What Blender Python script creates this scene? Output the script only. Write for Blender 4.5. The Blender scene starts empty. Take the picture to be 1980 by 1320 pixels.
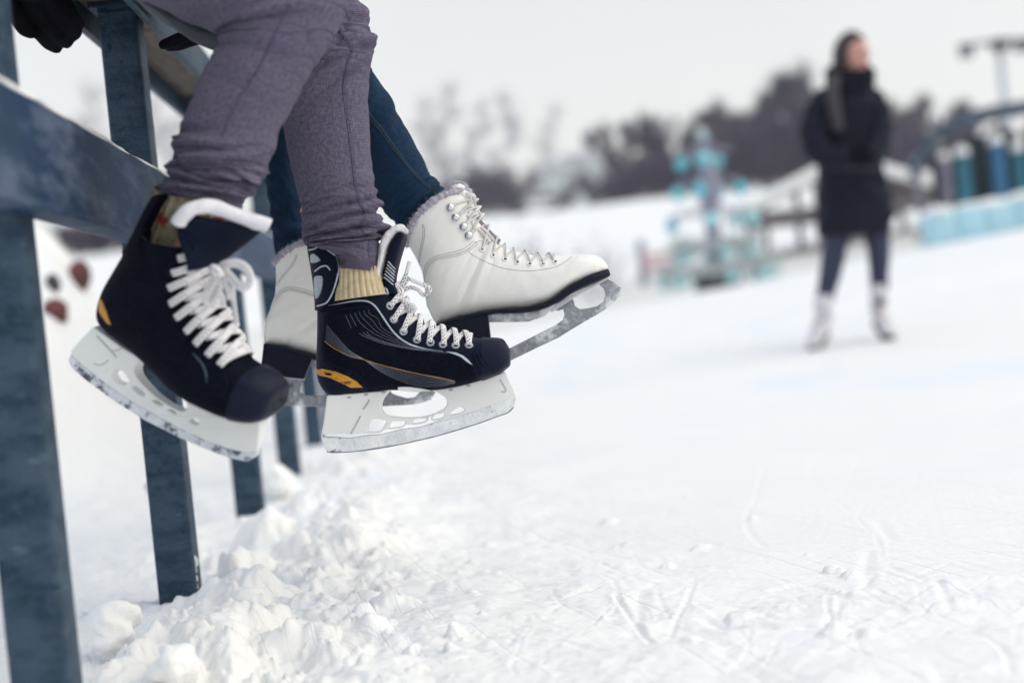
import bpy, bmesh, math, random
import numpy as np
from mathutils import Vector, Matrix
from mathutils.bvhtree import BVHTree
from mathutils.geometry import delaunay_2d_cdt

random.seed(7)
RNG = np.random.default_rng(11)
SC = bpy.context.scene
COL = SC.collection

# ------------------------------------------------------------------ camera
F = 2750.0                      # focal length in pixels of the 1980 px wide photograph
PITCH = math.atan(52 / F)       # looking slightly down
ROLL = math.atan(0.100)
CAM = Vector((0, 0, 0.45))
fw = Vector((0, math.cos(PITCH), -math.sin(PITCH)))
up0 = Vector((0, math.sin(PITCH), math.cos(PITCH)))
rt0 = Vector((1, 0, 0))
RT = rt0 * math.cos(ROLL) - up0 * math.sin(ROLL)
UP = rt0 * math.sin(ROLL) + up0 * math.cos(ROLL)
cd = bpy.data.cameras.new('camera')
cam = bpy.data.objects.new('camera', cd)
COL.objects.link(cam)
M3 = Matrix((RT, UP, -fw)).transposed()
cam.matrix_world = Matrix.Translation(CAM) @ M3.to_4x4()
cd.sensor_width = 36.0
cd.lens = 36.0 * F / 1980.0
cd.clip_start = 0.05
cd.clip_end = 3000
cd.dof.use_dof = True
cd.dof.focus_distance = 2.14
cd.dof.aperture_fstop = 1.75
cd.dof.aperture_blades = 9
SC.camera = cam

# ------------------------------------------------------------------ sky, sun, exposure
world = bpy.data.worlds.new('World')
SC.world = world
world.use_nodes = True
wn = world.node_tree
wn.nodes.clear()
SUN_EL, SUN_AZ = math.radians(46), math.radians(104)      # azimuth clockwise from +Y: from the right, a little behind the camera
sky = wn.nodes.new('ShaderNodeTexSky')
sky.sky_type = 'NISHITA'
sky.sun_disc = False
sky.sun_elevation = SUN_EL
sky.sun_rotation = SUN_AZ
sky.air_density = 1.0
sky.dust_density = 4.0
tc = wn.nodes.new('ShaderNodeTexCoord')
sep = wn.nodes.new('ShaderNodeSeparateXYZ')
wn.links.new(tc.outputs['Generated'], sep.inputs[0])
rmp = wn.nodes.new('ShaderNodeValToRGB')
rmp.color_ramp.elements[0].position = 0.0
rmp.color_ramp.elements[0].color = (0.87, 0.865, 0.80, 1)
rmp.color_ramp.elements[1].position = 0.9
rmp.color_ramp.elements[1].color = (0.57, 0.68, 0.88, 1)
wn.links.new(sep.outputs['Z'], rmp.inputs[0])
nz = wn.nodes.new('ShaderNodeTexNoise')
nz.inputs['Scale'].default_value = 2.2
nz.inputs['Detail'].default_value = 3
wn.links.new(tc.outputs['Generated'], nz.inputs['Vector'])
mr = wn.nodes.new('ShaderNodeMapRange')
mr.inputs['To Min'].default_value = 9.4
mr.inputs['To Max'].default_value = 11.2
wn.links.new(nz.outputs['Fac'], mr.inputs['Value'])
mul = wn.nodes.new('ShaderNodeVectorMath')
mul.operation = 'SCALE'
wn.links.new(rmp.outputs['Color'], mul.inputs[0])
wn.links.new(mr.outputs[0], mul.inputs['Scale'])
mix = wn.nodes.new('ShaderNodeMix')
mix.data_type = 'RGBA'
mix.inputs['Factor'].default_value = 0.93                # overcast: the cloud deck hides nearly all of the clear sky
wn.links.new(sky.outputs[0], mix.inputs[6])
wn.links.new(mul.outputs[0], mix.inputs[7])
bg = wn.nodes.new('ShaderNodeBackground')
bg.inputs['Strength'].default_value = 0.1
wn.links.new(mix.outputs[2], bg.inputs['Color'])
wo = wn.nodes.new('ShaderNodeOutputWorld')
wn.links.new(bg.outputs[0], wo.inputs['Surface'])

sd = bpy.data.lights.new('sun', 'SUN')
sd.energy = 1.9
sd.angle = math.radians(75)
sd.color = (1.0, 0.89, 0.69)
sun = bpy.data.objects.new('sun', sd)
COL.objects.link(sun)
sdir = Vector((math.sin(SUN_AZ) * math.cos(SUN_EL), math.cos(SUN_AZ) * math.cos(SUN_EL), math.sin(SUN_EL)))
sun.rotation_euler = sdir.to_track_quat('Z', 'Y').to_euler()
sun.location = (3, 3, 8)

vs = SC.view_settings
vs.view_transform = 'Standard'
vs.look = 'None'
vs.exposure = 0.10
vs.gamma = 1.0
vs.use_curve_mapping = False
SC.render.engine = 'CYCLES'
SC.cycles.use_denoising = True
SC.cycles.max_bounces = 6
SC.cycles.diffuse_bounces = 3
SC.cycles.glossy_bounces = 3
SC.cycles.transmission_bounces = 4
SC.cycles.volume_bounces = 1
SC.cycles.caustics_reflective = False
SC.cycles.caustics_refractive = False


# ------------------------------------------------------------------ picking world points
def ray(px, py):
    return fw + RT * ((px - 990) / F) - UP * ((py - 660) / F)


def at(px, py, d):
    return CAM + ray(px, py) * d


# ------------------------------------------------------------------ object helpers
def link(name, me, m=None, parent=None, smooth=True):
    o = bpy.data.objects.new(name, me)
    COL.objects.link(o)
    if m is not None:
        for mm in (m if isinstance(m, (list, tuple)) else [m]):
            me.materials.append(mm)
    if parent is not None:
        o.parent = parent
    if smooth and isinstance(me, bpy.types.Mesh):
        me.polygons.foreach_set('use_smooth', np.ones(len(me.polygons), dtype=bool))
    return o


def mk(name, verts, faces, m=None, parent=None, smooth=True):
    me = bpy.data.meshes.new(name)
    me.from_pydata([tuple(v) for v in verts], [], [tuple(f) for f in faces])
    me.update()
    return link(name, me, m, parent, smooth)


def thing(name, label, cat, M=None, group=None):
    o = bpy.data.objects.new(name, None)
    o.empty_display_size = 0.05
    COL.objects.link(o)
    if M is not None:
        o.matrix_world = M
    o['label'] = label
    o['category'] = cat
    if group:
        o['group'] = group
    return o


def tag(o, label=None, cat=None, group=None, kind=None):
    for k, v in (('label', label), ('category', cat), ('group', group), ('kind', kind)):
        if v:
            o[k] = v
    return o


def dup(o, parent=None):
    c = o.copy()
    COL.objects.link(c)
    if parent is not None:
        c.parent = parent
    for ch in list(o.children):
        dup(ch, c)
    return c


class MB:
    """collects simple shapes into one mesh"""

    def __init__(s):
        s.v, s.f, s.uv = [], [], None

    def add(s, v, f):
        n = len(s.v)
        s.v += [tuple(p) for p in v]
        s.f += [tuple(i + n for i in q) for q in f]
        return s

    def box(s, c, size, M=None, bev=0.0):
        x, y, z = [a / 2 for a in size]
        c = Vector(c)
        if bev <= 0:
            pts = [Vector((sx * x, sy * y, sz * z)) for sz in (-1, 1) for sy in (-1, 1) for sx in (-1, 1)]
            fs = [(0, 2, 3, 1), (4, 5, 7, 6), (0, 1, 5, 4), (2, 6, 7, 3), (0, 4, 6, 2), (1, 3, 7, 5)]
        else:
            bm = bmesh.new()
            bmesh.ops.create_cube(bm, size=1.0)
            for v in bm.verts:
                v.co = Vector((v.co.x * 2 * x, v.co.y * 2 * y, v.co.z * 2 * z))
            bmesh.ops.bevel(bm, geom=bm.edges[:], offset=bev, segments=2, affect='EDGES', profile=0.6)
            bm.verts.index_update()
            pts = [v.co.copy() for v in bm.verts]
            fs = [tuple(v.index for v in f.verts) for f in bm.faces]
            bm.free()
        return s.add([c + (M @ p if M is not None else p) for p in pts], fs)

    def tube(s, pts, r, n=8, cap=True):
        v, f = tube_geo(pts, r, n, cap)
        return s.add(v, f)

    def ball(s, c, r, n=10, m=7, sq=(1, 1, 1)):
        v, f = [], []
        for j in range(m + 1):
            t = math.pi * j / m
            for i in range(n):
                a = 2 * math.pi * i / n
                v.append((c[0] + r * sq[0] * math.sin(t) * math.cos(a), c[1] + r * sq[1] * math.sin(t) * math.sin(a), c[2] + r * sq[2] * math.cos(t)))
        for j in range(m):
            for i in range(n):
                f.append((j * n + i, (j + 1) * n + i, (j + 1) * n + (i + 1) % n, j * n + (i + 1) % n))
        return s.add(v, f)

    def build(s, name, m=None, parent=None, smooth=True):
        return mk(name, s.v, s.f, m, parent, smooth)


def catmull(P, n):
    """resample a polyline (list of tuples) with a Catmull-Rom spline, n points per span"""
    P = np.asarray(P, dtype=float)
    k = len(P)
    if k < 3:
        t = np.linspace(0, 1, n * (k - 1) + 1)[:, None]
        return P[0] * (1 - t) + P[-1] * t
    Q = np.vstack([2 * P[0] - P[1], P, 2 * P[-1] - P[-2]])
    out = []
    for i in range(k - 1):
        a, b, c, d = Q[i], Q[i + 1], Q[i + 2], Q[i + 3]
        t = np.linspace(0, 1, n, endpoint=False)[:, None]
        out.append(0.5 * (2 * b + (c - a) * t + (2 * a - 5 * b + 4 * c - d) * t * t + (3 * b - a - 3 * c + d) * t ** 3))
    out.append(P[-1:])
    return np.vstack(out)


def frames_along(P):
    P = np.asarray(P, float)
    T = np.gradient(P, axis=0)
    T /= np.linalg.norm(T, axis=1, keepdims=True) + 1e-12
    return T


def tube_geo(pts, r, n=8, cap=True):
    P = np.asarray([tuple(p) for p in pts], float)
    R = np.broadcast_to(np.asarray(r, float), (len(P),))
    T = frames_along(P)
    ref = np.array((0.31, 0.17, 0.93)) if abs(T[0][2]) < 0.9 else np.array((1.0, 0.1, 0.0))
    N = np.cross(T[0], ref)
    N /= np.linalg.norm(N)
    v, f = [], []
    for i in range(len(P)):
        N = N - T[i] * np.dot(N, T[i])
        N /= np.linalg.norm(N) + 1e-12
        Bn = np.cross(T[i], N)
        for j in range(n):
            a = 2 * math.pi * j / n
            v.append(P[i] + R[i] * (math.cos(a) * N + math.sin(a) * Bn))
    for i in range(len(P) - 1):
        for j in range(n):
            f.append((i * n + j, i * n + (j + 1) % n, (i + 1) * n + (j + 1) % n, (i + 1) * n + j))
    if cap:
        f.append(tuple(range(n))[::-1])
        f.append(tuple((len(P) - 1) * n + j for j in range(n)))
    return v, f


def ribbon_geo(P, N, width, thick, lift=0.0):
    """flat strap: rounded-rectangle section swept along P with surface normals N; uv = (length, across)"""
    P = np.asarray(P, float)
    N = np.asarray(N, float)
    T = frames_along(P)
    S = np.cross(N, T)
    S /= np.linalg.norm(S, axis=1, keepdims=True) + 1e-12
    N = np.cross(T, S)
    W = np.broadcast_to(np.asarray(width, float), (len(P),))
    prof = [(-.5, 0), (-.44, .7), (-.25, 1), (0, 1.08), (.25, 1), (.44, .7), (.5, 0), (.3, -.1), (-.3, -.1)]
    L = np.concatenate([[0], np.cumsum(np.linalg.norm(np.diff(P, axis=0), axis=1))])
    v, f, uv = [], [], []
    k = len(prof)
    for i in range(len(P)):
        for a, b in prof:
            v.append(P[i] + S[i] * (a * W[i]) + N[i] * (lift + b * thick))
            uv.append((L[i], a * W[i]))
    for i in range(len(P) - 1):
        for j in range(k):
            f.append((i * k + j, i * k + (j + 1) % k, (i + 1) * k + (j + 1) % k, (i + 1) * k + j))
    f.append(tuple(range(k)))
    f.append(tuple((len(P) - 1) * k + j for j in range(k))[::-1])
    return v, f, uv


class RB:
    """collects straps with uv into one mesh"""

    def __init__(s):
        s.v, s.f, s.uv = [], [], []

    def add(s, v, f, uv=None):
        n = len(s.v)
        s.v += [tuple(p) for p in v]
        s.f += [tuple(i + n for i in q) for q in f]
        s.uv += list(uv) if uv is not None else [(0, 0)] * len(v)
        return s

    def build(s, name, m, parent=None):
        me = bpy.data.meshes.new(name)
        me.from_pydata(s.v, [], s.f)
        set_uv(me, np.asarray(s.uv, float))
        me.update()
        return link(name, me, m, parent)


def set_uv(me, uvv):
    lay = me.uv_layers.new(name='uv')
    li = np.empty(len(me.loops), dtype=np.int32)
    me.loops.foreach_get('vertex_index', li)
    lay.data.foreach_set('uv', uvv[li].astype(np.float32).ravel())


def fillet(pts, r, n=4, closed=True):
    out = []
    k = len(pts)
    for i in range(k):
        p = Vector(pts[i][:2])
        if not closed and i in (0, k - 1):
            out.append(tuple(p))
            continue
        a, b = Vector(pts[i - 1][:2]), Vector(pts[(i + 1) % k][:2])
        rr = pts[i][2] if len(pts[i]) > 2 else r
        da, db = (a - p), (b - p)
        ra, rb = min(rr, da.length * 0.45), min(rr, db.length * 0.45)
        s, e = p + da.normalized() * ra, p + db.normalized() * rb
        for j in range(n + 1):
            t = j / n
            out.append(tuple(s * (1 - t) ** 2 + p * (2 * t * (1 - t)) + e * t * t))
    return out


def plate(outer, holes, thick, bev):
    """mesh of a 2D outline with holes, extruded to both sides of z=0, edges rounded"""
    cu = bpy.data.curves.new('outline', 'CURVE')
    cu.dimensions = '2D'
    cu.fill_mode = 'BOTH'
    cu.extrude = max(thick / 2 - bev, 0.0001)
    cu.bevel_depth = bev
    cu.bevel_resolution = 1
    cu.offset = -bev
    for lp in [outer] + list(holes):
        sp = cu.splines.new('POLY')
        sp.points.add(len(lp) - 1)
        sp.points.foreach_set('co', np.array([(p[0], p[1], 0, 1) for p in lp], dtype=np.float32).ravel())
        sp.use_cyclic_u = True
    ob = bpy.data.objects.new('outline', cu)
    COL.objects.link(ob)
    dg = bpy.context.evaluated_depsgraph_get()
    me = bpy.data.meshes.new_from_object(ob.evaluated_get(dg))
    bpy.data.objects.remove(ob)
    bpy.data.curves.remove(cu)
    me.materials.clear()
    return me


def autosmooth(o, ang=35):
    """sharp edges above an angle"""
    me = o.data
    bm = bmesh.new()
    bm.from_mesh(me)
    for e in bm.edges:
        if len(e.link_faces) == 2 and e.calc_face_angle(0) > math.radians(ang):
            e.smooth = False
    bm.to_mesh(me)
    bm.free()
    return o


# ------------------------------------------------------------------ local frames facing the photograph's view of a thing
class Frame:
    """axes of one thing: U along it, V up it, W across it; yaw turns U towards the camera, tilt leans V towards it"""

    def __init__(s, cx, cy, d, yaw=0.0, tilt=0.0):
        y, t = math.radians(yaw), math.radians(tilt)
        s.O = at(cx, cy, d)
        U, V, W = RT, UP, -fw
        s.U = U * math.cos(y) + W * math.sin(y)
        W = W * math.cos(y) - U * math.sin(y)
        s.V = V * math.cos(t) + W * math.sin(t)
        s.W = W * math.cos(t) - V * math.sin(t)
        R = Matrix((s.U, s.V, s.W)).transposed()
        s.M = Matrix.Translation(s.O) @ R.to_4x4()
        s.Mi = s.M.inverted()
        s.c = s.Mi @ CAM

    def pt(s, p, w=0.0):
        d = s.Mi.to_3x3() @ ray(p[0], p[1])
        t = (w - s.c.z) / d.z
        return s.c + d * t

    def cast(s, p, bvh):
        d = (s.Mi.to_3x3() @ ray(p[0], p[1])).normalized()
        loc, nor, idx, dist = bvh.ray_cast(s.c, d)
        if loc is not None and nor.dot(d) > 0:
            nor = -nor
        return loc, nor


class Loft:
    """rings between a front point T and a back point B (local 3D), half width w across local z.
    section = (T, B, w, p, q, k, bulge)"""

    def __init__(s, secs):
        rows = []
        for x in secs:
            T, B, w = Vector(x[0]), Vector(x[1]), x[2]
            p = x[3] if len(x) > 3 else 1.0
            q = x[4] if len(x) > 4 else 1.0
            k = x[5] if len(x) > 5 else 0.0
            bl = Vector(x[6]) if len(x) > 6 else Vector((0, 0, 0))
            rows.append(list(T) + list(B) + [w, p, q, k] + list(bl))
        s.R = np.array(rows)
        s.n = len(rows)

    def rows(s, i):
        i = np.clip(np.asarray(i, float), 0, s.n - 1)
        P = np.vstack([2 * s.R[0] - s.R[1], s.R, 2 * s.R[-1] - s.R[-2]])
        k = np.minimum(np.floor(i).astype(int), s.n - 2)
        t = (i - k)[..., None]
        a, b, c, d = P[k], P[k + 1], P[k + 2], P[k + 3]
        return 0.5 * (2 * b + (c - a) * t + (2 * a - 5 * b + 4 * c - d) * t * t + (3 * b - a - 3 * c + d) * t ** 3)

    def P(s, i, th):
        i, th = np.broadcast_arrays(np.asarray(i, float), np.asarray(th, float))
        r = s.rows(i)
        T, B, w, p, q, k, bl = r[..., 0:3], r[..., 3:6], r[..., 6], r[..., 7], r[..., 8], r[..., 9], r[..., 10:13]
        c, sn = np.cos(th), np.sin(th)
        cc = np.sign(c) * np.abs(c) ** p
        ss = np.sign(sn) * np.abs(sn) ** q
        out = (T + B) / 2 + (T - B) / 2 * cc[..., None] + bl * (ss ** 2)[..., None]
        out = out.copy()
        out[..., 2] += np.maximum(w, 0.0005) * ss * (1 - k * cc)
        return out

    def N(s, i, th):
        e = 1e-3
        a = s.P(np.asarray(i) + e, th) - s.P(np.asarray(i) - e, th)
        b = s.P(i, np.asarray(th) + e) - s.P(i, np.asarray(th) - e)
        n = np.cross(b, a)
        n /= np.linalg.norm(n, axis=-1, keepdims=True) + 1e-12
        r = s.rows(i)
        out = s.P(i, th) - (r[..., 0:3] + r[..., 3:6]) / 2
        sg = np.sign(np.sum(n * out, axis=-1, keepdims=True))
        sg[sg == 0] = 1
        return n * sg

    def grid(s, i0, i1, ni, nth, th0=0.0, th1=2 * math.pi, off=0.0, disp=None):
        I = np.linspace(i0, i1, ni)[:, None] + np.zeros((1, nth))
        if callable(th0):
            a = np.array([th0(x) for x in I[:, 0]])[:, None]
            b = 2 * math.pi - a
            TH = a + (b - a) * np.linspace(0, 1, nth)[None, :]
        else:
            TH = np.zeros((ni, 1)) + np.linspace(th0, th1, nth)[None, :]
        Pg = s.P(I, TH)
        if disp is not None or off:
            o = off + (disp(I, TH, Pg) if disp is not None else 0)
            Pg = Pg + s.N(I, TH) * np.asarray(o)[..., None] if np.ndim(o) else Pg + s.N(I, TH) * o
        return I, TH, Pg

    def tubemesh(s, name, ni, nth, m, parent, i0=0.0, i1=None, off=0.0, disp=None, cap0=True, lip=0.0, cap1=False, fmat=None):
        """closed rings, optional cap at the start and an inward lip at the end"""
        i1 = s.n - 1 if i1 is None else i1
        I, TH, Pg = s.grid(i0, i1, ni, nth + 1, off=off, disp=disp)
        Pg = Pg[:, :-1]
        v = [tuple(x) for x in Pg.reshape(-1, 3)]
        f = []
        for a in range(ni - 1):
            for b in range(nth):
                f.append((a * nth + b, a * nth + (b + 1) % nth, (a + 1) * nth + (b + 1) % nth, (a + 1) * nth + b))
        cl = np.concatenate([[0], np.cumsum(np.linalg.norm(np.diff(Pg.mean(axis=1), axis=0), axis=1))])
        rad = np.linalg.norm(Pg - Pg.mean(axis=1, keepdims=True), axis=2).mean()
        uv = np.stack(np.broadcast_arrays(cl[:, None], TH[:, :-1] * rad), axis=-1).reshape(-1, 2)
        uv = [tuple(x) for x in uv]
        if cap0:
            v.append(tuple(Pg[0].mean(axis=0)))
            uv.append((0, 0))
            for b in range(nth):
                f.append((len(v) - 1, (b + 1) % nth, b))
        if lip:
            last = (ni - 1) * nth
            ctr = Pg[-1].mean(axis=0)
            dn = Pg[max(0, ni - 1 - max(1, ni // 10))].mean(axis=0) - ctr
            dn /= np.linalg.norm(dn)
            prev = last
            for (sc, dp, ht) in ((0.985, -lip * 0.35, 0), (0.955, -lip * 0.3, 0), (0.93, lip * 0.5, 0), (0.90, lip * 3, 0), (0.82, lip * 10, 0)):
                base = len(v)
                for b in range(nth):
                    v.append(tuple(ctr + (Pg[-1][b] - ctr) * sc + dn * dp))
                    uv.append(uv[last + b])
                for b in range(nth):
                    f.append((prev + b, prev + (b + 1) % nth, base + (b + 1) % nth, base + b))
                prev = base
        if cap1:
            v.append(tuple(Pg[-1].mean(axis=0)))
            uv.append((0, 0))
            last = (ni - 1) * nth
            for b in range(nth):
                f.append((len(v) - 1, last + b, last + (b + 1) % nth))
        me = bpy.data.meshes.new(name)
        me.from_pydata(v, [], f)
        set_uv(me, np.asarray(uv, float))
        if fmat is not None:
            ids = [fmat(np.mean([v[q] for q in ff], axis=0)) for ff in f]
            me.polygons.foreach_set('material_index', np.array(ids, dtype=np.int32))
        me.update()
        return link(name, me, m, parent)

    def patch(s, name, m, parent, i0, i1, th0, th1, ni, nth, off, thick, disp=None, close0=False):
        """a raised sheet over part of the surface with its rim turned down"""
        I, TH, A = s.grid(i0, i1, ni, nth, th0, th1, off, disp)
        _, _, Bg = s.grid(i0, i1, ni, nth, th0, th1, off - thick, None)
        if close0:
            A[0] = A[0].mean(axis=0)
        v = [tuple(x) for x in A.reshape(-1, 3)] + [tuple(x) for x in Bg.reshape(-1, 3)]
        n = ni * nth
        f = []
        for a in range(ni - 1):
            for b in range(nth - 1):
                q = (a * nth + b, a * nth + b + 1, (a + 1) * nth + b + 1, (a + 1) * nth + b)
                f.append(q)
                f.append(tuple(n + x for x in q[::-1]))
        for a in range(ni - 1):
            for b in (0, nth - 1):
                f.append((a * nth + b, (a + 1) * nth + b, n + (a + 1) * nth + b, n + a * nth + b))
        for b in range(nth - 1):
            for a in (0, ni - 1):
                f.append((a * nth + b, a * nth + b + 1, n + a * nth + b + 1, n + a * nth + b))
        me = bpy.data.meshes.new(name)
        me.from_pydata(v, [], f)
        uv = np.stack([I.ravel(), TH.ravel()], -1)
        set_uv(me, np.vstack([uv, uv]))
        me.update()
        bm = bmesh.new()
        bm.from_mesh(me)
        bmesh.ops.recalc_face_normals(bm, faces=bm.faces[:])
        bm.to_mesh(me)
        bm.free()
        return autosmooth(link(name, me, m, parent), 50)

    def find(s, loc, i0=0.0, i1=None):
        i1 = s.n - 1 if i1 is None else i1
        I = np.linspace(i0, i1, 120)[:, None]
        TH = np.linspace(-math.pi, math.pi, 145)[None, :]
        G = s.P(I + 0 * TH, TH + 0 * I)
        d = np.linalg.norm(G - np.array(loc), axis=2)
        a, b = np.unravel_index(np.argmin(d), d.shape)
        return float(I[a, 0]), float(TH[0, b])


def bvh_of(*objs):
    vs_, fs = [], []
    for o in objs:
        n = len(vs_)
        vs_ += [v.co.copy() for v in o.data.vertices]
        fs += [tuple(i + n for i in p.vertices) for p in o.data.polygons]
    return BVHTree.FromPolygons(vs_, fs)


def drape_line(fr, bvh, pts, n=6):
    Q = catmull(pts, n)
    P, N = [], []
    for q in Q:
        l, nn = fr.cast(q, bvh)
        if l is not None and (not P or (l - P[-1]).length < 0.05):
            P.append(l)
            N.append(nn)
    return P, N


def drape_ribbon(rb, fr, bvh, pts, width, thick, lift=0.0, n=6, taper=False):
    P, N = drape_line(fr, bvh, pts, n)
    if len(P) < 3:
        return
    w = np.full(len(P), width)
    if taper:
        t = np.linspace(0, 1, len(P))
        w = width * np.clip(np.minimum(t, 1 - t) * 5, 0.12, 1)
    rb.add(*ribbon_geo(P, N, w, thick, lift))


def drape_fill(name, fr, bvh, poly, m, parent, lift, step=6.0, skirt=True):
    """a filled outline given in photograph pixels, laid over a surface and raised by lift"""
    poly = [Vector(p[:2]) for p in poly]
    n = len(poly)
    xs, ys = [p.x for p in poly], [p.y for p in poly]
    inner = []
    y = min(ys) + step / 2
    row = 0
    while y < max(ys):
        x = min(xs) + step / 2 + (step / 2 if row % 2 else 0)
        while x < max(xs):
            if inside((x, y), poly) and min((Vector((x, y)) - q).length for q in poly) > step * 0.45:
                inner.append(Vector((x, y)))
            x += step
        y += step
        row += 1
    vv, ee, ff, *_ = delaunay_2d_cdt(poly + inner, [(i, (i + 1) % n) for i in range(n)], [], 1, 1e-4)
    P, low, ok = [], [], []
    for p in vv:
        l, nn = fr.cast(p, bvh)
        ok.append(l is not None)
        l = l if l is not None else Vector((0, 0, 0))
        nn = nn if nn is not None else Vector((0, 0, 1))
        P.append(l + nn * lift)
        low.append(l - nn * 0.0003)
    fs = [tuple(f) for f in ff if all(ok[i] for i in f)]
    k = len(P)
    cnt = {}
    for f in fs:
        for a, b in zip(f, f[1:] + f[:1]):
            cnt[(a, b)] = cnt.get((a, b), 0) + 1
    if skirt:
        for (a, b) in list(cnt):
            if (b, a) not in cnt:
                fs.append((a, b, k + b, k + a)[::-1])
    o = mk(name, P + low, fs, m, parent)
    me = o.data
    bm = bmesh.new()
    bm.from_mesh(me)
    bmesh.ops.delete(bm, geom=[v for v in bm.verts if not v.link_faces], context='VERTS')
    bm.to_mesh(me)
    bm.free()
    return autosmooth(o, 50)


def inside(p, poly):
    c = False
    n = len(poly)
    x, y = p[0], p[1]
    for i in range(n):
        x1, y1 = poly[i][0], poly[i][1]
        x2, y2 = poly[i - 1][0], poly[i - 1][1]
        if (y1 > y) != (y2 > y) and x < (x2 - x1) * (y - y1) / (y2 - y1) + x1:
            c = not c
    return c


# coordinates read off enlargements of the photograph
def A(x, y): return (120 + x / 2.4435, 360 + y / 2.4444)
def B(x, y): return (490 + x / 2.8094, 420 + y / 2.8085)
def C(x, y): return (740 + x / 3.3854, 330 + y / 3.3846)
def D(x, y): return (300 + x / 2.6397, y / 2.64)
def E(x, y): return (290 + x / 3.882, 380 + y / 3.882)
def G(x, y): return (580 + x / 4.714, 420 + y / 4.714)
def H(x, y): return (840 + x / 6.6, 340 + y / 6.6)
def I5(x, y): return (990 + x / 5.5, 480 + y / 5.5)
def J(x, y): return (500 + x / 5.0786, 640 + y / 5.0786)
def K(x, y): return (1480 + x / 2.0, 40 + y / 2.0)


# ------------------------------------------------------------------ materials
def hexlin(*c):
    return tuple(((x / 255 + 0.055) / 1.055) ** 2.4 if x > 10 else x / 255 / 12.92 for x in c)


def mat(name, col, rough=0.6, metal=0.0, col2=None, scale=20.0, detail=4.0, lo=0.4, hi=0.6, bump=0.0, bscale=60.0, bdist=0.002,
        spec=0.5, coat=0.0, sheen=0.0, sss=0.0, rough2=None, stretch=None, coord='Object', alpha=None):
    m = bpy.data.materials.new(name)
    m.use_nodes = True
    nt = m.node_tree
    b = nt.nodes['Principled BSDF']
    b.inputs['Base Color'].default_value = (*col, 1)
    b.inputs['Roughness'].default_value = rough
    b.inputs['Metallic'].default_value = metal
    b.inputs['Specular IOR Level'].default_value = spec
    b.inputs['Coat Weight'].default_value = coat
    b.inputs['Sheen Weight'].default_value = sheen
    if sss:
        b.inputs['Subsurface Weight'].default_value = sss
        b.inputs['Subsurface Radius'].default_value = (0.01, 0.012, 0.015)
    t = nt.nodes.new('ShaderNodeTexCoord')
    vec = t.outputs[coord]
    if stretch:
        mp = nt.nodes.new('ShaderNodeMapping')
        mp.inputs['Scale'].default_value = stretch
        nt.links.new(vec, mp.inputs[0])
        vec = mp.outputs[0]
    m['vec'] = 1
    if col2 is not None or rough2 is not None:
        n = nt.nodes.new('ShaderNodeTexNoise')
        n.inputs['Scale'].default_value = scale
        n.inputs['Detail'].default_value = detail
        n.inputs['Roughness'].default_value = 0.6
        nt.links.new(vec, n.inputs['Vector'])
        r = nt.nodes.new('ShaderNodeMapRange')
        r.inputs['From Min'].default_value = lo
        r.inputs['From Max'].default_value = hi
        nt.links.new(n.outputs['Fac'], r.inputs['Value'])
        if col2 is not None:
            x = nt.nodes.new('ShaderNodeMix')
            x.data_type = 'RGBA'
            x.name = 'colmix'
            x.inputs[6].default_value = (*col, 1)
            x.inputs[7].default_value = (*col2, 1)
            nt.links.new(r.outputs[0], x.inputs['Factor'])
            nt.links.new(x.outputs[2], b.inputs['Base Color'])
        if rough2 is not None:
            r2 = nt.nodes.new('ShaderNodeMapRange')
            r2.inputs['To Min'].default_value = rough
            r2.inputs['To Max'].default_value = rough2
            nt.links.new(r.outputs[0], r2.inputs['Value'])
            nt.links.new(r2.outputs[0], b.inputs['Roughness'])
    if bump:
        n2 = nt.nodes.new('ShaderNodeTexNoise')
        n2.inputs['Scale'].default_value = bscale
        n2.inputs['Detail'].default_value = 5
        nt.links.new(vec, n2.inputs['Vector'])
        bp = nt.nodes.new('ShaderNodeBump')
        bp.name = 'bump'
        bp.inputs['Strength'].default_value = bump
        bp.inputs['Distance'].default_value = bdist
        nt.links.new(n2.outputs['Fac'], bp.inputs['Height'])
        nt.links.new(bp.outputs[0], b.inputs['Normal'])
    return m


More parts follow.
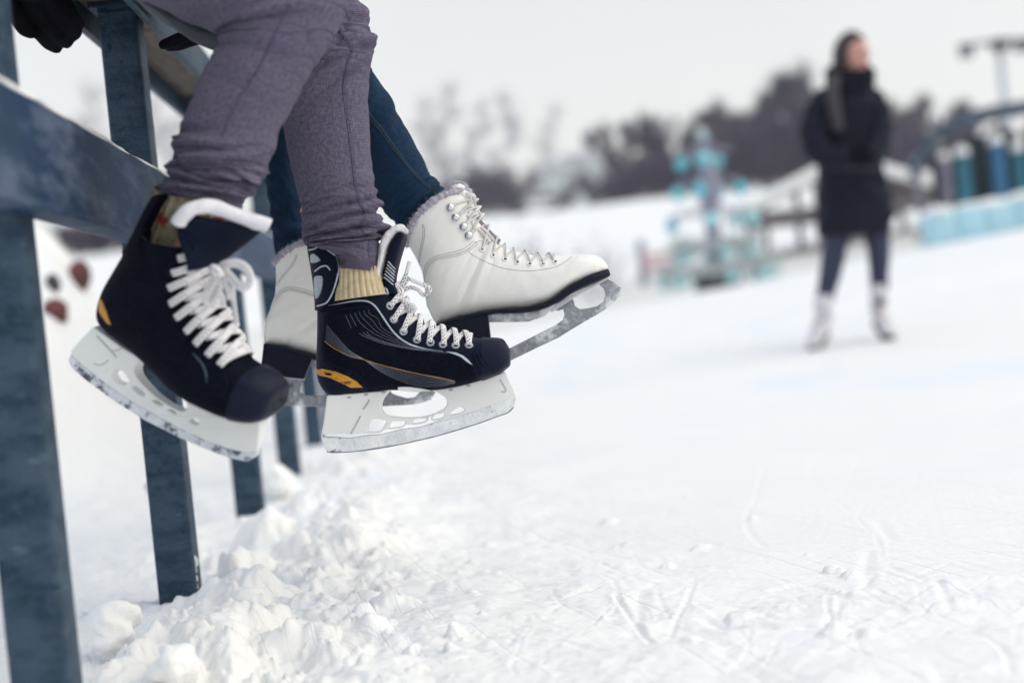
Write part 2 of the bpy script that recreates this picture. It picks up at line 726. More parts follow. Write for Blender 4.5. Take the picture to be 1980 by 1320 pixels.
def layer(m, col, scale, lo, hi, detail=5.0, rough=None, stretch=None, coord='Object', dist=0.0):
    """one more noise-masked colour over a material (dirt, frost, wear)"""
    nt = m.node_tree
    b = nt.nodes['Principled BSDF']
    t = nt.nodes.new('ShaderNodeTexCoord')
    vec = t.outputs[coord]
    if stretch:
        mp = nt.nodes.new('ShaderNodeMapping')
        mp.inputs['Scale'].default_value = stretch
        nt.links.new(vec, mp.inputs[0])
        vec = mp.outputs[0]
    n = nt.nodes.new('ShaderNodeTexNoise')
    n.inputs['Scale'].default_value = scale
    n.inputs['Detail'].default_value = detail
    n.inputs['Roughness'].default_value = 0.65
    n.inputs['Distortion'].default_value = dist
    nt.links.new(vec, n.inputs['Vector'])
    r = nt.nodes.new('ShaderNodeMapRange')
    r.inputs['From Min'].default_value = lo
    r.inputs['From Max'].default_value = hi
    nt.links.new(n.outputs['Fac'], r.inputs['Value'])
    x = nt.nodes.new('ShaderNodeMix')
    x.data_type = 'RGBA'
    s = b.inputs['Base Color']
    if s.is_linked:
        nt.links.new(s.links[0].from_socket, x.inputs[6])
    else:
        x.inputs[6].default_value = s.default_value
    x.inputs[7].default_value = (*col, 1)
    nt.links.new(r.outputs[0], x.inputs['Factor'])
    nt.links.new(x.outputs[2], s)
    if rough is not None:
        y = nt.nodes.new('ShaderNodeMix')
        y.data_type = 'FLOAT'
        rs = b.inputs['Roughness']
        if rs.is_linked:
            nt.links.new(rs.links[0].from_socket, y.inputs[2])
        else:
            y.inputs[2].default_value = rs.default_value
        y.inputs[3].default_value = rough
        nt.links.new(r.outputs[0], y.inputs['Factor'])
        nt.links.new(y.outputs[0], rs)
    return m


M_ = {}
M_['snow'] = mat('snow', (0.90, 0.90, 0.885), 0.75, col2=(0.86, 0.865, 0.87), scale=3, bump=0.5, bscale=90, bdist=0.004, spec=0.25)
M_['snow_lump'] = mat('snow_lump', (0.90, 0.90, 0.89), 0.75, bump=0.6, bscale=140, bdist=0.003, spec=0.25, sss=0.15)
steel_blue = mat('blue_painted_steel', (0.009, 0.027, 0.048), 0.5, col2=(0.018, 0.042, 0.07), scale=9, bump=0.35, bscale=110, bdist=0.0015, rough2=0.65, spec=0.3)
layer(steel_blue, (0.10, 0.13, 0.18), 60, 0.54, 0.74, rough=0.8, stretch=(1, 1, 0.35))
layer(steel_blue, (0.004, 0.010, 0.02), 25, 0.64, 0.70, rough=0.5)
M_['steel'] = steel_blue
post_steel = mat('post_steel', (0.011, 0.034, 0.064), 0.6, col2=(0.042, 0.076, 0.118), scale=14, bump=0.9, bscale=150, bdist=0.004, rough2=0.6, spec=0.3, stretch=(1, 1, 2.2))
layer(post_steel, (0.055, 0.085, 0.13), 70, 0.50, 0.74, rough=0.8)
layer(post_steel, (0.005, 0.014, 0.026), 40, 0.64, 0.70)
layer(post_steel, (0.17, 0.21, 0.27), 30, 0.62, 0.74, rough=0.85, detail=9, stretch=(.6, 1, 2.5))
M_['post'] = post_steel
beam_steel = mat('beam_steel', (0.006, 0.026, 0.085), 0.6, col2=(0.010, 0.034, 0.075), scale=5, bump=0.4, bscale=80, bdist=0.002, rough2=0.6, spec=0.3)
layer(beam_steel, (0.17, 0.20, 0.28), 7, 0.52, 0.70, rough=0.85, detail=9, stretch=(1, .3, 1))
layer(beam_steel, (0.06, 0.09, 0.15), 26, 0.52, 0.72, detail=8, stretch=(1, .3, 1))
layer(beam_steel, (0.10, 0.06, 0.05), 22, 0.66, 0.71)
M_['beam'] = beam_steel
M_['plank'] = layer(mat('plank_wood', (0.11, 0.085, 0.072), 0.8, col2=(0.055, 0.043, 0.042), scale=16, bump=0.5, bscale=40, stretch=(6, 0.6, 6)), (0.2, 0.17, 0.15), 20, 0.6, 0.72)

# ------------------------------------------------------------------ ground
def vnoise(x, y, seed):
    xi, yi = np.floor(x).astype(np.int64), np.floor(y).astype(np.int64)
    xf, yf = x - xi, y - yi
    u, v = xf * xf * xf * (xf * (xf * 6 - 15) + 10), yf * yf * yf * (yf * (yf * 6 - 15) + 10)

    def h(a, b):
        n = (a * 374761393 + b * 668265263 + seed * 974711) & 0x7fffffff
        n = ((n ^ (n >> 13)) * 1274126177) & 0x7fffffff
        return ((n ^ (n >> 16)) & 0xffff) / 65535.0 * 2 - 1
    return (h(xi, yi) * (1 - u) + h(xi + 1, yi) * u) * (1 - v) + (h(xi, yi + 1) * (1 - u) + h(xi + 1, yi + 1) * u) * v


def fbm(x, y, seed, octv=4, gain=0.5):
    a, s = 1.0, 0.0
    for o in range(octv):
        s = s + a * vnoise(x * 2 ** o + 17.3 * o, y * 2 ** o - 9.1 * o, seed + o)
        a *= gain
    return s


FY = math.atan(161 / F)                                     # the fence runs a little to the left of straight ahead
fe = Vector((-math.sin(FY), math.cos(FY), 0))
fn = Vector((math.cos(FY), math.sin(FY), 0))                # towards the ice
def fp(s, lat, z): return Vector((0, 0, z)) + fe * s + fn * lat


BASE_Y = [0, 6, 8, 14, 15.5, 22, 28, 45, 85, 150, 250, 420]
BASE_Z = [0, .02, .04, .29, .25, .24, .85, 3.55, 6.2, 10.4, 16.5, 24]
CR_Y = [0, 6, 8, 14, 18, 22, 30, 45, 420]
CR_Z = [0, .01, .03, .10, .10, .10, .05, 0, 0]


def smooth_base(x, y):
    y = np.maximum(y, 0)
    b = np.interp(y, BASE_Y, BASE_Z)
    c = np.interp(y, CR_Y, CR_Z)
    return b + c * np.clip(x, -1.5, 14)


def stamps_near():
    """lumps of the shovelled snow bank along the fence: (x, y, radius, height, squash angle, squash)"""
    out = []
    R = random.Random(5)
    for k in range(230):
        s = 1.55 + 5.5 * R.random() ** 1.5
        lat = -0.47 + abs(R.gauss(0.19, 0.11))
        if s < 2.1:
            lat -= 0.02
        size = (0.009 + 0.030 * R.random() ** 2.4) * (1.0 if s < 3.2 else 1.15)
        p = fp(s, lat, 0)
        out.append((p.x, p.y, size, size * (0.5 + 0.55 * R.random()), R.random() * 3.14, 0.6 + 0.4 * R.random()))
    # the big lumps of the pile before and beside the second post, read off the photograph
    for (px, py, s, r, h) in ((440, 1150, 2.34, .085, .050), (500, 1140, 2.34, .07, .042), (395, 1200, 2.16, .07, .042), (350, 1215, 2.13, .06, .04),
                              (470, 1215, 2.10, .065, .055), (300, 1270, 1.98, .07, .06), (395, 1270, 1.97, .07, .065), (450, 1290, 1.93, .06, .045),
                              (250, 1300, 1.90, .06, .04), (350, 1300, 1.88, .055, .05), (530, 1200, 2.16, .05, .03), (520, 1030, 3.0, .10, .07),
                              (545, 950, 3.9, .10, .09), (560, 1060, 2.8, .06, .035), (480, 1075, 2.66, .08, .055), (600, 1000, 3.3, .09, .045),
                              (755, 1200, 2.2, .035, .02), (640, 1110, 2.52, .035, .02), (720, 1250, 2.05, .05, .015), (620, 1265, 2.0, .05, .02),
                              (330, 1250, 2.03, .05, .05), (560, 1260, 2.02, .05, .025)):
        q = at(px, py, s)
        out.append((q.x, q.y, r, h, R.random() * 3, 0.75))
    for k in range(650):                                    # crumbs on the bank itself
        s = 1.7 + 3.2 * R.random() ** 1.3
        p = fp(s, -0.30 + R.gauss(0, .12), 0)
        r = 0.005 + 0.010 * R.random() ** 2
        out.append((p.x, p.y, r, r * .7, R.random() * 3, 0.8))
    for k in range(230):                                    # crumbs scattered over the trodden snow and the ice edge
        s = 1.7 + 4.5 * R.random() ** 1.3
        p = fp(s, -0.5 + 1.1 * R.random() ** 1.8, 0)
        r = 0.006 + 0.016 * R.random() ** 2
        out.append((p.x, p.y, r, r * 0.55, 0, 0.8))
    for (px, py, r, h) in ((1735, 1165, .10, .018), (1830, 1150, .08, .022), (1700, 1178, .07, .014), (1880, 1172, .12, .02), (1940, 1165, .09, .018),
                           (1930, 1265, .12, .03), (1800, 1200, .08, .01), (1120, 1290, .16, .02), (1200, 1296, .10, .014),
                           (1020, 1160, .07, .010), (1090, 1112, .06, .008), 
                           (1280, 1108, .12, .006), (1000, 1250, .06, .012), (900, 1230, .10, .012), (850, 1180, .08, .01), (760, 1120, .08, .012)):
        d = 0.45 * F / max(60, (py - 608 + (px - 990) * 0.1))
        q = at(px, py, d)
        out.append((q.x, q.y, r, h, 1.57, 0.32))
    return out


def stroke_pts(pix, n=14):
    out = []
    for (px, py) in catmull(pix, n):
        d = 0.45 * F / max(40, (py - 608 + (px - 990) * 0.1))
        q = at(px, py, d)
        out.append((q.x, q.y))
    return out


STROKES = [  # skate cuts: pixel path, half width, depth
    ([(1190, 1165), (1225, 1215), (1262, 1258)], .004, .010), ([(1345, 1130), (1325, 1185), (1295, 1245)], .004, .005),
    ([(1478, 915), (1462, 975), (1445, 1010), (1450, 1040), (1480, 1072)], .006, .005), ([(1370, 1215), (1420, 1232), (1490, 1234)], .010, .014),
    ([(1580, 1172), (1640, 1186), (1720, 1190)], .008, .010), ([(980, 1122), (1080, 1120), (1170, 1108)], .008, .010),
    ([(1230, 1110), (1300, 1108), (1400, 1112)], .012, .007), ([(1680, 1080), (1673, 1120), (1680, 1145)], .01, .008),
    ([(1240, 1160), (1238, 1190), (1228, 1240)], .010, .007), ([(1560, 1232), (1650, 1232), (1735, 1226)], .008, .010),
    ([(1735, 1205), (1820, 1202), (1975, 1188)], .009, .014), ([(1725, 1108), (1800, 1140), (1840, 1200)], .006, .005),
    ([(1850, 1095), (1920, 1112), (1980, 1118)], .006, .005), ([(1390, 1265), (1430, 1300), (1470, 1318)], .010, .006),
    ([(1060, 1305), (1150, 1303), (1230, 1298)], .007, .012), ([(1000, 1160), (1040, 1158), (1075, 1150)], .006, .012),
    ([(1700, 1020), (1715, 1045), (1730, 1060)], .01, .006), ([(1500, 1150), (1560, 1140), (1600, 1150)], .008, .008),
    ([(1550, 1245), (1600, 1225), (1690, 1120)], .005, .004), ([(1350, 1180), (1450, 1195), (1500, 1215)], .005, .005),
    ([(1100, 1260), (1200, 1275), (1300, 1262)], .006, .006), ([(1460, 1180), (1520, 1165), (1640, 1180)], .005, .005),
]
RS = random.Random(21)
for k in range(170):                                          # fainter arcs of earlier skaters
    x, y = RS.uniform(900, 2000), RS.uniform(820, 1320)
    a, L, c = RS.uniform(0, 6.28), RS.uniform(60, 260), RS.uniform(-.5, .5)
    pts = []
    for j in range(4):
        pts.append((x, y))
        x += L / 3 * math.cos(a)
        y += L / 3 * math.sin(a) * 0.35
        a += c
    STROKES.append((pts, RS.uniform(.002, .0045), RS.uniform(.0012, .0045)))


def build_ground():
    a1 = np.radians(np.arange(-23.5, 23.51, 0.094))
    a0 = np.radians(np.arange(-180, -23.6, 3.5))
    a2 = np.radians(np.arange(24.5, 180, 3.5))
    ang = np.concatenate([a0, a1, a2])
    r = np.concatenate([np.linspace(0.05, 1.35, 9), 1 / np.linspace(1 / 1.4, 1 / 9.0, 420), np.geomspace(9.15, 232, 150)])
    na, nr = len(ang), len(r)
    Rr, Aa = np.meshgrid(r, ang, indexing='ij')
    X, Y = Rr * np.sin(Aa), Rr * np.cos(Aa)
    Z = smooth_base(X, Y)
    s = X * fe.x + Y * fe.y
    lat = X * fn.x + Y * fn.y
    # far relief and the drift on the left behind the fence
    far = np.clip((Rr - 9) / 20, 0, 1)
    Z += far * 0.12 * fbm(X * 0.15, Y * 0.15, 3, 3)
    Z += 0.95 * np.exp(-(((X + 2.02) / 0.62) ** 2 + ((Y - 5.3) / 1.2) ** 2) ** 1.3) * (1 + 0.15 * fbm(X * 2.2, Y * 2.2, 8, 4))
    # trodden snow under the fence gives way to smooth ice on the right
    tro = np.clip((0.55 - lat) / 0.9, 0.0, 1) * np.clip((9 - Rr) / 5, 0, 1)
    near = np.clip((10 - Rr) / 6, 0, 1)
    Z += near * (0.014 * fbm(X * 2.1, Y * 2.1, 31, 3) * (0.22 + tro) + 0.010 * fbm(X * 9, Y * 9, 41, 4) * (0.03 + tro) + 0.0045 * np.abs(fbm(X * 26, Y * 26, 51, 3)) * (0.015 + tro))
    bank = np.exp(-((lat + 0.25) / 0.17) ** 2) * np.clip((s - 1.3) / 0.6, 0, 1) * np.clip((9 - s) / 3, 0, 1)
    Z += bank * (0.012 + 0.022 * fbm(X * 3.3, Y * 3.3, 61, 3) + 0.016 * np.abs(fbm(X * 11, Y * 11, 67, 3)))
    base = Z.copy()
    for (cx, cy, rad, h, ph, sq) in STAMPS:
        m = (np.abs(X - cx) < rad * 2.0 / min(sq, 1)) & (np.abs(Y - cy) < rad * 1.4 / min(sq, 1))
        if not m.any():
            continue
        dx, dy = X[m] - cx, Y[m] - cy
        if sq < 0.5:
            u, v = dx * sq * 0.7, dy / 0.75
        else:
            u = dx * math.cos(ph) + dy * math.sin(ph)
            v = (-dx * math.sin(ph) + dy * math.cos(ph)) / sq
        wob = 1 + 0.25 * vnoise(dx / rad * 1.3 + cx * 50, dy / rad * 1.3 + cy * 50, 77) + 0.16 * vnoise(dx / rad * 3.1 + cx * 50, dy / rad * 3.1, 78) + 0.10 * vnoise(dx / rad * 7 + cx * 50, dy / rad * 7, 79)
        if sq >= 0.5:                                       # clods: rounded polygons in plan, their top a little tilted
            t = np.zeros_like(u)
            na_ = 6
            for k in range(na_):
                aa = ph + 6.283 * k / na_ + 0.5 * math.sin(cx * 917 + k * 2.1)
                rk = 0.80 + 0.25 * math.sin(cy * 631 + k * 1.7)
                t = np.maximum(t, (u * math.cos(aa) + v * math.sin(aa)) / (rad * rk))
            t = t * 0.5 + 0.5 * np.sqrt(u * u + v * v) / rad
            t = t / wob
            tilt = 1 + 0.35 * (u * math.sin(ph * 3) + v * math.cos(ph * 5)) / rad
        else:
            t = np.sqrt(u * u + v * v) / (rad * wob)
            tilt = 0.30
        b0 = base[m] if rad > .02 else Z[m]
        top = b0 + (.72 if sq >= .5 and rad > .02 else 1.0) * h * np.clip(1 - t ** 2.0, 0, 1) ** (0.85 if rad > .05 else 0.62) * tilt * (0.8 + 0.2 * wob) + (h * .07 * fbm(dx / rad * 5 + cx * 31, dy / rad * 5, 83, 3) if sq >= .5 else 0)
        Z[m] = np.maximum(Z[m], top) if sq >= 0.5 else Z[m] + (top - b0)
    Z += np.clip(bank * 1.6, 0, 1) * (0.0045 * fbm(X * 34, Y * 34, 93, 3) + 0.006 * np.abs(fbm(X * 15, Y * 15, 95, 2)))
    # skate cuts with a thrown-up lip
    for pix, hw, dep in STROKES:
        P = np.array(stroke_pts(pix))
        lo, hi = P.min(axis=0) - 0.05, P.max(axis=0) + 0.05
        m = (X > lo[0]) & (X < hi[0]) & (Y > lo[1]) & (Y < hi[1])
        if not m.any():
            continue
        q = np.stack([X[m], Y[m]], -1)
        best = np.full(len(q), 9.0)
        for a, b in zip(P[:-1], P[1:]):
            ab = b - a
            t = np.clip(((q - a) @ ab) / (ab @ ab + 1e-12), 0, 1)
            best = np.minimum(best, np.linalg.norm(q - (a + t[:, None] * ab), axis=1))
        t = best / hw
        dep *= 0.36 if pix[0][1] > 1100 else 0.22
        Z[m] += -dep * np.exp(-t ** 2 * 1.5) + dep * 0.30 * np.exp(-((t - 2.0) / 0.8) ** 2)
    V = np.stack([X, Y, Z], -1).reshape(-1, 3)
    i = np.arange(nr - 1)[:, None] * na
    j = np.arange(na)[None, :]
    j2 = (j + 1) % na
    Fq = np.stack([i + j, i + na + j, i + na + j2, i + j2], -1).reshape(-1, 4)
    me = bpy.data.meshes.new('snow_ground')
    me.vertices.add(len(V))
    me.vertices.foreach_set('co', V.astype(np.float32).ravel())
    me.loops.add(Fq.size)
    me.loops.foreach_set('vertex_index', Fq.ravel().astype(np.int32))
    me.polygons.add(len(Fq))
    me.polygons.foreach_set('loop_start', np.arange(0, Fq.size, 4, dtype=np.int32))
    me.update(calc_edges=True)
    me.validate()
    cy_, cx_ = Y[:-1].ravel(), X[:-1].ravel()
    edge = 14.4 - 0.10 * np.clip(cx_, -3, 8) + 0.25 * fbm(cx_ * .6, cy_ * .6, 91, 3)
    mi = np.where((cy_ > edge) & (cy_ < 27), 1, 0).astype(np.int32)
    me.polygons.foreach_set('material_index', mi)
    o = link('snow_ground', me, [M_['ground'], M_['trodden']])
    tag(o, kind='structure')
    return o, (ang, r, Z)


# snow on the ground: packed and scraped on the rink, crumbly by the fence
gm = mat('packed_snow', (0.86, 0.86, 0.845), 0.62, col2=(0.82, 0.825, 0.825), scale=1.1, detail=6, lo=0.35, hi=0.7, bump=0.35, bscale=70, bdist=0.006, spec=0.3)
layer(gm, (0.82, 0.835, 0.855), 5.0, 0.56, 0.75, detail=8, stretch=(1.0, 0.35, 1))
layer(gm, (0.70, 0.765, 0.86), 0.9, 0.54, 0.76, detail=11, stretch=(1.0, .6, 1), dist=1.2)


def scratches(m):
    nt = m.node_tree
    bp = nt.nodes['bump']
    h = bp.inputs['Height'].links[0].from_socket
    for rot, sc, lo in ((.5, (1.3, 70, 1), .60), (-.7, (1.1, 85, 1), .62), (1.25, (1.0, 60, 1), .62), (.1, (.8, 95, 1), .60)):
        t = nt.nodes.new('ShaderNodeTexCoord')
        mp = nt.nodes.new('ShaderNodeMapping')
        mp.inputs['Rotation'].default_value = (0, 0, rot)
        mp2 = nt.nodes.new('ShaderNodeMapping')
        mp2.inputs['Scale'].default_value = sc
        nz_ = nt.nodes.new('ShaderNodeTexNoise')
        nz_.inputs['Scale'].default_value = 1.0
        nz_.inputs['Detail'].default_value = 2
        nt.links.new(t.outputs['Object'], mp.inputs[0])
        nt.links.new(mp.outputs[0], mp2.inputs[0])
        nt.links.new(mp2.outputs[0], nz_.inputs['Vector'])
        r = nt.nodes.new('ShaderNodeMapRange')
        r.inputs['From Min'].default_value = lo
        r.inputs['From Max'].default_value = lo + .06
        r.inputs['To Max'].default_value = -.9
        nt.links.new(nz_.outputs['Fac'], r.inputs['Value'])
        a = nt.nodes.new('ShaderNodeMath')
        a.operation = 'ADD'
        nt.links.new(h, a.inputs[0])
        nt.links.new(r.outputs[0], a.inputs[1])
        h = a.outputs[0]
    nt.links.new(h, bp.inputs['Height'])


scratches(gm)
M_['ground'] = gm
M_['trodden'] = layer(mat('trodden_snow', (0.74, 0.745, 0.71), 0.8, col2=(0.66, 0.67, 0.65), scale=1.3, detail=6, bump=0.6, bscale=12, bdist=0.03), (0.52, 0.53, 0.53), 3.0, 0.60, 0.75)
STAMPS = stamps_near()
ground, GZ = build_ground()


def gz(x, y):
    ang, r, Z = GZ
    a, rr = math.atan2(x, y), math.hypot(x, y)
    i = int(np.clip(np.searchsorted(r, rr), 1, len(r) - 1))
    j = int(np.argmin(np.abs(ang - a)))
    t = (rr - r[i - 1]) / (r[i] - r[i - 1])
    return float(Z[i - 1, j] * (1 - t) + Z[i, j] * t)


def hit(px, py, lift=0.0):
    """the ground point seen at a pixel"""
    r_ = ray(px, py)
    d = 1.2
    while d < 220:
        p_ = CAM + r_ * d
        if p_.z <= gz(p_.x, p_.y):
            return Vector((p_.x, p_.y, gz(p_.x, p_.y) + lift))
        d += 0.01 + d * .002
    return CAM + r_ * d


# ------------------------------------------------------------------ fence with a seat rail
FENCE = thing('seat_fence', 'blue painted steel fence with a plank seat on top, snow heaped round its posts', 'fence', Matrix.Translation(fp(2.5, -0.47, 0)))
FI = FENCE.matrix_world.inverted()
ROT = Matrix((fn, fe, Vector((0, 0, 1)))).transposed()       # local x towards the ice, y along the fence


def fbox(mb, s, lat, z, size, bev=0.004):
    return mb.box(FI @ fp(s, lat, z), size, ROT, bev)


POST_S = [1.65, 2.5, 3.5, 4.5, 5.5, 6.5, 7.5]
ZT = 0.45 + 0.585
post_mesh = None
for s in POST_S:
    mb = MB()
    z0 = -0.25
    fbox(mb, s, -0.472, (z0 + ZT) / 2, (0.066, 0.066, ZT - z0), 0.007)
    po = mb.build('post', M_['post'], FENCE)
    autosmooth(po, 60)
    mb = MB()
    fbox(mb, s - 0.004, -0.472, ZT + 0.004, (0.086, 0.105, 0.010), 0.002)
    tp = mb.build('top_plate', M_['steel'], po)
    autosmooth(tp, 40)
    for (dx, dy) in ((-.022, -.045), (.022, -.045)):
        mb = MB()
        c = FI @ fp(s + dy, -0.472 + dx, ZT - 0.004)
        mb.tube([c + Vector((0, 0, -0.006)), c + Vector((0, 0, 0.006))], 0.008, 6)
        autosmooth(mb.build('bolt', M_['steel'], po), 40)
S0, S1 = 0.9, 8.0
mb = MB()
fbox(mb, (S0 + S1) / 2, -0.422, 0.45 + 0.231, (0.030, S1 - S0, 0.118), 0.006)
bm_o = autosmooth(mb.build('lower_rail', M_['beam'], FENCE), 50)
mb = MB()
fbox(mb, (S0 + S1) / 2, -0.4245, 0.45 + 0.171, (0.041, S1 - S0, 0.010), 0.003)
autosmooth(mb.build('rail_flange', M_['beam'], bm_o), 50)
for k in range(4):                                           # planks under the seat, butted end to end
    a, b = S0 + k * 1.8, S0 + (k + 1) * 1.8 - 0.006
    mb = MB()
    fbox(mb, (a + b) / 2, -0.478, ZT + 0.026, (0.098, b - a, 0.032), 0.004)
    autosmooth(mb.build('seat_plank', M_['plank'], FENCE), 50)
for lat in (-0.421, -0.535):
    mb = MB()
    fbox(mb, (S0 + S1) / 2, lat, ZT + 0.008, (0.014, S1 - S0, 0.072), 0.003)
    fbox(mb, (S0 + S1) / 2, lat + (0.014 if lat < -0.5 else -0.014), ZT + 0.044, (0.036, S1 - S0, 0.006), 0.0015)
    autosmooth(mb.build('seat_edge_rail', M_['steel'], FENCE), 50)

# snow lying on the lower rail: one uneven strip per stretch
def snow_strip(name, label, s0, s1, lat, z, w, h, seed):
    n = int((s1 - s0) / 0.012)
    prof = [(-.5, -0.04), (-.53, .35), (-.35, .85), (0, 1.0), (.35, .8), (.54, .3), (.5, -0.04)]
    v, f = [], []
    S = np.linspace(s0, s1, n)
    hh = h * (0.75 + 0.55 * fbm(S * 3.1, S * 0 + seed, seed, 3) + 0.25 * fbm(S * 22, S * 0, seed + 5, 3))
    ww = w * (1.0 + 0.10 * fbm(S * 14, S * 0, seed + 9, 3))
    hh = np.maximum(hh, 0.0018)
    k = len(prof)
    for i in range(n):
        for j, (a, b) in enumerate(prof):
            jit = 0.0012 * math.sin(i * 12.9898 + j * 78.233)
            v.append(fp(S[i], lat + a * ww[i], z + b * hh[i] + jit))
    for i in range(n - 1):
        for j in range(k):
            f.append((i * k + j, i * k + (j + 1) % k, (i + 1) * k + (j + 1) % k, (i + 1) * k + j))
    f.append(tuple(range(k)))
    f.append(tuple((n - 1) * k + j for j in range(k))[::-1])
    o = mk(name, v, f, M_['snow_lump'])
    return tag(o, label, 'snow')


snow_strip('rail_snow', 'thin line of snow lying along the top of the lower blue fence rail', 1.0, 7.9, -0.423, 0.45 + 0.290, 0.030, 0.009, 3)


def lump(name, pos, r, seed, label=None, cat='snow chunk', group=None, sq=(1, 1, 0.85), rough=0.28, sub=4):
    bm = bmesh.new()
    bmesh.ops.create_icosphere(bm, subdivisions=sub, radius=1.0)
    for v in bm.verts:
        c = np.array(v.co)
        d = 1 + rough * float(vnoise(np.array(c[0] * 1.3 + seed), np.array(c[1] * 1.3 + c[2] * 1.7), seed)) + 0.35 * rough * float(vnoise(np.array(c[0] * 3.7 + c[2] * 2 + seed), np.array(c[1] * 3.7 - c[2] * 3), seed + 3)) \
            + 0.12 * rough * float(vnoise(np.array(c[0] * 9 + c[2] * 5), np.array(c[1] * 9 - c[2] * 7), seed + 4))
        v.co = Vector((c[0] * sq[0], c[1] * sq[1], c[2] * sq[2])) * d * r
    me = bpy.data.meshes.new(name)
    bm.to_mesh(me)
    bm.free()
    o = link(name, me, M_['snow_lump'])
    o.location = pos
    return tag(o, label, cat, group)


for (px, py, d, r, lab) in ((215, 1212, 2.03, .037, 'rounded snow chunk lying alone left of the heap, between the two near posts'),
                            (297, 942, 2.56, .016, 'small snow lump stuck on the left edge of the second post'),
                            (440, 1208, 2.02, .030, 'pointed snow block lying on the front of the heap at the second post'),
                            (340, 1290, 1.84, .032, 'rounded snow chunk at the front foot of the heap near the picture bottom'),
                            (540, 938, 3.85, .045, 'round snow chunk resting against the foot of the fourth fence post')):
    p = at(px, py, d)
    z = gz(p.x, p.y)
    lump('snow_chunk', p if 'stuck' in lab else Vector((p.x, p.y, max(z + r * 0.55, p.z) if 'block' not in lab else z + r * .5)), r, int(px), lab, 'snow chunk', 'loose chunks of snow by the fence', sq=(1, 1, 0.92))
# frozen snow sticking to the foot of the second post
fpatch = at(345, 1110, 2.46)
lump('frozen_snow', fpatch, .026, 9, 'frozen snow patch stuck to the face of the second post just above the heap', 'snow', sq=(0.95, 0.10, 1.25), rough=.6)

# ------------------------------------------------------------------ skate materials
M_['boot_black'] = mat('boot_black', (0.0010, 0.0016, 0.0065), 0.7, col2=(0.002, 0.003, 0.010), scale=30, bump=0.25, bscale=420, bdist=0.0006, spec=0.06)
layer(M_['boot_black'], (0.0045, 0.0055, 0.014), 190, 0.48, 0.62)
layer(M_['boot_black'], (0.03, 0.035, 0.055), 26, 0.71, 0.77, detail=8, stretch=(.4, 1.8, 1))
M_['boot_leather'] = layer(mat('boot_leather', (0.0022, 0.0050, 0.0175), 0.5, col2=(0.0035, 0.0075, 0.022), scale=14, bump=0.3, bscale=300, bdist=0.0006, spec=0.09), (0.03, 0.038, 0.06), 60, 0.70, 0.80, rough=0.7)
M_['toe_plastic'] = layer(mat('toe_plastic', (0.0045, 0.007, 0.020), 0.42, col2=(0.007, 0.010, 0.026), scale=8, bump=0.12, bscale=200, bdist=0.0006, spec=0.11), (0.05, 0.06, 0.09), 90, 0.69, 0.76, rough=0.7)
M_['piping'] = mat('piping', (0.50, 0.56, 0.62), 0.45, col2=(0.40, 0.46, 0.52), scale=60)
M_['piping_teal'] = mat('piping_teal', (0.055, 0.10, 0.125), 0.5, col2=(0.035, 0.07, 0.09), scale=60)
M_['thread_light'] = mat('thread_light', (0.20, 0.22, 0.29), 0.6)
M_['thread_gold'] = mat('thread_gold', (0.42, 0.22, 0.03), 0.6)
M_['gold'] = layer(mat('gold_print', (0.60, 0.27, 0.012), 0.45, col2=(0.48, 0.20, 0.01), scale=30), (0.02, 0.018, 0.02), 55, 0.58, 0.64, stretch=(0.5, 1.4, 1))
M_['silver_badge'] = mat('silver_badge', (0.36, 0.42, 0.46), 0.35, metal=0.3, col2=(0.28, 0.33, 0.38), scale=40)
M_['felt'] = mat('white_felt', (0.80, 0.79, 0.82), 0.9, col2=(0.70, 0.69, 0.74), scale=50, bump=0.8, bscale=260, bdist=0.0025, sheen=0.3)
M_['eyelet'] = mat('eyelet_metal', (0.30, 0.33, 0.38), 0.35, metal=0.7)
M_['hole'] = mat('eyelet_hole', (0.004, 0.005, 0.01), 0.8)
holder_m = mat('holder_white', (0.82, 0.83, 0.805), 0.38, col2=(0.75, 0.765, 0.755), scale=6, bump=0.1, bscale=120, bdist=0.0008, spec=0.45)
layer(holder_m, (0.42, 0.44, 0.45), 45, 0.66, 0.80, rough=0.6, stretch=(1, 0.4, 1))
M_['holder'] = holder_m
M_['holder_mark'] = mat('holder_mark', (0.45, 0.46, 0.46), 0.5)
M_['holder_hole'] = mat('holder_recess', (0.55, 0.57, 0.57), 0.5)
frost = mat('frosted_blade', (0.66, 0.70, 0.73), 0.7, col2=(0.83, 0.86, 0.88), scale=60, lo=0.35, hi=0.65, bump=0.9, bscale=150, bdist=0.003)
layer(frost, (0.10, 0.11, 0.15), 75, 0.60, 0.68, rough=0.4, stretch=(0.6, 1.3, 1))
M_['frost'] = frost
steel_m = mat('blade_steel', (0.27, 0.285, 0.315), 0.42, metal=0.4, col2=(0.215, 0.225, 0.25), scale=24, bump=0.7, bscale=260, bdist=0.0015)
layer(steel_m, (0.46, 0.48, 0.53), 160, 0.50, 0.70, rough=0.85)
layer(steel_m, (0.76, 0.80, 0.82), 14, 0.53, 0.62, rough=0.9, detail=7)
M_['blade'] = steel_m
M_['bare_steel'] = mat('bare_steel', (0.30, 0.30, 0.37), 0.38, metal=0.6, col2=(0.2, 0.2, 0.26), scale=60, stretch=(1, 6, 1))
white_l = mat('white_leather', (0.85, 0.84, 0.805), 0.42, col2=(0.80, 0.79, 0.765), scale=5, bump=0.18, bscale=90, bdist=0.0009, spec=0.4)
layer(white_l, (0.44, 0.41, 0.40), 34, 0.68, 0.78, stretch=(0.35, 1.6, 0.6), detail=7)
layer(white_l, (0.60, 0.58, 0.57), 9, 0.60, 0.80)
M_['white_leather'] = white_l
M_['seam'] = mat('seam_thread', (0.22, 0.21, 0.23), 0.7)
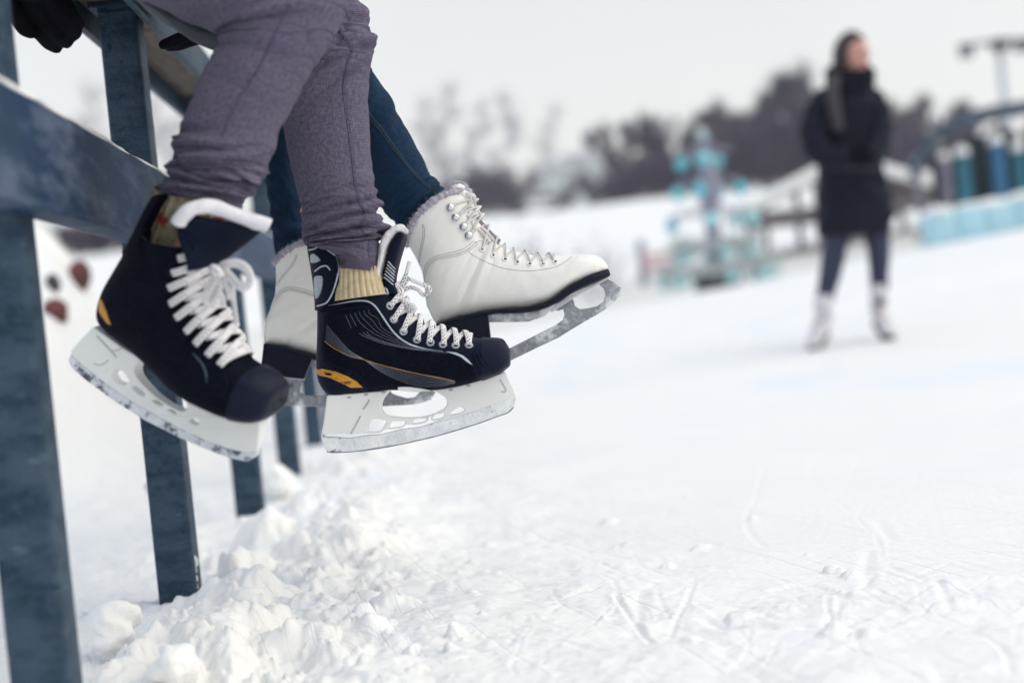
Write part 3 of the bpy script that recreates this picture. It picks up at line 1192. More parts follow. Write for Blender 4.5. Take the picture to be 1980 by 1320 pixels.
M_['seam_ridge'] = mat('seam_ridge', (0.66, 0.65, 0.63), 0.5)
sole_m = layer(mat('black_sole', (0.003, 0.005, 0.015), 0.45, col2=(0.005, 0.008, 0.02), scale=20, bump=0.4, bscale=60, bdist=0.001, stretch=(0.5, 3, 1), spec=0.15), (0.20, 0.22, 0.28), 130, 0.69, 0.74, rough=0.8)
M_['sole'] = sole_m
M_['fur'] = mat('grey_fur', (0.50, 0.47, 0.55), 0.95, col2=(0.36, 0.33, 0.42), scale=120, bump=0.9, bscale=300, bdist=0.003, sheen=0.4)
M_['lining'] = mat('lining', (0.30, 0.28, 0.33), 0.95)
M_['lining_dark'] = mat('lining_dark', (0.012, 0.013, 0.02), 0.95)
M_['grey_lace'] = mat('grey_lace', (0.56, 0.54, 0.54), 0.9, col2=(0.70, 0.68, 0.66), scale=60, bump=0.6, bscale=700, bdist=0.0008)
M_['grey_lace_dark'] = mat('grey_lace_dark', (0.22, 0.20, 0.25), 0.9, col2=(0.30, 0.28, 0.33), scale=80, bump=0.6, bscale=700, bdist=0.0008)
M_['chrome'] = mat('hook_chrome', (0.66, 0.67, 0.71), 0.22, metal=0.9)
M_['ink'] = mat('black_ink', (0.01, 0.01, 0.012), 0.6)


def lace_material():
    m = mat('white_lace', (0.80, 0.78, 0.80), 0.85, bump=0.5, bscale=900, bdist=0.0008)
    nt = m.node_tree
    b = nt.nodes['Principled BSDF']
    uv = nt.nodes.new('ShaderNodeUVMap')
    uv.uv_map = 'uv'
    sp = nt.nodes.new('ShaderNodeSeparateXYZ')
    nt.links.new(uv.outputs[0], sp.inputs[0])

    def math_(op, a, bb=None, c=None):
        n = nt.nodes.new('ShaderNodeMath')
        n.operation = op
        for i, x in enumerate((a, bb, c)):
            if x is None:
                continue
            if isinstance(x, (int, float)):
                n.inputs[i].default_value = x
            else:
                nt.links.new(x, n.inputs[i])
        return n.outputs[0]
    u, v = sp.outputs[0], sp.outputs[1]
    # slanted woven ticks in two rows
    av = math_('ABSOLUTE', v)
    band = math_('LESS_THAN', math_('ABSOLUTE', math_('SUBTRACT', av, 0.0014)), 0.00075)
    ph = math_('FRACT', math_('ADD', math_('MULTIPLY', u, 170.0), math_('MULTIPLY', v, 160.0)))
    dash = math_('LESS_THAN', ph, 0.34)
    on = math_('MULTIPLY', band, dash)
    # the ticks stand in runs along the lace
    run = math_('LESS_THAN', math_('FRACT', math_('MULTIPLY', u, 22.0)), 0.62)
    on = math_('MULTIPLY', on, run)
    x = nt.nodes.new('ShaderNodeMix')
    x.data_type = 'RGBA'
    x.inputs[6].default_value = (0.80, 0.78, 0.80, 1)
    x.inputs[7].default_value = (0.03, 0.03, 0.05, 1)
    nt.links.new(on, x.inputs['Factor'])
    nt.links.new(x.outputs[2], b.inputs['Base Color'])
    # weave
    w = nt.nodes.new('ShaderNodeTexWave')
    w.inputs['Scale'].default_value = 260
    w.inputs['Distortion'].default_value = 2.0
    nt.links.new(uv.outputs[0], w.inputs['Vector'])
    bp = nt.nodes['bump']
    ad = math_('ADD', w.outputs['Fac'], bp.inputs['Height'].links[0].from_socket)
    nt.links.new(ad, bp.inputs['Height'])
    return m


M_['lace'] = lace_material()


# ------------------------------------------------------------------ pieces all skates share
def eyelet_at(loc, nor, r, parent, ring_m, hole_m=None, thick=0.0016, name='eyelet'):
    nor = Vector(nor).normalized()
    q = nor.to_track_quat('Z', 'Y').to_matrix()
    mb = MB()
    n, k = 18, 6
    v, f = [], []
    rr = r * 0.30
    for i in range(n):
        a = 2 * math.pi * i / n
        for j in range(k):
            b = 2 * math.pi * j / k
            p = Vector(((r - rr + rr * math.cos(b)) * math.cos(a), (r - rr + rr * math.cos(b)) * math.sin(a), thick * math.sin(b) * 0.9))
            v.append(Vector(loc) + q @ p)
    for i in range(n):
        for j in range(k):
            f.append((i * k + j, i * k + (j + 1) % k, ((i + 1) % n) * k + (j + 1) % k, ((i + 1) % n) * k + j))
    mb.add(v, f)
    e = mb.build(name, ring_m, parent)
    mb = MB()
    mb.add([Vector(loc) + q @ Vector(((r - rr) * math.cos(a), (r - rr) * math.sin(a), 0.0002)) for a in np.linspace(0, 2 * math.pi, 14)[:-1]], [tuple(range(13))])
    mb.build('eyelet_hole', hole_m or M_['hole'], e)
    return e


def surf_path(loft, knots, n=10):
    """knots (i, theta, lift) on a loft -> points and normals"""
    K = catmull(knots, n)
    P = loft.P(K[:, 0], K[:, 1])
    N = loft.N(K[:, 0], K[:, 1])
    return P + N * K[:, 2:3], N


def free_path(fr, pts, n=8):
    """points (px, py, w) -> smooth local path with normals facing the viewer"""
    L = [tuple(fr.pt(p, p[2])) for p in pts]
    P = catmull(L, n)
    N = np.tile(np.array((0.12, 0.25, 0.96)), (len(P), 1))
    return P, N


def sec(fr, Tp, Bp, w, p=1.0, q=1.0, k=0.0, bulge=(0, 0, 0), w0=0.0):
    return (fr.pt(Tp, w0), fr.pt(Bp, w0), w, p, q, k, bulge)


# ------------------------------------------------------------------ the hockey skate seen from the side
def hockey_side():
    fr = Frame(800, 680, 2.10)
    sk = thing('hockey_skate', 'black hockey skate with white piping and tall ankle guard, seen from the side', 'ice skate', fr.M, 'pair of black hockey skates')
    raw = [((1392, 740), (1392, 786), .012, .8, .7), ((1389, 722), (1388, 804), .026, .75, .7), ((1374, 694), (1368, 822), .035, .7, .68), ((1348, 664), (1338, 845), .0415, .68, .66),
           ((1288, 657), (1285, 868), .0455, .78, .7), ((1222, 655), (1225, 888), .0475, .85, .7), ((1130, 641), (1110, 918), .0485, .9, .72), ((1040, 618), (980, 938), .047, .9, .75),
           ((958, 588), (850, 938), .044, .9, .75), ((888, 548), (700, 940), .041, .9, .78), ((850, 512), (560, 955), .039, .9, .8),
           ((826, 470), (425, 968), .0375, .9, .8), ((808, 430), (358, 900), .037, .92, .85), ((792, 395), (342, 800), .038, .95, .9),
           ((780, 366), (346, 680), .0395, 1, .9), ((773, 348), (348, 560), .041, 1, .9), ((768, 337), (346, 428), .0425, 1, .9)]
    lf = Loft([sec(fr, B(*t), B(*b), *r, k=.10 if i < 10 else .0) for i, (t, b, *r) in enumerate(raw)])
    # the lighter leather of collar, lace strip and heel against the dark quarter
    facing = [B(*p) for p in ((330, 540), (345, 505), (410, 484), (500, 468), (600, 456), (660, 486), (720, 566), (780, 642), (860, 694), (960, 722), (1050, 732), (1130, 750), (1190, 806), (1225, 880), (1300, 900), (1320, 600), (900, 480), (760, 260), (320, 380))]
    facing = [tuple(fr.pt(p))[:2] for p in facing]
    heel = [tuple(fr.pt(B(*p)))[:2] for p in ((300, 500), (408, 520), (395, 600), (380, 700), (400, 780), (480, 825), (560, 850), (625, 920), (640, 990), (300, 1000))]
    boot = lf.tubemesh('boot', 150, 72, [M_['boot_black'], M_['boot_leather'], M_['lining_dark']], sk, lip=0.005,
                       fmat=lambda c: 1 if inside(c, facing) or inside(c, heel) else 0)
    bv = bvh_of(boot)
    # toe cap: harder shell over the toe
    lf.patch('toe_cap', M_['toe_plastic'], sk, 0.0, 4.75, -math.pi, math.pi, 46, 64, 0.0016, 0.0030, close0=True)
    # tendon guard and collar wrap
    sh = Loft([sec(fr, B(*t), B(*b), w, 1, .95) for t, b, w in (((775, 480), (346, 505), .0405), ((768, 400), (343, 440), .0425), ((745, 320), (337, 370), .0435), ((715, 220), (322, 270), .0425), ((700, 165), (310, 205), .041), ((690, 105), (303, 150), .0385))])

    def th0(i):
        cc = np.interp(i, [0, .5, 1, 2, 3, 4, 4.55, 5], [-.80, -.60, -.46, -.27, -.22, -.26, -.50, -.75])
        return math.acos(cc)
    gd = sh.patch('tendon_guard', M_['boot_leather'], sk, 0.0, 5.0, th0, None, 30, 36, 0.0032, 0.0062)
    gbv = bvh_of(gd)
    rb = RB()
    for pl in ([(302, 178), (330, 172), (366, 158), (420, 190), (455, 222), (462, 270), (455, 330), (430, 410), (405, 455), (385, 470), (346, 482)],
               [(333, 294), (365, 270), (388, 264), (402, 268), (418, 288)]):
        drape_ribbon(rb, fr, gbv, [B(*p) for p in pl], 0.0024, 0.0011, 0.0, 6)
    rb.build('guard_piping', M_['piping'], gd)
    for poly in ([(314, 205), (330, 196), (352, 212), (370, 236), (340, 247), (318, 250)], [(334, 322), (360, 316), (377, 320), (379, 350), (372, 400), (355, 438), (342, 445), (338, 400)]):
        drape_fill('guard_badge', fr, gbv, fillet([B(*p) for p in poly], 6, 4), M_['silver_badge'], gd, 0.0022, 4)
    # piping and stitched pinstripes on the quarter
    rb = RB()
    drape_ribbon(rb, fr, bv, [B(*p) for p in ((408, 479), (460, 470), (520, 458), (580, 452), (625, 458), (660, 482), (690, 522), (725, 575), (760, 622), (800, 660), (850, 690), (900, 706), (960, 719), (1030, 727))], 0.0026, 0.0013, 0, 6, taper=True)
    rb.build('piping', M_['piping'], boot)
    drape_fill('side_flash', fr, bv, [B(*p) for p in ((1048, 729), (1100, 735), (1140, 752), (1165, 772), (1192, 803), (1160, 785), (1125, 757), (1085, 742))], M_['piping'], boot, 0.0010, 4)
    rb = RB()
    for k in range(6):                                       # fan under the collar
        x0 = 500 + k * 25
        pts = [(x0 + 0, 500 + 6 * abs(k - 5)), (x0 + 8, 545 - 4 * k), (x0 + 30 + 4 * k, 600 - k * 10), (640 + 12 * k, 660 - 12 * k), (740 + 8 * k, 690 - 8 * k), (830 + 4 * k, 704 - 3 * k), (930, 718)]
        if k < 2:
            pts = pts[:3]
        drape_ribbon(rb, fr, bv, [B(*p) for p in pts], 0.00042, 0.0004, 0, 5)
    for k in range(3):
        drape_ribbon(rb, fr, bv, [B(*p) for p in ((575 + 20 * k, 632 - 6 * k), (640, 662 - 8 * k), (730, 692 - 6 * k), (860, 716 - 3 * k), (960, 726), (1060, 737), (1120, 752))], 0.0005, 0.0005, 0, 5)
    for k in range(8):                                      # bundle that twists from the heel to the toe
        a, b = k / 7, 1 - k / 7
        pts = [(398 - 8 * a, 585 + 88 * a), (440 + 6 * b, 640 + 70 * a), (520, 720 + 36 * a), (596, 768 + 4 * a), (690, 800 + 36 * b), (790, 824 + 60 * b), (900, 850 + 66 * b), (1010, 868 + 48 * b), (1095, 888 + 12 * b)]
        drape_ribbon(rb, fr, bv, [B(*p) for p in pts], 0.00042, 0.0004, 0, 5)
    rb.build('pinstripe', M_['thread_light'], boot)
    rb = RB()
    drape_ribbon(rb, fr, bv, [B(*p) for p in ((388, 672), (440, 712), (520, 750), (596, 771), (690, 800), (790, 826), (900, 850), (1010, 872), (1095, 890))], 0.0009, 0.0006, 0.0002, 5)
    rb.build('gold_pinstripe', M_['thread_gold'], boot)
    drape_fill('gold_flash', fr, bv, [B(*p) for p in ((343, 822), (375, 822), (440, 835), (510, 862), (560, 890), (594, 922), (530, 924), (480, 900), (420, 872), (362, 858), (345, 852))], M_['gold'], boot, 0.0008, 4)
    drape_fill('gold_flash_hole', fr, bv, [B(*p) for p in ((388, 842), (420, 846), (432, 852), (418, 858), (396, 854))], M_['boot_leather'], boot, 0.0013, 4)
    rb = RB()
    for pl in ([(408, 520), (395, 600), (382, 690), (396, 768), (440, 806), (520, 832), (580, 868), (622, 918)], [(352, 524), (400, 518), (470, 503), (560, 488), (620, 490), (660, 510), (700, 560), (745, 620), (800, 672), (870, 704)],
               [(1192, 806), (1208, 830), (1222, 872)], [(845, 590), (820, 640)], [(1225, 660), (1216, 700), (1200, 722), (1185, 740)]):
        rb = RB()
        drape_ribbon(rb, fr, bv, [B(*p) for p in pl], 0.0011, 0.0007, 0, 6)
        rb.build('stitched_edge', M_['boot_leather'], boot)
    tb = bvh_of(boot)
    rb = RB()
    for x in (0, 26, 52):                                    # grooves beside the toe cap
        drape_ribbon(rb, fr, tb, [B(*p) for p in ((1186 + x * .9, 740 + x * .05), (1215 + x, 790), (1232 + x * 1.2, 820), (1262 + x, 860))], 0.0035, 0.0024, 0, 6, taper=True)
    rb.build('toe_rib', M_['boot_leather'], boot)
    # tongue: black outside, thick white felt inside
    tg = Loft([sec(fr, B(*t), B(*b), w, .55, .8) for t, b, w in (((800, 420), (735, 420), .028), ((776, 350), (706, 340), .034), ((783, 290), (722, 262), .037), ((796, 235), (740, 170), .039), ((818, 160), (758, 128), .039), ((831, 112), (783, 98), .037), ((828, 98), (800, 90), .034))])
    to = tg.tubemesh('tongue', 40, 40, [M_['boot_leather']], sk, cap1=True)
    tl = Loft([sec(fr, B(*t), B(*b), w, .6, .8) for t, b, w in (((720, 400), (675, 400), .028), ((702, 345), (664, 338), .035), ((724, 240), (680, 236), .038), ((748, 160), (696, 140), .0405), ((790, 98), (728, 82), .041), ((828, 88), (775, 50), .040), ((836, 76), (806, 44), .037), ((834, 64), (822, 50), .033))])
    lin = tl.tubemesh('felt_lining', 70, 48, [M_['felt']], to, cap1=True, disp=lambda i, t, P: 0.0009 * fbm(i * 5, t * 5, 3, 3))
    tbv = bvh_of(to)
    rb = RB()
    for k in range(6):
        drape_ribbon(rb, fr, tbv, [B(712 + 4 * k - 1.0 * k, 332 - 17 * k + 2), B(735 + 3 * k, 318 - 17 * k + 8), B(754 + 2.4 * k, 338 - 17 * k + 2)][:] if False else [B(710 + 4.5 * k, 325 - 17 * k), B(735 + 3 * k, 345 - 17 * k), B(758 + 2 * k, 366 - 17 * k)], 0.0017, 0.0010, 0, 6)
    rb.build('tongue_stripe', M_['piping'], to)
    # eyelets
    eye = [G(790, 668), G(820, 808), G(855, 932), G(942, 1042), G(1066, 1115), G(1188, 1143), G(1302, 1160), B(1098, 696), B(1170, 696)]
    par = []
    for p in eye:
        l, n = fr.cast(p, bv)
        eyelet_at(l + n * 0.0006, n, 0.0066, sk, M_['eyelet'])
        i, th = lf.find(l)
        par.append((i, abs(th)))
        lm, nm = Vector((l.x, l.y, -l.z)), Vector((n.x, n.y, -n.z))
        eyelet_at(lm + nm * 0.0006, nm, 0.0066, sk, M_['eyelet'])
    # laces criss-cross over the tongue
    rb = RB()
    sg = -1 if lf.P(5, 0.8)[2] < 0 else 1
    for k in range(len(par)):
        i, t = par[k]
        if k + 1 < len(par):
            j, u = par[k + 1]
        for side in (1, -1):
            if k == len(par) - 1:
                if side == 1:
                    P, N = surf_path(lf, [(i, t * sg, .0005), (i, t * sg * .75, .004), (i, 0, .005), (i, -t * sg * .75, .004), (i, -t * sg, .0005)])
                    rb.add(*ribbon_geo(P, N, 0.0078, 0.0017))
                continue
            # from the lower eyelet j on this side over to the upper eyelet k on the other
            a, b = sg * side * u, -sg * side * t
            lift = .0062 if side == 1 else .0036
            mid = (i + j) / 2
            P, N = surf_path(lf, [(j, a, .0004), (j - (j - i) * .05, a * .82, .0042), (j - (j - i) * .22, a * .50, lift), (mid, 0, lift + .0010), (i + (j - i) * .28, b * .35, lift * .6), (i + (j - i) * .1, b * .60, .0012), (i, b * .74, -.0025)])
            rb.add(*ribbon_geo(P, N, 0.0082, 0.0018))
    i, t = par[0]
    for side in (1, -1):
        P, N = surf_path(lf, [(i, sg * side * t, .0004), (i - .04, sg * side * t * .7, .004), (i - .1, sg * side * t * .3, .007), (i - .12, -sg * side * t * .1, .011)])
        rb.add(*ribbon_geo(P, N, 0.0080, 0.0018))
    rb.build('lace', M_['lace'], sk)
    rb = RB()
    bow = [([(905, 665, .010), (950, 610, .014), (985, 560, .016), (1040, 580, .018), (1110, 610, .020), (1165, 635, .020), (1182, 668, .019), (1150, 700, .017), (1120, 705, .015), (1075, 660, .012), (1000, 640, .010), (935, 675, .010)], .0066),
           ([(908, 660, .012), (940, 580, .016), (968, 520, .018), (985, 460, .018), (1000, 405, .017)], .0060),
           ([(905, 690, .016), (930, 745, .021), (980, 790, .026), (1035, 800, .028), (1050, 830, .028), (1020, 856, .026), (970, 800, .022), (925, 745, .018), (905, 690, .016)], .0066),
           ([(905, 690, .012), (950, 770, .016), (985, 850, .020), (1010, 900, .022)], .0068)]
    for pts, w in bow:
        P, N = free_path(fr, [(*G(x, y), z) for x, y, z in pts], 8)
        rb.add(*ribbon_geo(P, N, w, 0.0016))
    P, N = free_path(fr, [(*G(895, 655), .015), (*G(912, 672), .019), (*G(918, 695), .016)], 8)
    rb.add(*ribbon_geo(P, N, 0.010, 0.005))
    rb.build('lace_bow', M_['lace'], sk)
    holder(fr, sk, [B(*p) for p in ((405, 962), (560, 952), (700, 940), (762, 928), (735, 950), (706, 985), (698, 1020), (702, 1050), (735, 1078), (830, 1086), (905, 1084), (980, 1066), (1040, 1036), (1056, 1005), (1046, 978), (1000, 950), (968, 936), (1110, 915), (1260, 872), (1368, 836), (1392, 880), (1420, 935), (1424, 985), (1380, 1030), (1300, 1062), (1150, 1110), (1000, 1146), (800, 1186), (600, 1212), (440, 1215), (376, 1206), (370, 1190), (385, 1110))],
           [[B(*p) for p in ((620, 1160), (628, 1125), (648, 1093), (685, 1092), (724, 1102), (722, 1115), (692, 1160), (650, 1164))],
            [B(*p) for p in ((735, 1143), (752, 1106), (790, 1104), (828, 1104), (820, 1124), (800, 1136))],
            [B(*p) for p in ((858, 1118), (880, 1094), (945, 1090), (936, 1106), (905, 1114))],
            [B(*p) for p in ((968, 1097), (988, 1070), (1040, 1060), (1034, 1082), (1010, 1092))],
            [B(*p) for p in ((1064, 1072), (1086, 1044), (1130, 1026), (1152, 1046), (1120, 1062))]],
           [B(*p) for p in ((372, 1190), (440, 1192), (520, 1198), (600, 1184), (690, 1178), (800, 1150), (900, 1138), (1000, 1108), (1080, 1092), (1150, 1066), (1230, 1044), (1300, 1012), (1370, 988), (1422, 952), (1427, 985), (1418, 1020), (1380, 1058), (1200, 1122), (1000, 1182), (800, 1228), (560, 1266), (440, 1274), (402, 1270), (384, 1240))],
           lip=[B(*p) for p in ((790, 917), (850, 915), (930, 926), (972, 938), (900, 946), (830, 942), (795, 936))],
           marks=[([B(630, 992), B(612, 1022), B(596, 1042)], .0030), ([B(582, 1078), B(560, 1120), B(530, 1175)], .0026), ([B(1340, 880), B(1372, 940), B(1345, 948)], .0022)],
           rivets=[B(520, 978), B(612, 963), B(706, 950), B(1072, 938), B(1168, 915)], lf=lf, edge=[B(*p) for p in ((400, 1268), (440, 1272), (560, 1265), (680, 1249), (800, 1227), (1000, 1181), (1200, 1121), (1320, 1078), (1380, 1056), (1412, 1026))])
    return sk


def holder(fr, sk, outer, holes, steel, lip=None, marks=(), rivets=(), lf=None, frosty='frost', edge=None):
    loc = lambda pts: [tuple(fr.pt(p))[:2] for p in pts]
    me = plate(fillet(loc(outer), 0.004, 3), [fillet(loc(h), 0.003, 3) for h in holes], 0.017, 0.0022)
    # the plastic flares towards the boot
    lo = loc(steel)
    us = np.array([p[0] for p in lo]); vs_ = np.array([p[1] for p in lo])
    a, b = np.polyfit(us, vs_, 1)
    co = np.empty(len(me.vertices) * 3, dtype=np.float32)
    me.vertices.foreach_get('co', co)
    co = co.reshape(-1, 3)
    hgt = np.clip((co[:, 1] - (a * co[:, 0] + b)) / 0.06, -0.2, 1.4)
    co[:, 2] *= 0.62 + 0.75 * np.clip(hgt, 0, 2) ** 1.3
    me.vertices.foreach_set('co', co.ravel())
    h = link('blade_holder', me, M_['holder'], sk)
    autosmooth(h, 40)
    bv = bvh_of(h)
    me = plate(fillet(lo, 0.002, 2), [], 0.0130, 0.0012)
    bm = bmesh.new()
    bm.from_mesh(me)
    bmesh.ops.triangulate(bm, faces=[f for f in bm.faces if len(f.verts) > 4])
    bm.to_mesh(me)
    bm.free()
    s = link('blade', me, M_[frosty], sk)
    autosmooth(s, 40)
    for pts, w in marks:
        rb = RB()
        drape_ribbon(rb, fr, bv, pts, w, 0.0007, 0, 5)
        rb.build('moulded_mark', M_['holder_mark'], h)
    for p in rivets:
        l, n = fr.cast(p, bv)
        if l is not None:
            mb = MB()
            mb.ball((0, 0, 0), 0.0036, 10, 6, (1, 0.5, 0.35))
            o = mb.build('rivet', M_['holder_mark'], h)
            o.location = l
    if edge:
        mb = MB()
        Q = catmull([tuple(fr.pt(p)) for p in edge], 6)
        mb.tube(Q, 0.0021, 8)
        mb.build('ground_edge', M_['bare_steel'], s)
    if lip:
        me = plate(fillet(loc(lip), 0.003, 3), [], 0.060, 0.0015)
        autosmooth(link('holder_bridge', me, M_['holder'], h), 40)
    # crusted snow on the runner
    return h


SK_SIDE = hockey_side()


# ------------------------------------------------------------------ the hockey skate turned towards the viewer
def hockey_turned():
    fr = Frame(340, 640, 1.82, yaw=22, tilt=12)
    sk = thing('hockey_skate', 'black hockey skate pointing toe down, tongue flared open, nearest the camera', 'ice skate', fr.M, 'pair of black hockey skates')
    raw = [((1030, 960), (1010, 1030), .014, .8, .7), ((1024, 940), (1002, 1062), .028, .75, .7), ((1000, 914), (975, 1088), .037, .7, .68), ((955, 880), (918, 1094), .0435, .7, .66), ((895, 850), (825, 1074), .0475, .75, .68),
           ((850, 815), (730, 1040), .0485, .88, .7), ((820, 760), (630, 995), .048, .9, .72), ((795, 700), (550, 945), .046, .9, .75), ((762, 638), (480, 878), .0435, .9, .75),
           ((730, 578), (400, 806), .0415, .9, .78), ((706, 522), (310, 740), .0395, .9, .8), ((690, 472), (222, 675), .038, .9, .82), ((678, 428), (182, 610), .038, .92, .86),
           ((672, 388), (205, 500), .039, .95, .9), ((662, 345), (268, 390), .041, 1, .9), ((642, 310), (335, 285), .043, 1, .9), ((640, 285), (385, 215), .044, 1, .9)]
    lf = Loft([sec(fr, A(*t), A(*b), *r, k=.10 if i < 10 else .0) for i, (t, b, *r) in enumerate(raw)])
    boot = lf.tubemesh('boot', 150, 72, [M_['boot_black'], M_['boot_leather']], sk, lip=0.005)
    bv = bvh_of(boot)
    lf.patch('toe_cap', M_['toe_plastic'], sk, 0.0, 3.7, -math.pi, math.pi, 46, 64, 0.0016, 0.0030, close0=True)
    # collar at the back of the ankle, around the sock
    sh = Loft([sec(fr, A(*t), A(*b), w, 1, .95) for t, b, w in (((640, 330), (325, 300), .0435), ((650, 280), (365, 235), .0445), ((668, 215), (400, 165), .0445), ((690, 150), (435, 95), .043), ((705, 105), (462, 45), .041))])
    gd = sh.patch('tendon_guard', M_['boot_black'], sk, 0.0, 4.0, lambda i: math.acos(np.interp(i, [0, 1, 3, 4], [.0, -.30, -.66, -.80])), None, 26, 30, 0.003, 0.006)
    rb = RB()
    drape_ribbon(rb, fr, bv, [A(*p) for p in ((372, 232), (400, 258), (435, 290), (455, 330), (458, 380), (447, 430), (442, 480), (452, 540), (475, 590), (505, 645), (540, 700))], 0.0024, 0.0013, 0, 6, taper=True)
    rb.build('piping', M_['piping_teal'], boot)
    rb = RB()
    drape_ribbon(rb, fr, bv, [A(*p) for p in ((615, 785), (640, 812), (665, 845), (680, 885), (684, 930))], 0.0022, 0.0012, 0, 6, taper=True)
    rb.build('piping', M_['piping_teal'], boot)
    rb = RB()
    drape_ribbon(rb, fr, bv, [A(*p) for p in ((268, 440), (275, 520), (310, 600), (350, 660), (400, 740), (470, 830), (520, 890))], 0.0012, 0.0008, 0, 6)
    rb.build('stitched_edge', M_['boot_leather'], boot)
    rb = RB()
    drape_ribbon(rb, fr, bv, [A(*p) for p in ((770, 890), (778, 930), (775, 980))], 0.0018, 0.0010, 0, 6)
    rb.build('stitched_edge', M_['boot_leather'], boot)
    drape_fill('gold_flash', fr, bv, [A(*p) for p in ((182, 530), (192, 548), (210, 590), (232, 655), (215, 648), (190, 615), (176, 590), (174, 560))], M_['gold'], boot, 0.0008, 4)
    # tongue folded forward, its felt edge showing along the top
    def tsec(L, Rr, w, dl, dr): return (fr.pt(A(*Rr), dr), fr.pt(A(*L), dl), w, .7, .8, 0.0, (0, 0, 0))
    tl = [tsec((600, 400), (735, 372), .010, .030, -.012), tsec((590, 340), (775, 345), .011, .034, -.020), tsec((560, 270), (830, 305), .010, .036, -.026), tsec((545, 215), (890, 258), .0095, .038, -.030),
          tsec((552, 175), (930, 222), .0085, .038, -.032), tsec((590, 135), (950, 200), .0070, .036, -.032)]
    tg = Loft(tl)
    to = tg.tubemesh('tongue', 40, 44, [M_['boot_leather']], sk, cap1=True)
    roll = [(548, 185, .042), (560, 155, .042), (605, 112, .038), (660, 96, .028), (705, 96, .016), (760, 112, .004), (830, 140, -.010), (900, 165, -.020), (960, 180, -.026), (980, 190, -.028)]
    P = catmull([tuple(fr.pt(A(x, y), z)) for x, y, z in roll], 8)
    mb = MB()
    t = np.linspace(0, 1, len(P))
    mb.tube(P, 0.0092 * np.clip(np.minimum(t, 1 - t) * 14 + 0.55, 0, 1) * (1 + 0.05 * np.sin(t * 17) + 0.03 * np.sin(t * 41)), 14)
    mb.build('felt_lining', M_['felt'], to)
    mb = MB()
    mb.box(fr.pt(A(592, 250), .040), (.008, .034, .004), Matrix.Rotation(math.radians(42), 3, 'Z'), .0012)
    autosmooth(mb.build('pull_tab', M_['boot_leather'], to), 40)
    # eyelets and laces
    eye = [E(215, 465), E(165, 575), E(135, 690), E(150, 805), E(200, 915), E(270, 1025), E(340, 1105), E(435, 1190), E(525, 1265)]
    par = []
    for p in eye:
        l, n = fr.cast(p, bv)
        eyelet_at(l + n * 0.0006, n, 0.0052, sk, M_['boot_leather'])
        i, th = lf.find(l)
        par.append((i, abs(th)))
    sg = -1 if lf.P(5, 0.8)[2] < 0 else 1
    far = [(i, min(t, 1.15)) for i, t in par]
    rb = RB()
    n = len(par)
    for k in range(n - 1):
        i, t = par[k]
        j, u = par[k + 1]
        fi, ft = far[k]
        fj, fu = far[k + 1]
        # near eyelet up to the far one above it, and the other thread crossing
        P, N = surf_path(lf, [(j, sg * u, .0004), (j - (j - i) * .06, sg * u * .82, .0045), (j - (j - i) * .35, sg * u * .40, .0075), ((i + j) / 2 - (j - i) * .2, 0, .008), (i, -sg * ft * .45, .006), (i, -sg * ft, .001)])
        rb.add(*ribbon_geo(P, N, 0.0100, 0.0020))
        P, N = surf_path(lf, [(fj, -sg * fu, .0004), (fj - (j - i) * .1, -sg * fu * .7, .004), ((i + j) / 2, -.05 * sg, .0042), (i + (j - i) * .25, sg * t * .5, .0045), (i + (j - i) * .1, sg * t * .62, .0020), (i, sg * t * .74, -.0025)])
        rb.add(*ribbon_geo(P, N, 0.0092, 0.0019))
    i, t = par[-1]
    P, N = surf_path(lf, [(i, sg * t, .0005), (i + .05, sg * t * .7, .005), (i, 0, .0065), (i - .05, -sg * t * .6, .005), (i, -sg * t, .0005)])
    rb.add(*ribbon_geo(P, N, 0.0105, 0.0020))
    i, t = par[0]
    P, N = surf_path(lf, [(i, sg * t, .0005), (i + .10, sg * t * .7, .0045), (i + .25, sg * t * .3, .008), (i + .3, 0, .013)])
    rb.add(*ribbon_geo(P, N, 0.0100, 0.0020))
    rb.build('lace', M_['lace'], sk)
    l, nn = fr.cast(E(480, 600), bv)
    wk = (l.z if l is not None else 0.03)
    rb = RB()
    for pts, w in (([(500, 560, 8), (560, 515, 14), (640, 500, 18), (710, 530, 20), (748, 590, 20), (742, 650, 19), (705, 678, 18), (660, 660, 17), (610, 610, 14), (560, 560, 11), (515, 560, 9)], .0112),
                   ([(500, 560, 12), (480, 620, 16), (445, 690, 17), (420, 750, 15), (440, 790, 13), (490, 740, 13), (520, 660, 14), (530, 590, 13)], .0125),
                   ([(540, 560, 12), (600, 600, 13), (620, 680, 12), (628, 780, 10), (640, 880, 8), (650, 960, 7)], .0068),
                   ([(545, 570, 12), (560, 640, 14), (590, 720, 13), (600, 770, 11)], .0080),
                   ([(420, 660, 10), (500, 690, 13), (545, 760, 12), (550, 820, 9)], .0075)):
        P, N = free_path(fr, [(*E(x, y), wk - 0.014 + z * 0.001) for x, y, z in pts], 8)
        rb.add(*ribbon_geo(P, N, w, 0.0018))
    P, N = free_path(fr, [(*E(478, 545), wk + .002), (*E(505, 562), wk + .008), (*E(530, 590), wk + .004)], 8)
    rb.add(*ribbon_geo(P, N, 0.013, 0.006))
    rb.build('lace_bow', M_['lace'], sk)
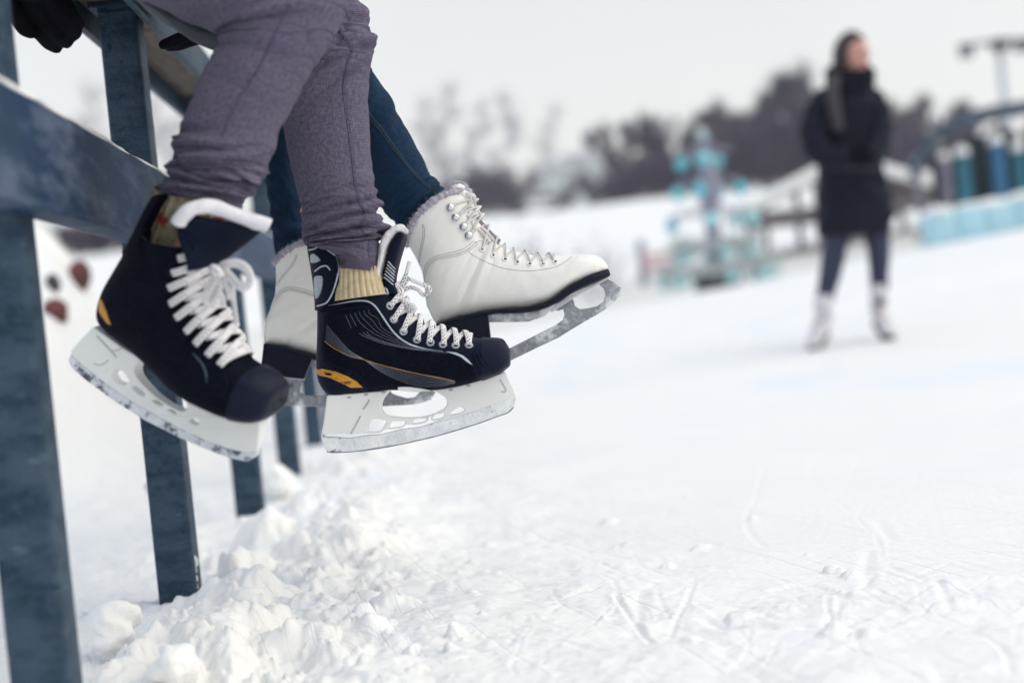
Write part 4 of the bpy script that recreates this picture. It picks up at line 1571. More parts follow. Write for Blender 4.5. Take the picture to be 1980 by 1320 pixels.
    holder(fr, sk, [A(*p) for p in ((178, 652), (250, 706), (320, 756), (405, 806), (385, 830), (362, 850), (366, 886), (400, 930), (455, 985), (520, 1030), (580, 1058), (604, 1052), (606, 1018), (590, 975), (640, 1005), (720, 1040), (830, 1074), (900, 1088), (958, 1098), (952, 1150), (934, 1245), (880, 1262), (800, 1250), (690, 1212), (560, 1148), (430, 1078), (300, 1000), (180, 905), (90, 825), (54, 790), (58, 770), (110, 715))],
           [[A(*p) for p in ((250, 888), (268, 866), (292, 860), (312, 880), (332, 910), (318, 932), (300, 934), (268, 916))],
            [A(*p) for p in ((340, 944), (362, 936), (406, 976), (400, 990), (372, 976))],
            [A(*p) for p in ((434, 1004), (470, 1008), (492, 1028), (478, 1034), (452, 1022))],
            [A(*p) for p in ((506, 1046), (540, 1052), (556, 1070), (530, 1068))],
            [A(*p) for p in ((608, 1098), (640, 1088), (666, 1110), (650, 1122), (625, 1116))]],
           [A(*p) for p in ((52, 792), (90, 818), (180, 896), (300, 986), (430, 1062), (560, 1134), (690, 1196), (800, 1236), (880, 1250), (932, 1240), (926, 1272), (882, 1294), (800, 1276), (680, 1232), (560, 1178), (400, 1098), (260, 1010), (120, 906), (60, 854), (44, 820))],
           marks=[([A(164, 706), A(200, 745), A(258, 808)], .0030), ([A(228, 778), A(262, 776), A(288, 762)], .0015), ([A(150, 838), A(185, 845), A(220, 820)], .0014)],
           rivets=[], lf=lf, frosty='frost_dark', edge=[A(*p) for p in ((60, 852), (120, 905), (260, 1009), (400, 1097), (560, 1177), (680, 1231), (800, 1275), (882, 1292))])
    return sk


fd = mat('frosted_blade_dark', (0.62, 0.65, 0.70), 0.7, col2=(0.78, 0.81, 0.85), scale=60, lo=0.35, hi=0.65, bump=0.9, bscale=150, bdist=0.003)
layer(fd, (0.055, 0.065, 0.11), 42, 0.50, 0.58, rough=0.4)
M_['frost_dark'] = fd
SK_TURN = hockey_turned()


# ------------------------------------------------------------------ white figure skates
def figure_skate():
    fr = Frame(945, 540, 2.24)
    sk = thing('figure_skate', 'white figure skate held toe up, whole side with hooks and laces in view', 'ice skate', fr.M, 'pair of white figure skates')
    raw = [((1470, 634), (1474, 650), .008), ((1463, 612), (1466, 662), .018), ((1436, 580), (1430, 678), .028), ((1380, 553), (1365, 702), .0355), ((1300, 545), (1268, 745), .0405), ((1228, 553), (1178, 802), .042), ((1110, 560), (1085, 868), .0415),
           ((1000, 556), (975, 900), .039), ((900, 536), (840, 912), .036), ((830, 516), (700, 922), .0335), ((775, 480), (560, 946), .032), ((735, 440), (430, 982), .031), ((700, 395), (348, 992), .031),
           ((668, 345), (300, 905), .0315), ((642, 295), (280, 790), .033), ((622, 245), (262, 680), .035), ((606, 200), (225, 585), .0375), ((588, 168), (190, 525), .039), ((560, 140), (160, 476), .0405)]
    bl = fr.pt(C(305, 239)) - fr.pt(C(360, 305))
    n = len(raw)
    secs = []
    for i, (t, b, w) in enumerate(raw):
        f = max(0, (i - 13) / (n - 14)) ** 1.5
        secs.append(sec(fr, C(*t), C(*b), w, .92 if i > 3 else .85, .8 if i < 12 else .92, .12 if i < 10 else 0.0, tuple(bl * f)))
    lf = Loft(secs)
    def crease(i, t, P):
        d = 0.0016 * np.exp(-((i - 10.4 - 0.5 * np.cos(t)) / 0.25) ** 2) - 0.0024 * np.exp(-np.abs((i - 11.0 - 0.5 * np.cos(t)) / 0.16)) - 0.0018 * np.exp(-np.abs((i - 9.9 - 0.35 * np.cos(t + .4)) / 0.14)) * np.clip(np.cos(t) + .3, 0, 1) - 0.0014 * np.exp(-np.abs((i - 12.1 - 0.4 * np.cos(t - .3)) / 0.15)) * np.clip(np.cos(t) + .5, 0, 1) + 0.0008 * np.exp(-((i - 13.2) / .3) ** 2)
        return d + 0.0006 * fbm(i * 1.5, t * 2, 5, 3)
    boot = lf.tubemesh('boot', 170, 80, [M_['white_leather']], sk, lip=0.004, disp=crease)
    bv = bvh_of(boot)
    # seams
    rb, rr = RB(), RB()
    for pl in ([(612, 468), (590, 488), (545, 520), (480, 545), (400, 560), (340, 580), (300, 612), (280, 660), (272, 730)], [(600, 455), (575, 478), (535, 507), (475, 530), (395, 547), (332, 568), (290, 602), (270, 655), (264, 720)],
               [(266, 350), (275, 400), (268, 460), (252, 530), (240, 610)], [(258, 352), (264, 402), (257, 460), (243, 530), (234, 600)],
               [(555, 520), (580, 545), (640, 580), (720, 615), (800, 640), (900, 654), (980, 655), (1060, 645), (1130, 630), (1190, 600), (1240, 560)], [(600, 470), (640, 460), (680, 470), (700, 485)]):
        drape_ribbon(rb, fr, bv, [C(*p) for p in pl], 0.0006, 0.0003, 0.0001, 6)
    rb.build('stitching', M_['seam'], boot)
    drape_ribbon(rr, fr, bv, [C(*p) for p in ((622, 478), (596, 500), (550, 530), (482, 556), (404, 570), (346, 590), (308, 620), (288, 668), (281, 740))], 0.0022, 0.0012, 0, 6)
    drape_ribbon(rr, fr, bv, [C(*p) for p in ((283, 745), (286, 830), (305, 900), (338, 970), (360, 1000))], 0.0020, 0.0012, 0, 6)
    rr.build('seam_ridge', M_['seam_ridge'], boot)
    # fur collar: soft roll with hairs
    ths = np.linspace(0, 2 * math.pi, 61)[:-1]
    ring = lf.P(np.full(60, n - 1.0), ths)
    ringc = np.vstack([ring, ring[:1]])
    rsm = catmull([tuple(p) for p in ringc], 3)
    mb = MB()
    jit = 1 + 0.35 * vnoise(np.arange(len(rsm)) * 0.9, np.zeros(len(rsm)), 5)
    jit[-1] = jit[0]
    mb.tube(rsm, 0.0052 * jit, 10, cap=False)
    fur = mb.build('fur_trim', M_['fur'], sk)
    v, f = [], []
    R = random.Random(3)
    ctr = ring.mean(axis=0)
    for k in range(2600):
        a = R.random() * (len(rsm) - 1)
        p = rsm[int(a)] * (1 - a % 1) + rsm[min(int(a) + 1, len(rsm) - 1)] * (a % 1)
        d = np.array([R.gauss(0, 1), R.gauss(0, 1), R.gauss(0, 1)])
        d /= np.linalg.norm(d)
        s = np.cross(d, [0.3, 0.5, 0.8])
        s /= np.linalg.norm(s)
        r0, L = 0.004, R.uniform(0.003, 0.0065)
        b = len(v)
        e = np.array([R.gauss(0, .002), R.gauss(0, .002), R.gauss(0, .002)])
        v += [p + d * r0 - s * .00028, p + d * r0 + s * .00028, p + d * (r0 + L) + e]
        f.append((b, b + 1, b + 2))
    hairs = mk('fur_hair', v, f, M_['fur'], fur, False)
    tag(hairs, kind='stuff')
    # tongue top standing above the collar
    tg = Loft([sec(fr, C(*t), C(*b), w, .75, .85) for t, b, w in (((612, 240), (560, 260), .022), ((590, 180), (520, 200), .025), ((570, 150), (470, 165), .026), ((545, 115), (432, 150), .0255), ((530, 100), (440, 122), .024), ((515, 92), (462, 104), .020))])
    tg.tubemesh('tongue', 30, 36, [M_['white_leather']], sk, cap1=True, disp=lambda i, t, P: 0.0012 * fbm(i * 3, t * 4, 9, 3))
    tl2 = [C(418, 165), C(432, 128), C(455, 106), C(482, 92), C(512, 92), C(534, 104), C(542, 126)]
    P = catmull([tuple(fr.pt(p, .006)) for p in tl2], 6)
    mb = MB()
    mb.tube(P, 0.0056, 10)
    tf = mb.build('tongue_fur', M_['fur'], sk)
    v, f = [], []
    for k in range(900):
        p = P[R.randrange(len(P))]
        d = np.array([R.gauss(0, 1), R.gauss(0, 1), R.gauss(0, 1)])
        d /= np.linalg.norm(d)
        s = np.cross(d, [0.3, 0.5, 0.8])
        s /= np.linalg.norm(s)
        b = len(v)
        L = R.uniform(.003, .0065)
        v += [p + d * .0045 - s * .00028, p + d * .0045 + s * .00028, p + d * (.0045 + L)]
        f.append((b, b + 1, b + 2))
    tag(mk('fur_hair', v, f, M_['fur'], tf, False), kind='stuff')
    # eyelets, hooks, laces
    eye = [H(605, 933), H(747, 1008), H(903, 1060), H(1057, 1100), H(1218, 1123), H(1388, 1123), C(1130, 596)]
    par = []
    for p in eye:
        l, nn = fr.cast(p, bv)
        for sgn in (1, -1):
            eyelet_at(Vector((l.x, l.y, l.z * sgn)) + Vector((nn.x, nn.y, nn.z * sgn)) * .0003, (nn.x, nn.y, nn.z * sgn), 0.0052, sk, M_['white_leather'])
        i, th = lf.find(l)
        par.append((i, abs(th)))
    sg = -1 if lf.P(5, 0.8)[2] < 0 else 1
    hooks = []
    for p in (H(200, 405), H(268, 530), H(368, 650), H(433, 762)):
        l, nn = fr.cast(p, bv)
        i, th = lf.find(l)
        hooks.append((i, abs(th)))
        for sgn in (1, -1):
            L, Nn = Vector((l.x, l.y, l.z * sgn)), Vector((nn.x, nn.y, nn.z * sgn))
            q = Nn.to_track_quat('Z', 'Y').to_matrix()
            mb = MB()
            pts, fcs = [], []
            prof = [(.0064, .0), (.0062, .0012), (.0036, .0016), (.0034, .0036), (.0052, .0042), (.0056, .0052), (.0046, .0066), (.0024, .0074), (.0002, .0077)]
            m = 16
            for (rr_, hh) in prof:
                for a in range(m):
                    pts.append(L + q @ Vector((rr_ * math.cos(a * 2 * math.pi / m), rr_ * math.sin(a * 2 * math.pi / m), hh)))
            for a in range(len(prof) - 1):
                for b in range(m):
                    fcs.append((a * m + b, a * m + (b + 1) % m, (a + 1) * m + (b + 1) % m, (a + 1) * m + b))
            mb.add(pts, fcs)
            mb.build('lace_hook', M_['chrome'], sk)
    mb = MB()
    allp = hooks + par
    for k in range(len(allp) - 1):
        i, t = allp[k]
        j, u = allp[k + 1]
        for side in (1, -1):
            a, b = sg * side * u, -sg * side * t
            lift = .0042 if side == 1 else .0024
            P, N = surf_path(lf, [(j, a, -.001), (j - (j - i) * .05, a * .85, .0022), (j - (j - i) * .3, a * .45, lift), ((i + j) / 2, 0, lift + .0012), (i + (j - i) * .3, b * .45, lift), (i + (j - i) * .05, b * .85, .0022), (i, b, -.001 if k >= 4 else .003)], 7)
            mb.tube(P, 0.0017 if k < 4 or side == 1 else 0.0010, 7)
    i, t = par[-1]
    P, N = surf_path(lf, [(i, sg * t, -.001), (i, sg * t * .6, .002), (i, 0, .003), (i, -sg * t * .6, .002), (i, -sg * t, -.001)], 7)
    mb.tube(P, 0.0017, 7)
    mb.build('lace', M_['grey_lace'], sk)
    rb = RB()
    for pts, w, mm in (([(330, 225, 18), (285, 260, 24), (265, 330, 27), (270, 420, 28), (285, 495, 28), (320, 520, 27), (365, 490, 26), (392, 430, 25), (378, 350, 24), (355, 290, 22), (375, 240, 20)], .0042, 0),
                       ([(480, 250, 20), (510, 300, 20), (525, 380, 18), (570, 460, 16), (620, 560, 14)], .0034, 0),
                       ([(395, 500, 27), (450, 515, 26), (500, 490, 24), (540, 480, 20)], .0052, 0),
                       ([(440, 250, 22), (445, 340, 24), (430, 440, 25), (440, 520, 25), (470, 560, 22)], .0044, 0),
                       ([(470, 560, 24), (490, 620, 24), (490, 690, 24), (510, 720, 23)], .0032, 0),
                       ([(560, 675, 22), (620, 740, 21), (690, 810, 20), (745, 880, 18)], .0040, 0),
                       ([(600, 650, 20), (680, 730, 19), (740, 800, 18), (785, 870, 17)], .0048, 0),
                       ([(470, 775, 24), (500, 810, 24), (525, 850, 22), (560, 810, 20), (540, 770, 20)], .0034, 0),
                       ([(400, 235, 24), (440, 240, 26), (500, 255, 24), (500, 320, 22), (440, 300, 24)], .0066, 0)):
        P, N = free_path(fr, [(*H(x, y), z * .001) for x, y, z in pts], 8)
        rb.add(*ribbon_geo(P, N, w, 0.0014))
    bow = rb.build('lace_bow', M_['grey_lace'], sk)
    rb = RB()
    for pts, w in (([(470, 290, 19), (455, 350, 20), (465, 430, 19), (500, 490, 17), (545, 530, 16), (600, 600, 15), (680, 690, 14), (760, 770, 13), (805, 815, 12), (840, 830, 11)], .0062), ([(760, 765, 13), (800, 850, 12), (820, 850, 12)], .0070)):
        P, N = free_path(fr, [(*H(x, y), z * .001) for x, y, z in pts], 8)
        rb.add(*ribbon_geo(P, N, w, 0.0014))
    rb.build('lace_end', M_['grey_lace_dark'], sk)
    # sole and heel
    sl = Loft([sec(fr, C(*t), C(*b), w, .35, .55) for t, b, w in (((1472, 640), (1482, 662), .012), ((1462, 644), (1484, 690), .024), ((1425, 656), (1440, 712), .032), ((1350, 688), (1362, 748), .039), ((1232, 748), (1250, 800), .0435), ((1130, 826), (1150, 862), .0445),
                                                                      ((1030, 878), (1040, 912), .043), ((900, 898), (905, 934), .038), ((740, 908), (745, 938), .0345), ((600, 930), (606, 962), .0335), ((450, 972), (462, 1004), .033), ((362, 1000), (380, 1030), .030), ((350, 1003), (362, 1020), .018))])
    so = sl.tubemesh('sole', 90, 44, [M_['sole']], sk, cap1=True)
    autosmooth(so, 60)
    me = plate(fillet([tuple(fr.pt(C(*p)))[:2] for p in ((352, 1002), (450, 972), (600, 936), (692, 946), (700, 1030), (708, 1092), (560, 1150), (420, 1200), (398, 1120))], .002, 2), [], 0.062, .002)
    co = np.empty(len(me.vertices) * 3, dtype=np.float32); me.vertices.foreach_get('co', co); co = co.reshape(-1, 3)
    he = link('heel', me, M_['sole'], sk)
    autosmooth(he, 40)
    # blade: plates under sole and heel, stanchions, runner with toe picks
    me = plate(fillet([tuple(fr.pt(C(*p)))[:2] for p in ((684, 944), (745, 936), (900, 934), (1035, 912), (1100, 888), (1098, 916), (1060, 952), (960, 986), (850, 990), (742, 990), (688, 992))], .001, 2), [], 0.050, .001)
    autosmooth(link('shank_plate', me, M_['blade'], sk), 40)
    me = plate(fillet([tuple(fr.pt(C(*p)))[:2] for p in ((1096, 902), (1140, 868), (1250, 806), (1420, 724), (1472, 704), (1470, 712), (1400, 752), (1255, 832), (1130, 914), (1104, 926))], .001, 2), [], 0.046, .001)
    fp_ = autosmooth(link('front_plate', me, M_['chrome_plate'], sk), 40)
    bl_out = [C(*p) for p in ((1110, 912), (1180, 860), (1236, 830), (1248, 846), (1258, 884), (1290, 906), (1330, 902), (1400, 888), (1446, 856), (1458, 806), (1448, 772), (1418, 744), (1440, 722), (1472, 708), (1500, 722), (1530, 744), (1562, 768), (1550, 778), (1562, 792), (1546, 800), (1558, 820), (1540, 830), (1520, 858), (1470, 898), (1400, 942), (1270, 1018), (1150, 1092), (990, 1168), (830, 1246), (700, 1308), (600, 1352), (560, 1366), (545, 1352), (560, 1318),
                                  (590, 1296), (600, 1250), (578, 1190), (556, 1150), (690, 1096), (700, 1130), (720, 1190), (760, 1194), (822, 1166), (980, 1086), (1130, 1010), (1180, 976), (1190, 940), (1182, 906), (1150, 916))]
    me = plate([tuple(fr.pt(p))[:2] for p in bl_out], [], 0.0042, .0006)
    bl_o = autosmooth(link('blade', me, M_['blade'], sk), 40)
    me = plate(fillet([tuple(fr.pt(C(*p)))[:2] for p in ((424, 1196), (560, 1146), (708, 1090), (712, 1100), (564, 1160), (428, 1210))], .001, 2), [], 0.040, .001)
    autosmooth(link('heel_plate', me, M_['chrome_plate'], sk), 40)
    # dark mounting gap in the front plate
    bvp = bvh_of(fp_)
    # size stamped on the rear stanchion
    a, b = fr.pt(C(600, 1180), 0.0025), fr.pt(C(690, 1142), 0.0025)
    fc = bpy.data.curves.new('size_stamp', 'FONT')
    fc.body = '260'
    fc.size = 0.0085
    fc.align_x = 'CENTER'
    fc.extrude = 0.0001
    tmp = bpy.data.objects.new('size_stamp', fc)
    COL.objects.link(tmp)
    dg = bpy.context.evaluated_depsgraph_get()
    me = bpy.data.meshes.new_from_object(tmp.evaluated_get(dg))
    bpy.data.objects.remove(tmp)
    st = link('size_stamp', me, M_['ink'], bl_o, False)
    st.matrix_local = Matrix.Translation(fr.pt(C(643, 1190), 0.0026)) @ Matrix.Rotation(math.radians(29), 4, 'Z')
    return sk, fr


M_['chrome_plate'] = layer(mat('chrome_plate', (0.62, 0.61, 0.66), 0.4, metal=0.25, col2=(0.5, 0.5, 0.55), scale=40), (0.03, 0.03, 0.06), 70, 0.60, 0.66, stretch=(0.5, 1.6, 1))
SK_FIG, FR_FIG = figure_skate()
# the other one of the pair: same skate turned level, further back
fr2 = Frame(760, 640, 2.36, yaw=0, tilt=0)
SK_FIG2 = dup(SK_FIG)
SK_FIG2['label'] = 'white figure skate hanging level, mostly hidden behind the side-on black hockey skate'
ang = math.radians(-27.5)
sc_ = 1.0
# pin the back of the heel to its place in the photograph
anchor = FR_FIG.pt(C(355, 1003))
tgt = at(*B(62, 686), 2.36)
R2 = fr2.M.to_3x3().to_4x4() @ Matrix.Rotation(math.radians(7), 4, 'Y') @ Matrix.Rotation(ang, 4, 'Z')
SK_FIG2.matrix_world = Matrix.Translation(tgt - (R2 @ anchor)) @ R2

# ------------------------------------------------------------------ cloth
def cloth(name, col, col2, freq, thread, amt=0.6, rough=0.9, sheen=0.05, wear=None):
    m = mat(name, col, rough, col2=col2, scale=5, detail=4, lo=0.35, hi=0.7, sheen=sheen, spec=0.15)
    nt = m.node_tree
    b = nt.nodes['Principled BSDF']
    uv = nt.nodes.new('ShaderNodeUVMap')
    uv.uv_map = 'uv'
    sp = nt.nodes.new('ShaderNodeSeparateXYZ')
    nt.links.new(uv.outputs[0], sp.inputs[0])

    def mth(op, a, bb=None):
        n = nt.nodes.new('ShaderNodeMath')
        n.operation = op
        for i, x in enumerate((a, bb)):
            if x is None:
                continue
            if isinstance(x, (int, float)):
                n.inputs[i].default_value = x
            else:
                nt.links.new(x, n.inputs[i])
        return n.outputs[0]
    u, v = sp.outputs[0], sp.outputs[1]
    s = mth('SINE', mth('MULTIPLY', mth('ADD', u, v), freq * 6.283))
    t = mth('SINE', mth('MULTIPLY', mth('SUBTRACT', u, v), freq * 6.283))
    w = mth('MULTIPLY', mth('ADD', mth('MULTIPLY', s, t), 1.0), 0.5)
    n2 = nt.nodes.new('ShaderNodeTexNoise')
    n2.inputs['Scale'].default_value = 190
    n2.inputs['Detail'].default_value = 5
    nt.links.new(uv.outputs[0], n2.inputs['Vector'])
    w2 = mth('MULTIPLY', mth('MULTIPLY', w, n2.outputs['Fac']), amt * 1.6)
    x = nt.nodes.new('ShaderNodeMix')
    x.data_type = 'RGBA'
    nt.links.new(b.inputs['Base Color'].links[0].from_socket, x.inputs[6])
    x.inputs[7].default_value = (*thread, 1)
    nt.links.new(w2, x.inputs['Factor'])
    nt.links.new(x.outputs[2], b.inputs['Base Color'])
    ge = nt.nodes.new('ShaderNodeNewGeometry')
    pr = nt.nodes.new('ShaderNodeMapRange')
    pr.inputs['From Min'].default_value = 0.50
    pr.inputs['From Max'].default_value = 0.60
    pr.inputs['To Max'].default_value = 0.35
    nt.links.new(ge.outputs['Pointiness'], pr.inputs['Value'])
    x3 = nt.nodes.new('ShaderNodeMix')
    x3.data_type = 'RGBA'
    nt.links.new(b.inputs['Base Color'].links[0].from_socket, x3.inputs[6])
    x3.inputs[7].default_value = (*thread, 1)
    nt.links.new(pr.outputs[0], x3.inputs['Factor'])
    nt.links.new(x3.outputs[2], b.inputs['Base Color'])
    bp = nt.nodes.new('ShaderNodeBump')
    bp.inputs['Strength'].default_value = 0.9
    bp.inputs['Distance'].default_value = 0.0012
    nt.links.new(w, bp.inputs['Height'])
    nt.links.new(bp.outputs[0], b.inputs['Normal'])
    return m


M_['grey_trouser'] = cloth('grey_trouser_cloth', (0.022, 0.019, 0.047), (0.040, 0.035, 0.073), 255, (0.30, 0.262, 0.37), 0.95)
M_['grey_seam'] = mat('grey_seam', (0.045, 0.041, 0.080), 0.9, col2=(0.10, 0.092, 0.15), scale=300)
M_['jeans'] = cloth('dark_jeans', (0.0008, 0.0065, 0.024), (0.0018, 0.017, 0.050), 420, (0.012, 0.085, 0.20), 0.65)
M_['jeans_seam'] = mat('jeans_seam', (0.0012, 0.006, 0.018), 0.9, col2=(0.010, 0.030, 0.06), scale=400)
M_['knit'] = mat('sock_wool', (0.66, 0.55, 0.36), 0.95, col2=(0.55, 0.45, 0.28), scale=90, bump=0.8, bscale=420, bdist=0.002, sheen=0.3)
knit2 = layer(mat('sock_wool_patterned', (0.40, 0.36, 0.24), 0.95, col2=(0.28, 0.25, 0.17), scale=90, bump=0.8, bscale=420, bdist=0.002), (0.30, 0.035, 0.03), 26, 0.52, 0.58)
M_['knit2'] = knit2
M_['jacket'] = mat('navy_jacket', (0.004, 0.010, 0.026), 0.7, col2=(0.006, 0.014, 0.034), scale=12)
M_['glove'] = mat('black_glove', (0.0015, 0.0016, 0.004), 0.8, col2=(0.006, 0.006, 0.012), scale=20, bump=0.4, bscale=120, bdist=0.002, spec=0.06)
M_['skin'] = mat('skin', (0.52, 0.27, 0.22), 0.5, col2=(0.60, 0.30, 0.25), scale=9, sss=0.1)
M_['hair'] = mat('brown_hair', (0.020, 0.012, 0.012), 0.6, col2=(0.04, 0.022, 0.02), scale=60, stretch=(1, 1, .2))
M_['parka'] = mat('dark_parka', (0.0022, 0.0036, 0.0125), 0.8, col2=(0.0035, 0.005, 0.017), scale=9, bump=0.4, bscale=14, bdist=0.02, spec=0.2)
M_['scarf'] = mat('dark_scarf', (0.003, 0.0035, 0.011), 0.95, col2=(0.007, 0.007, 0.015), scale=30, spec=0.1)
M_['scarf_end'] = mat('grey_scarf', (0.035, 0.032, 0.042), 0.95, col2=(0.05, 0.046, 0.056), scale=30)
M_['skater_jeans'] = mat('skater_jeans', (0.022, 0.028, 0.062), 0.9, col2=(0.030, 0.038, 0.075), scale=12)
M_['eye'] = mat('eye', (0.03, 0.02, 0.02), 0.2)
M_['lips'] = mat('lips', (0.45, 0.12, 0.12), 0.5)


class Folds:
    """cloth folds: ridges running round a limb, each (i, theta, tilt, height, width, spread)"""

    def __init__(s, lst, rnd=0, seed=1, irange=(0, 3), amp=.003, base=0.0012, bunch=()):
        s.l = list(lst)
        s.bunch = bunch
        R = random.Random(seed)
        for k in range(rnd):
            s.l.append((R.uniform(*irange), R.uniform(0, 6.28), R.uniform(-.5, .5), R.choice((-1, 1, 1)) * amp * R.uniform(.4, 1), R.uniform(.07, .16), R.uniform(.5, 1.3)))
        s.seed, s.base = seed, base

    def __call__(s, I, TH, P):
        d = s.base * fbm(I * 0.9, np.cos(TH) * 1.4 + np.sin(TH) * 0.8, s.seed, 3)
        for (i, t, tl, h, w, sp) in s.l:
            a = np.angle(np.exp(1j * (TH - t)))
            c = i + tl * a + 0.10 * np.sin(a * 2.3 + i * 5)
            x = (I - c) / w
            ridge = np.exp(-x ** 2) - 0.75 * np.exp(-np.abs(x + 1.5) / 0.42) - 0.30 * np.exp(-np.abs(x - 1.7) / 0.6)
            d = d + 1.5 * h * ridge * np.exp(-(a / sp) ** 2)
        # fine sharp creases where the cloth is bunched
        for (ic, wd, am) in s.bunch:
            n1 = fbm(I * 1.15 + np.sin(TH + s.seed) * .55 + s.seed, np.cos(TH * 1.0 + .7) * 1.1 + np.sin(TH) * .9, s.seed + 20, 2)
            n2 = fbm(I * 2.3 - np.sin(TH - 1) * .8, np.cos(TH + .2) * 1.6 + np.sin(TH) * 1.2, s.seed + 30, 2)
            cr = (1 - np.clip(np.abs(n1) * 1.6, 0, 1)) ** 5 * 1.0 + (1 - np.clip(np.abs(n2) * 1.5, 0, 1)) ** 5 * .55
            d = d - am * cr * np.exp(-((I - ic) / wd) ** 2)
        return d * 1.0


def skin_mesh(name, joints, edges, m, parent, root, sub=2, levels_name=None):
    bm = bmesh.new()
    lay = bm.verts.layers.skin.verify()
    vs_ = {}
    for k, (p, r) in joints.items():
        v = bm.verts.new(p)
        rr = r if isinstance(r, tuple) else (r, r)
        v[lay].radius = rr
        v[lay].use_root = (k == root)
        vs_[k] = v
    for a, b in edges:
        bm.edges.new((vs_[a], vs_[b]))
    me = bpy.data.meshes.new(name)
    bm.to_mesh(me)
    bm.free()
    o = bpy.data.objects.new(name, me)
    COL.objects.link(o)
    o.modifiers.new('skin', 'SKIN').use_smooth_shade = True
    sb = o.modifiers.new('sub', 'SUBSURF')
    sb.levels = sb.render_levels = sub
    dg = bpy.context.evaluated_depsgraph_get()
    me2 = bpy.data.meshes.new_from_object(o.evaluated_get(dg))
    bpy.data.objects.remove(o)
    me2.name = name
    me2.materials.clear()
    return link(name, me2, m, parent)


def head_geo(c, fwd, upv, r, mb):
    """a head with brow, nose, lips, chin and ears, centred at c, looking along fwd"""
    fwd = Vector(fwd).normalized()
    upv = (Vector(upv) - fwd * Vector(upv).dot(fwd)).normalized()
    sd_ = fwd.cross(upv)
    n, m = 40, 30
    v, f = [], []
    for j in range(m + 1):
        t = math.pi * j / m
        for i in range(n):
            a = 2 * math.pi * i / n
            x, y, z = math.sin(t) * math.cos(a), math.sin(t) * math.sin(a), math.cos(t)   # x forward
            s = 1.0
            w = 0.78 - (0.20 * max(0, -z - .1) if x > 0 else 0.05 * max(0, -z))
            X, Y, Z = x * 0.92, y * w, z * 1.22
            if x > 0:
                g = lambda yy, zz, sy, sz: math.exp(-((Y - yy) / sy) ** 2 - ((Z - zz) / sz) ** 2)
                X += 0.26 * g(0, -.18, .11, .16) + 0.12 * g(0, .02, .08, .2) + .06 * g(0, -.55, .26, .09) - .05 * g(0, -.68, .3, .06) + .10 * g(0, -.95, .28, .16)
                X += .05 * g(0, .22, .5, .09) - .10 * g(.30, .05, .16, .10) - .10 * g(-.30, .05, .16, .10) + .05 * g(.38, -.25, .2, .2) + .05 * g(-.38, -.25, .2, .2)
            v.append(c + (fwd * X + sd_ * Y + upv * Z) * r)
    for j in range(m):
        for i in range(n):
            f.append((j * n + i, (j + 1) * n + i, (j + 1) * n + (i + 1) % n, j * n + (i + 1) % n))
    mb.add(v, f)
    for sgn in (1, -1):
        e, ef = [], []
        for j in range(7):
            for i in range(10):
                a, t = 2 * math.pi * i / 10, math.pi * j / 6
                e.append(c + (fwd * (-.05 + .17 * math.sin(t) * math.cos(a)) + sd_ * sgn * (.80 + .05 * math.cos(t)) + upv * (-.05 + .27 * math.sin(t) * math.sin(a))) * r)
        for j in range(6):
            for i in range(10):
                ef.append((j * 10 + i, (j + 1) * 10 + i, (j + 1) * 10 + (i + 1) % 10, j * 10 + (i + 1) % 10))
        mb.add(e, ef)
    return fwd, sd_, upv


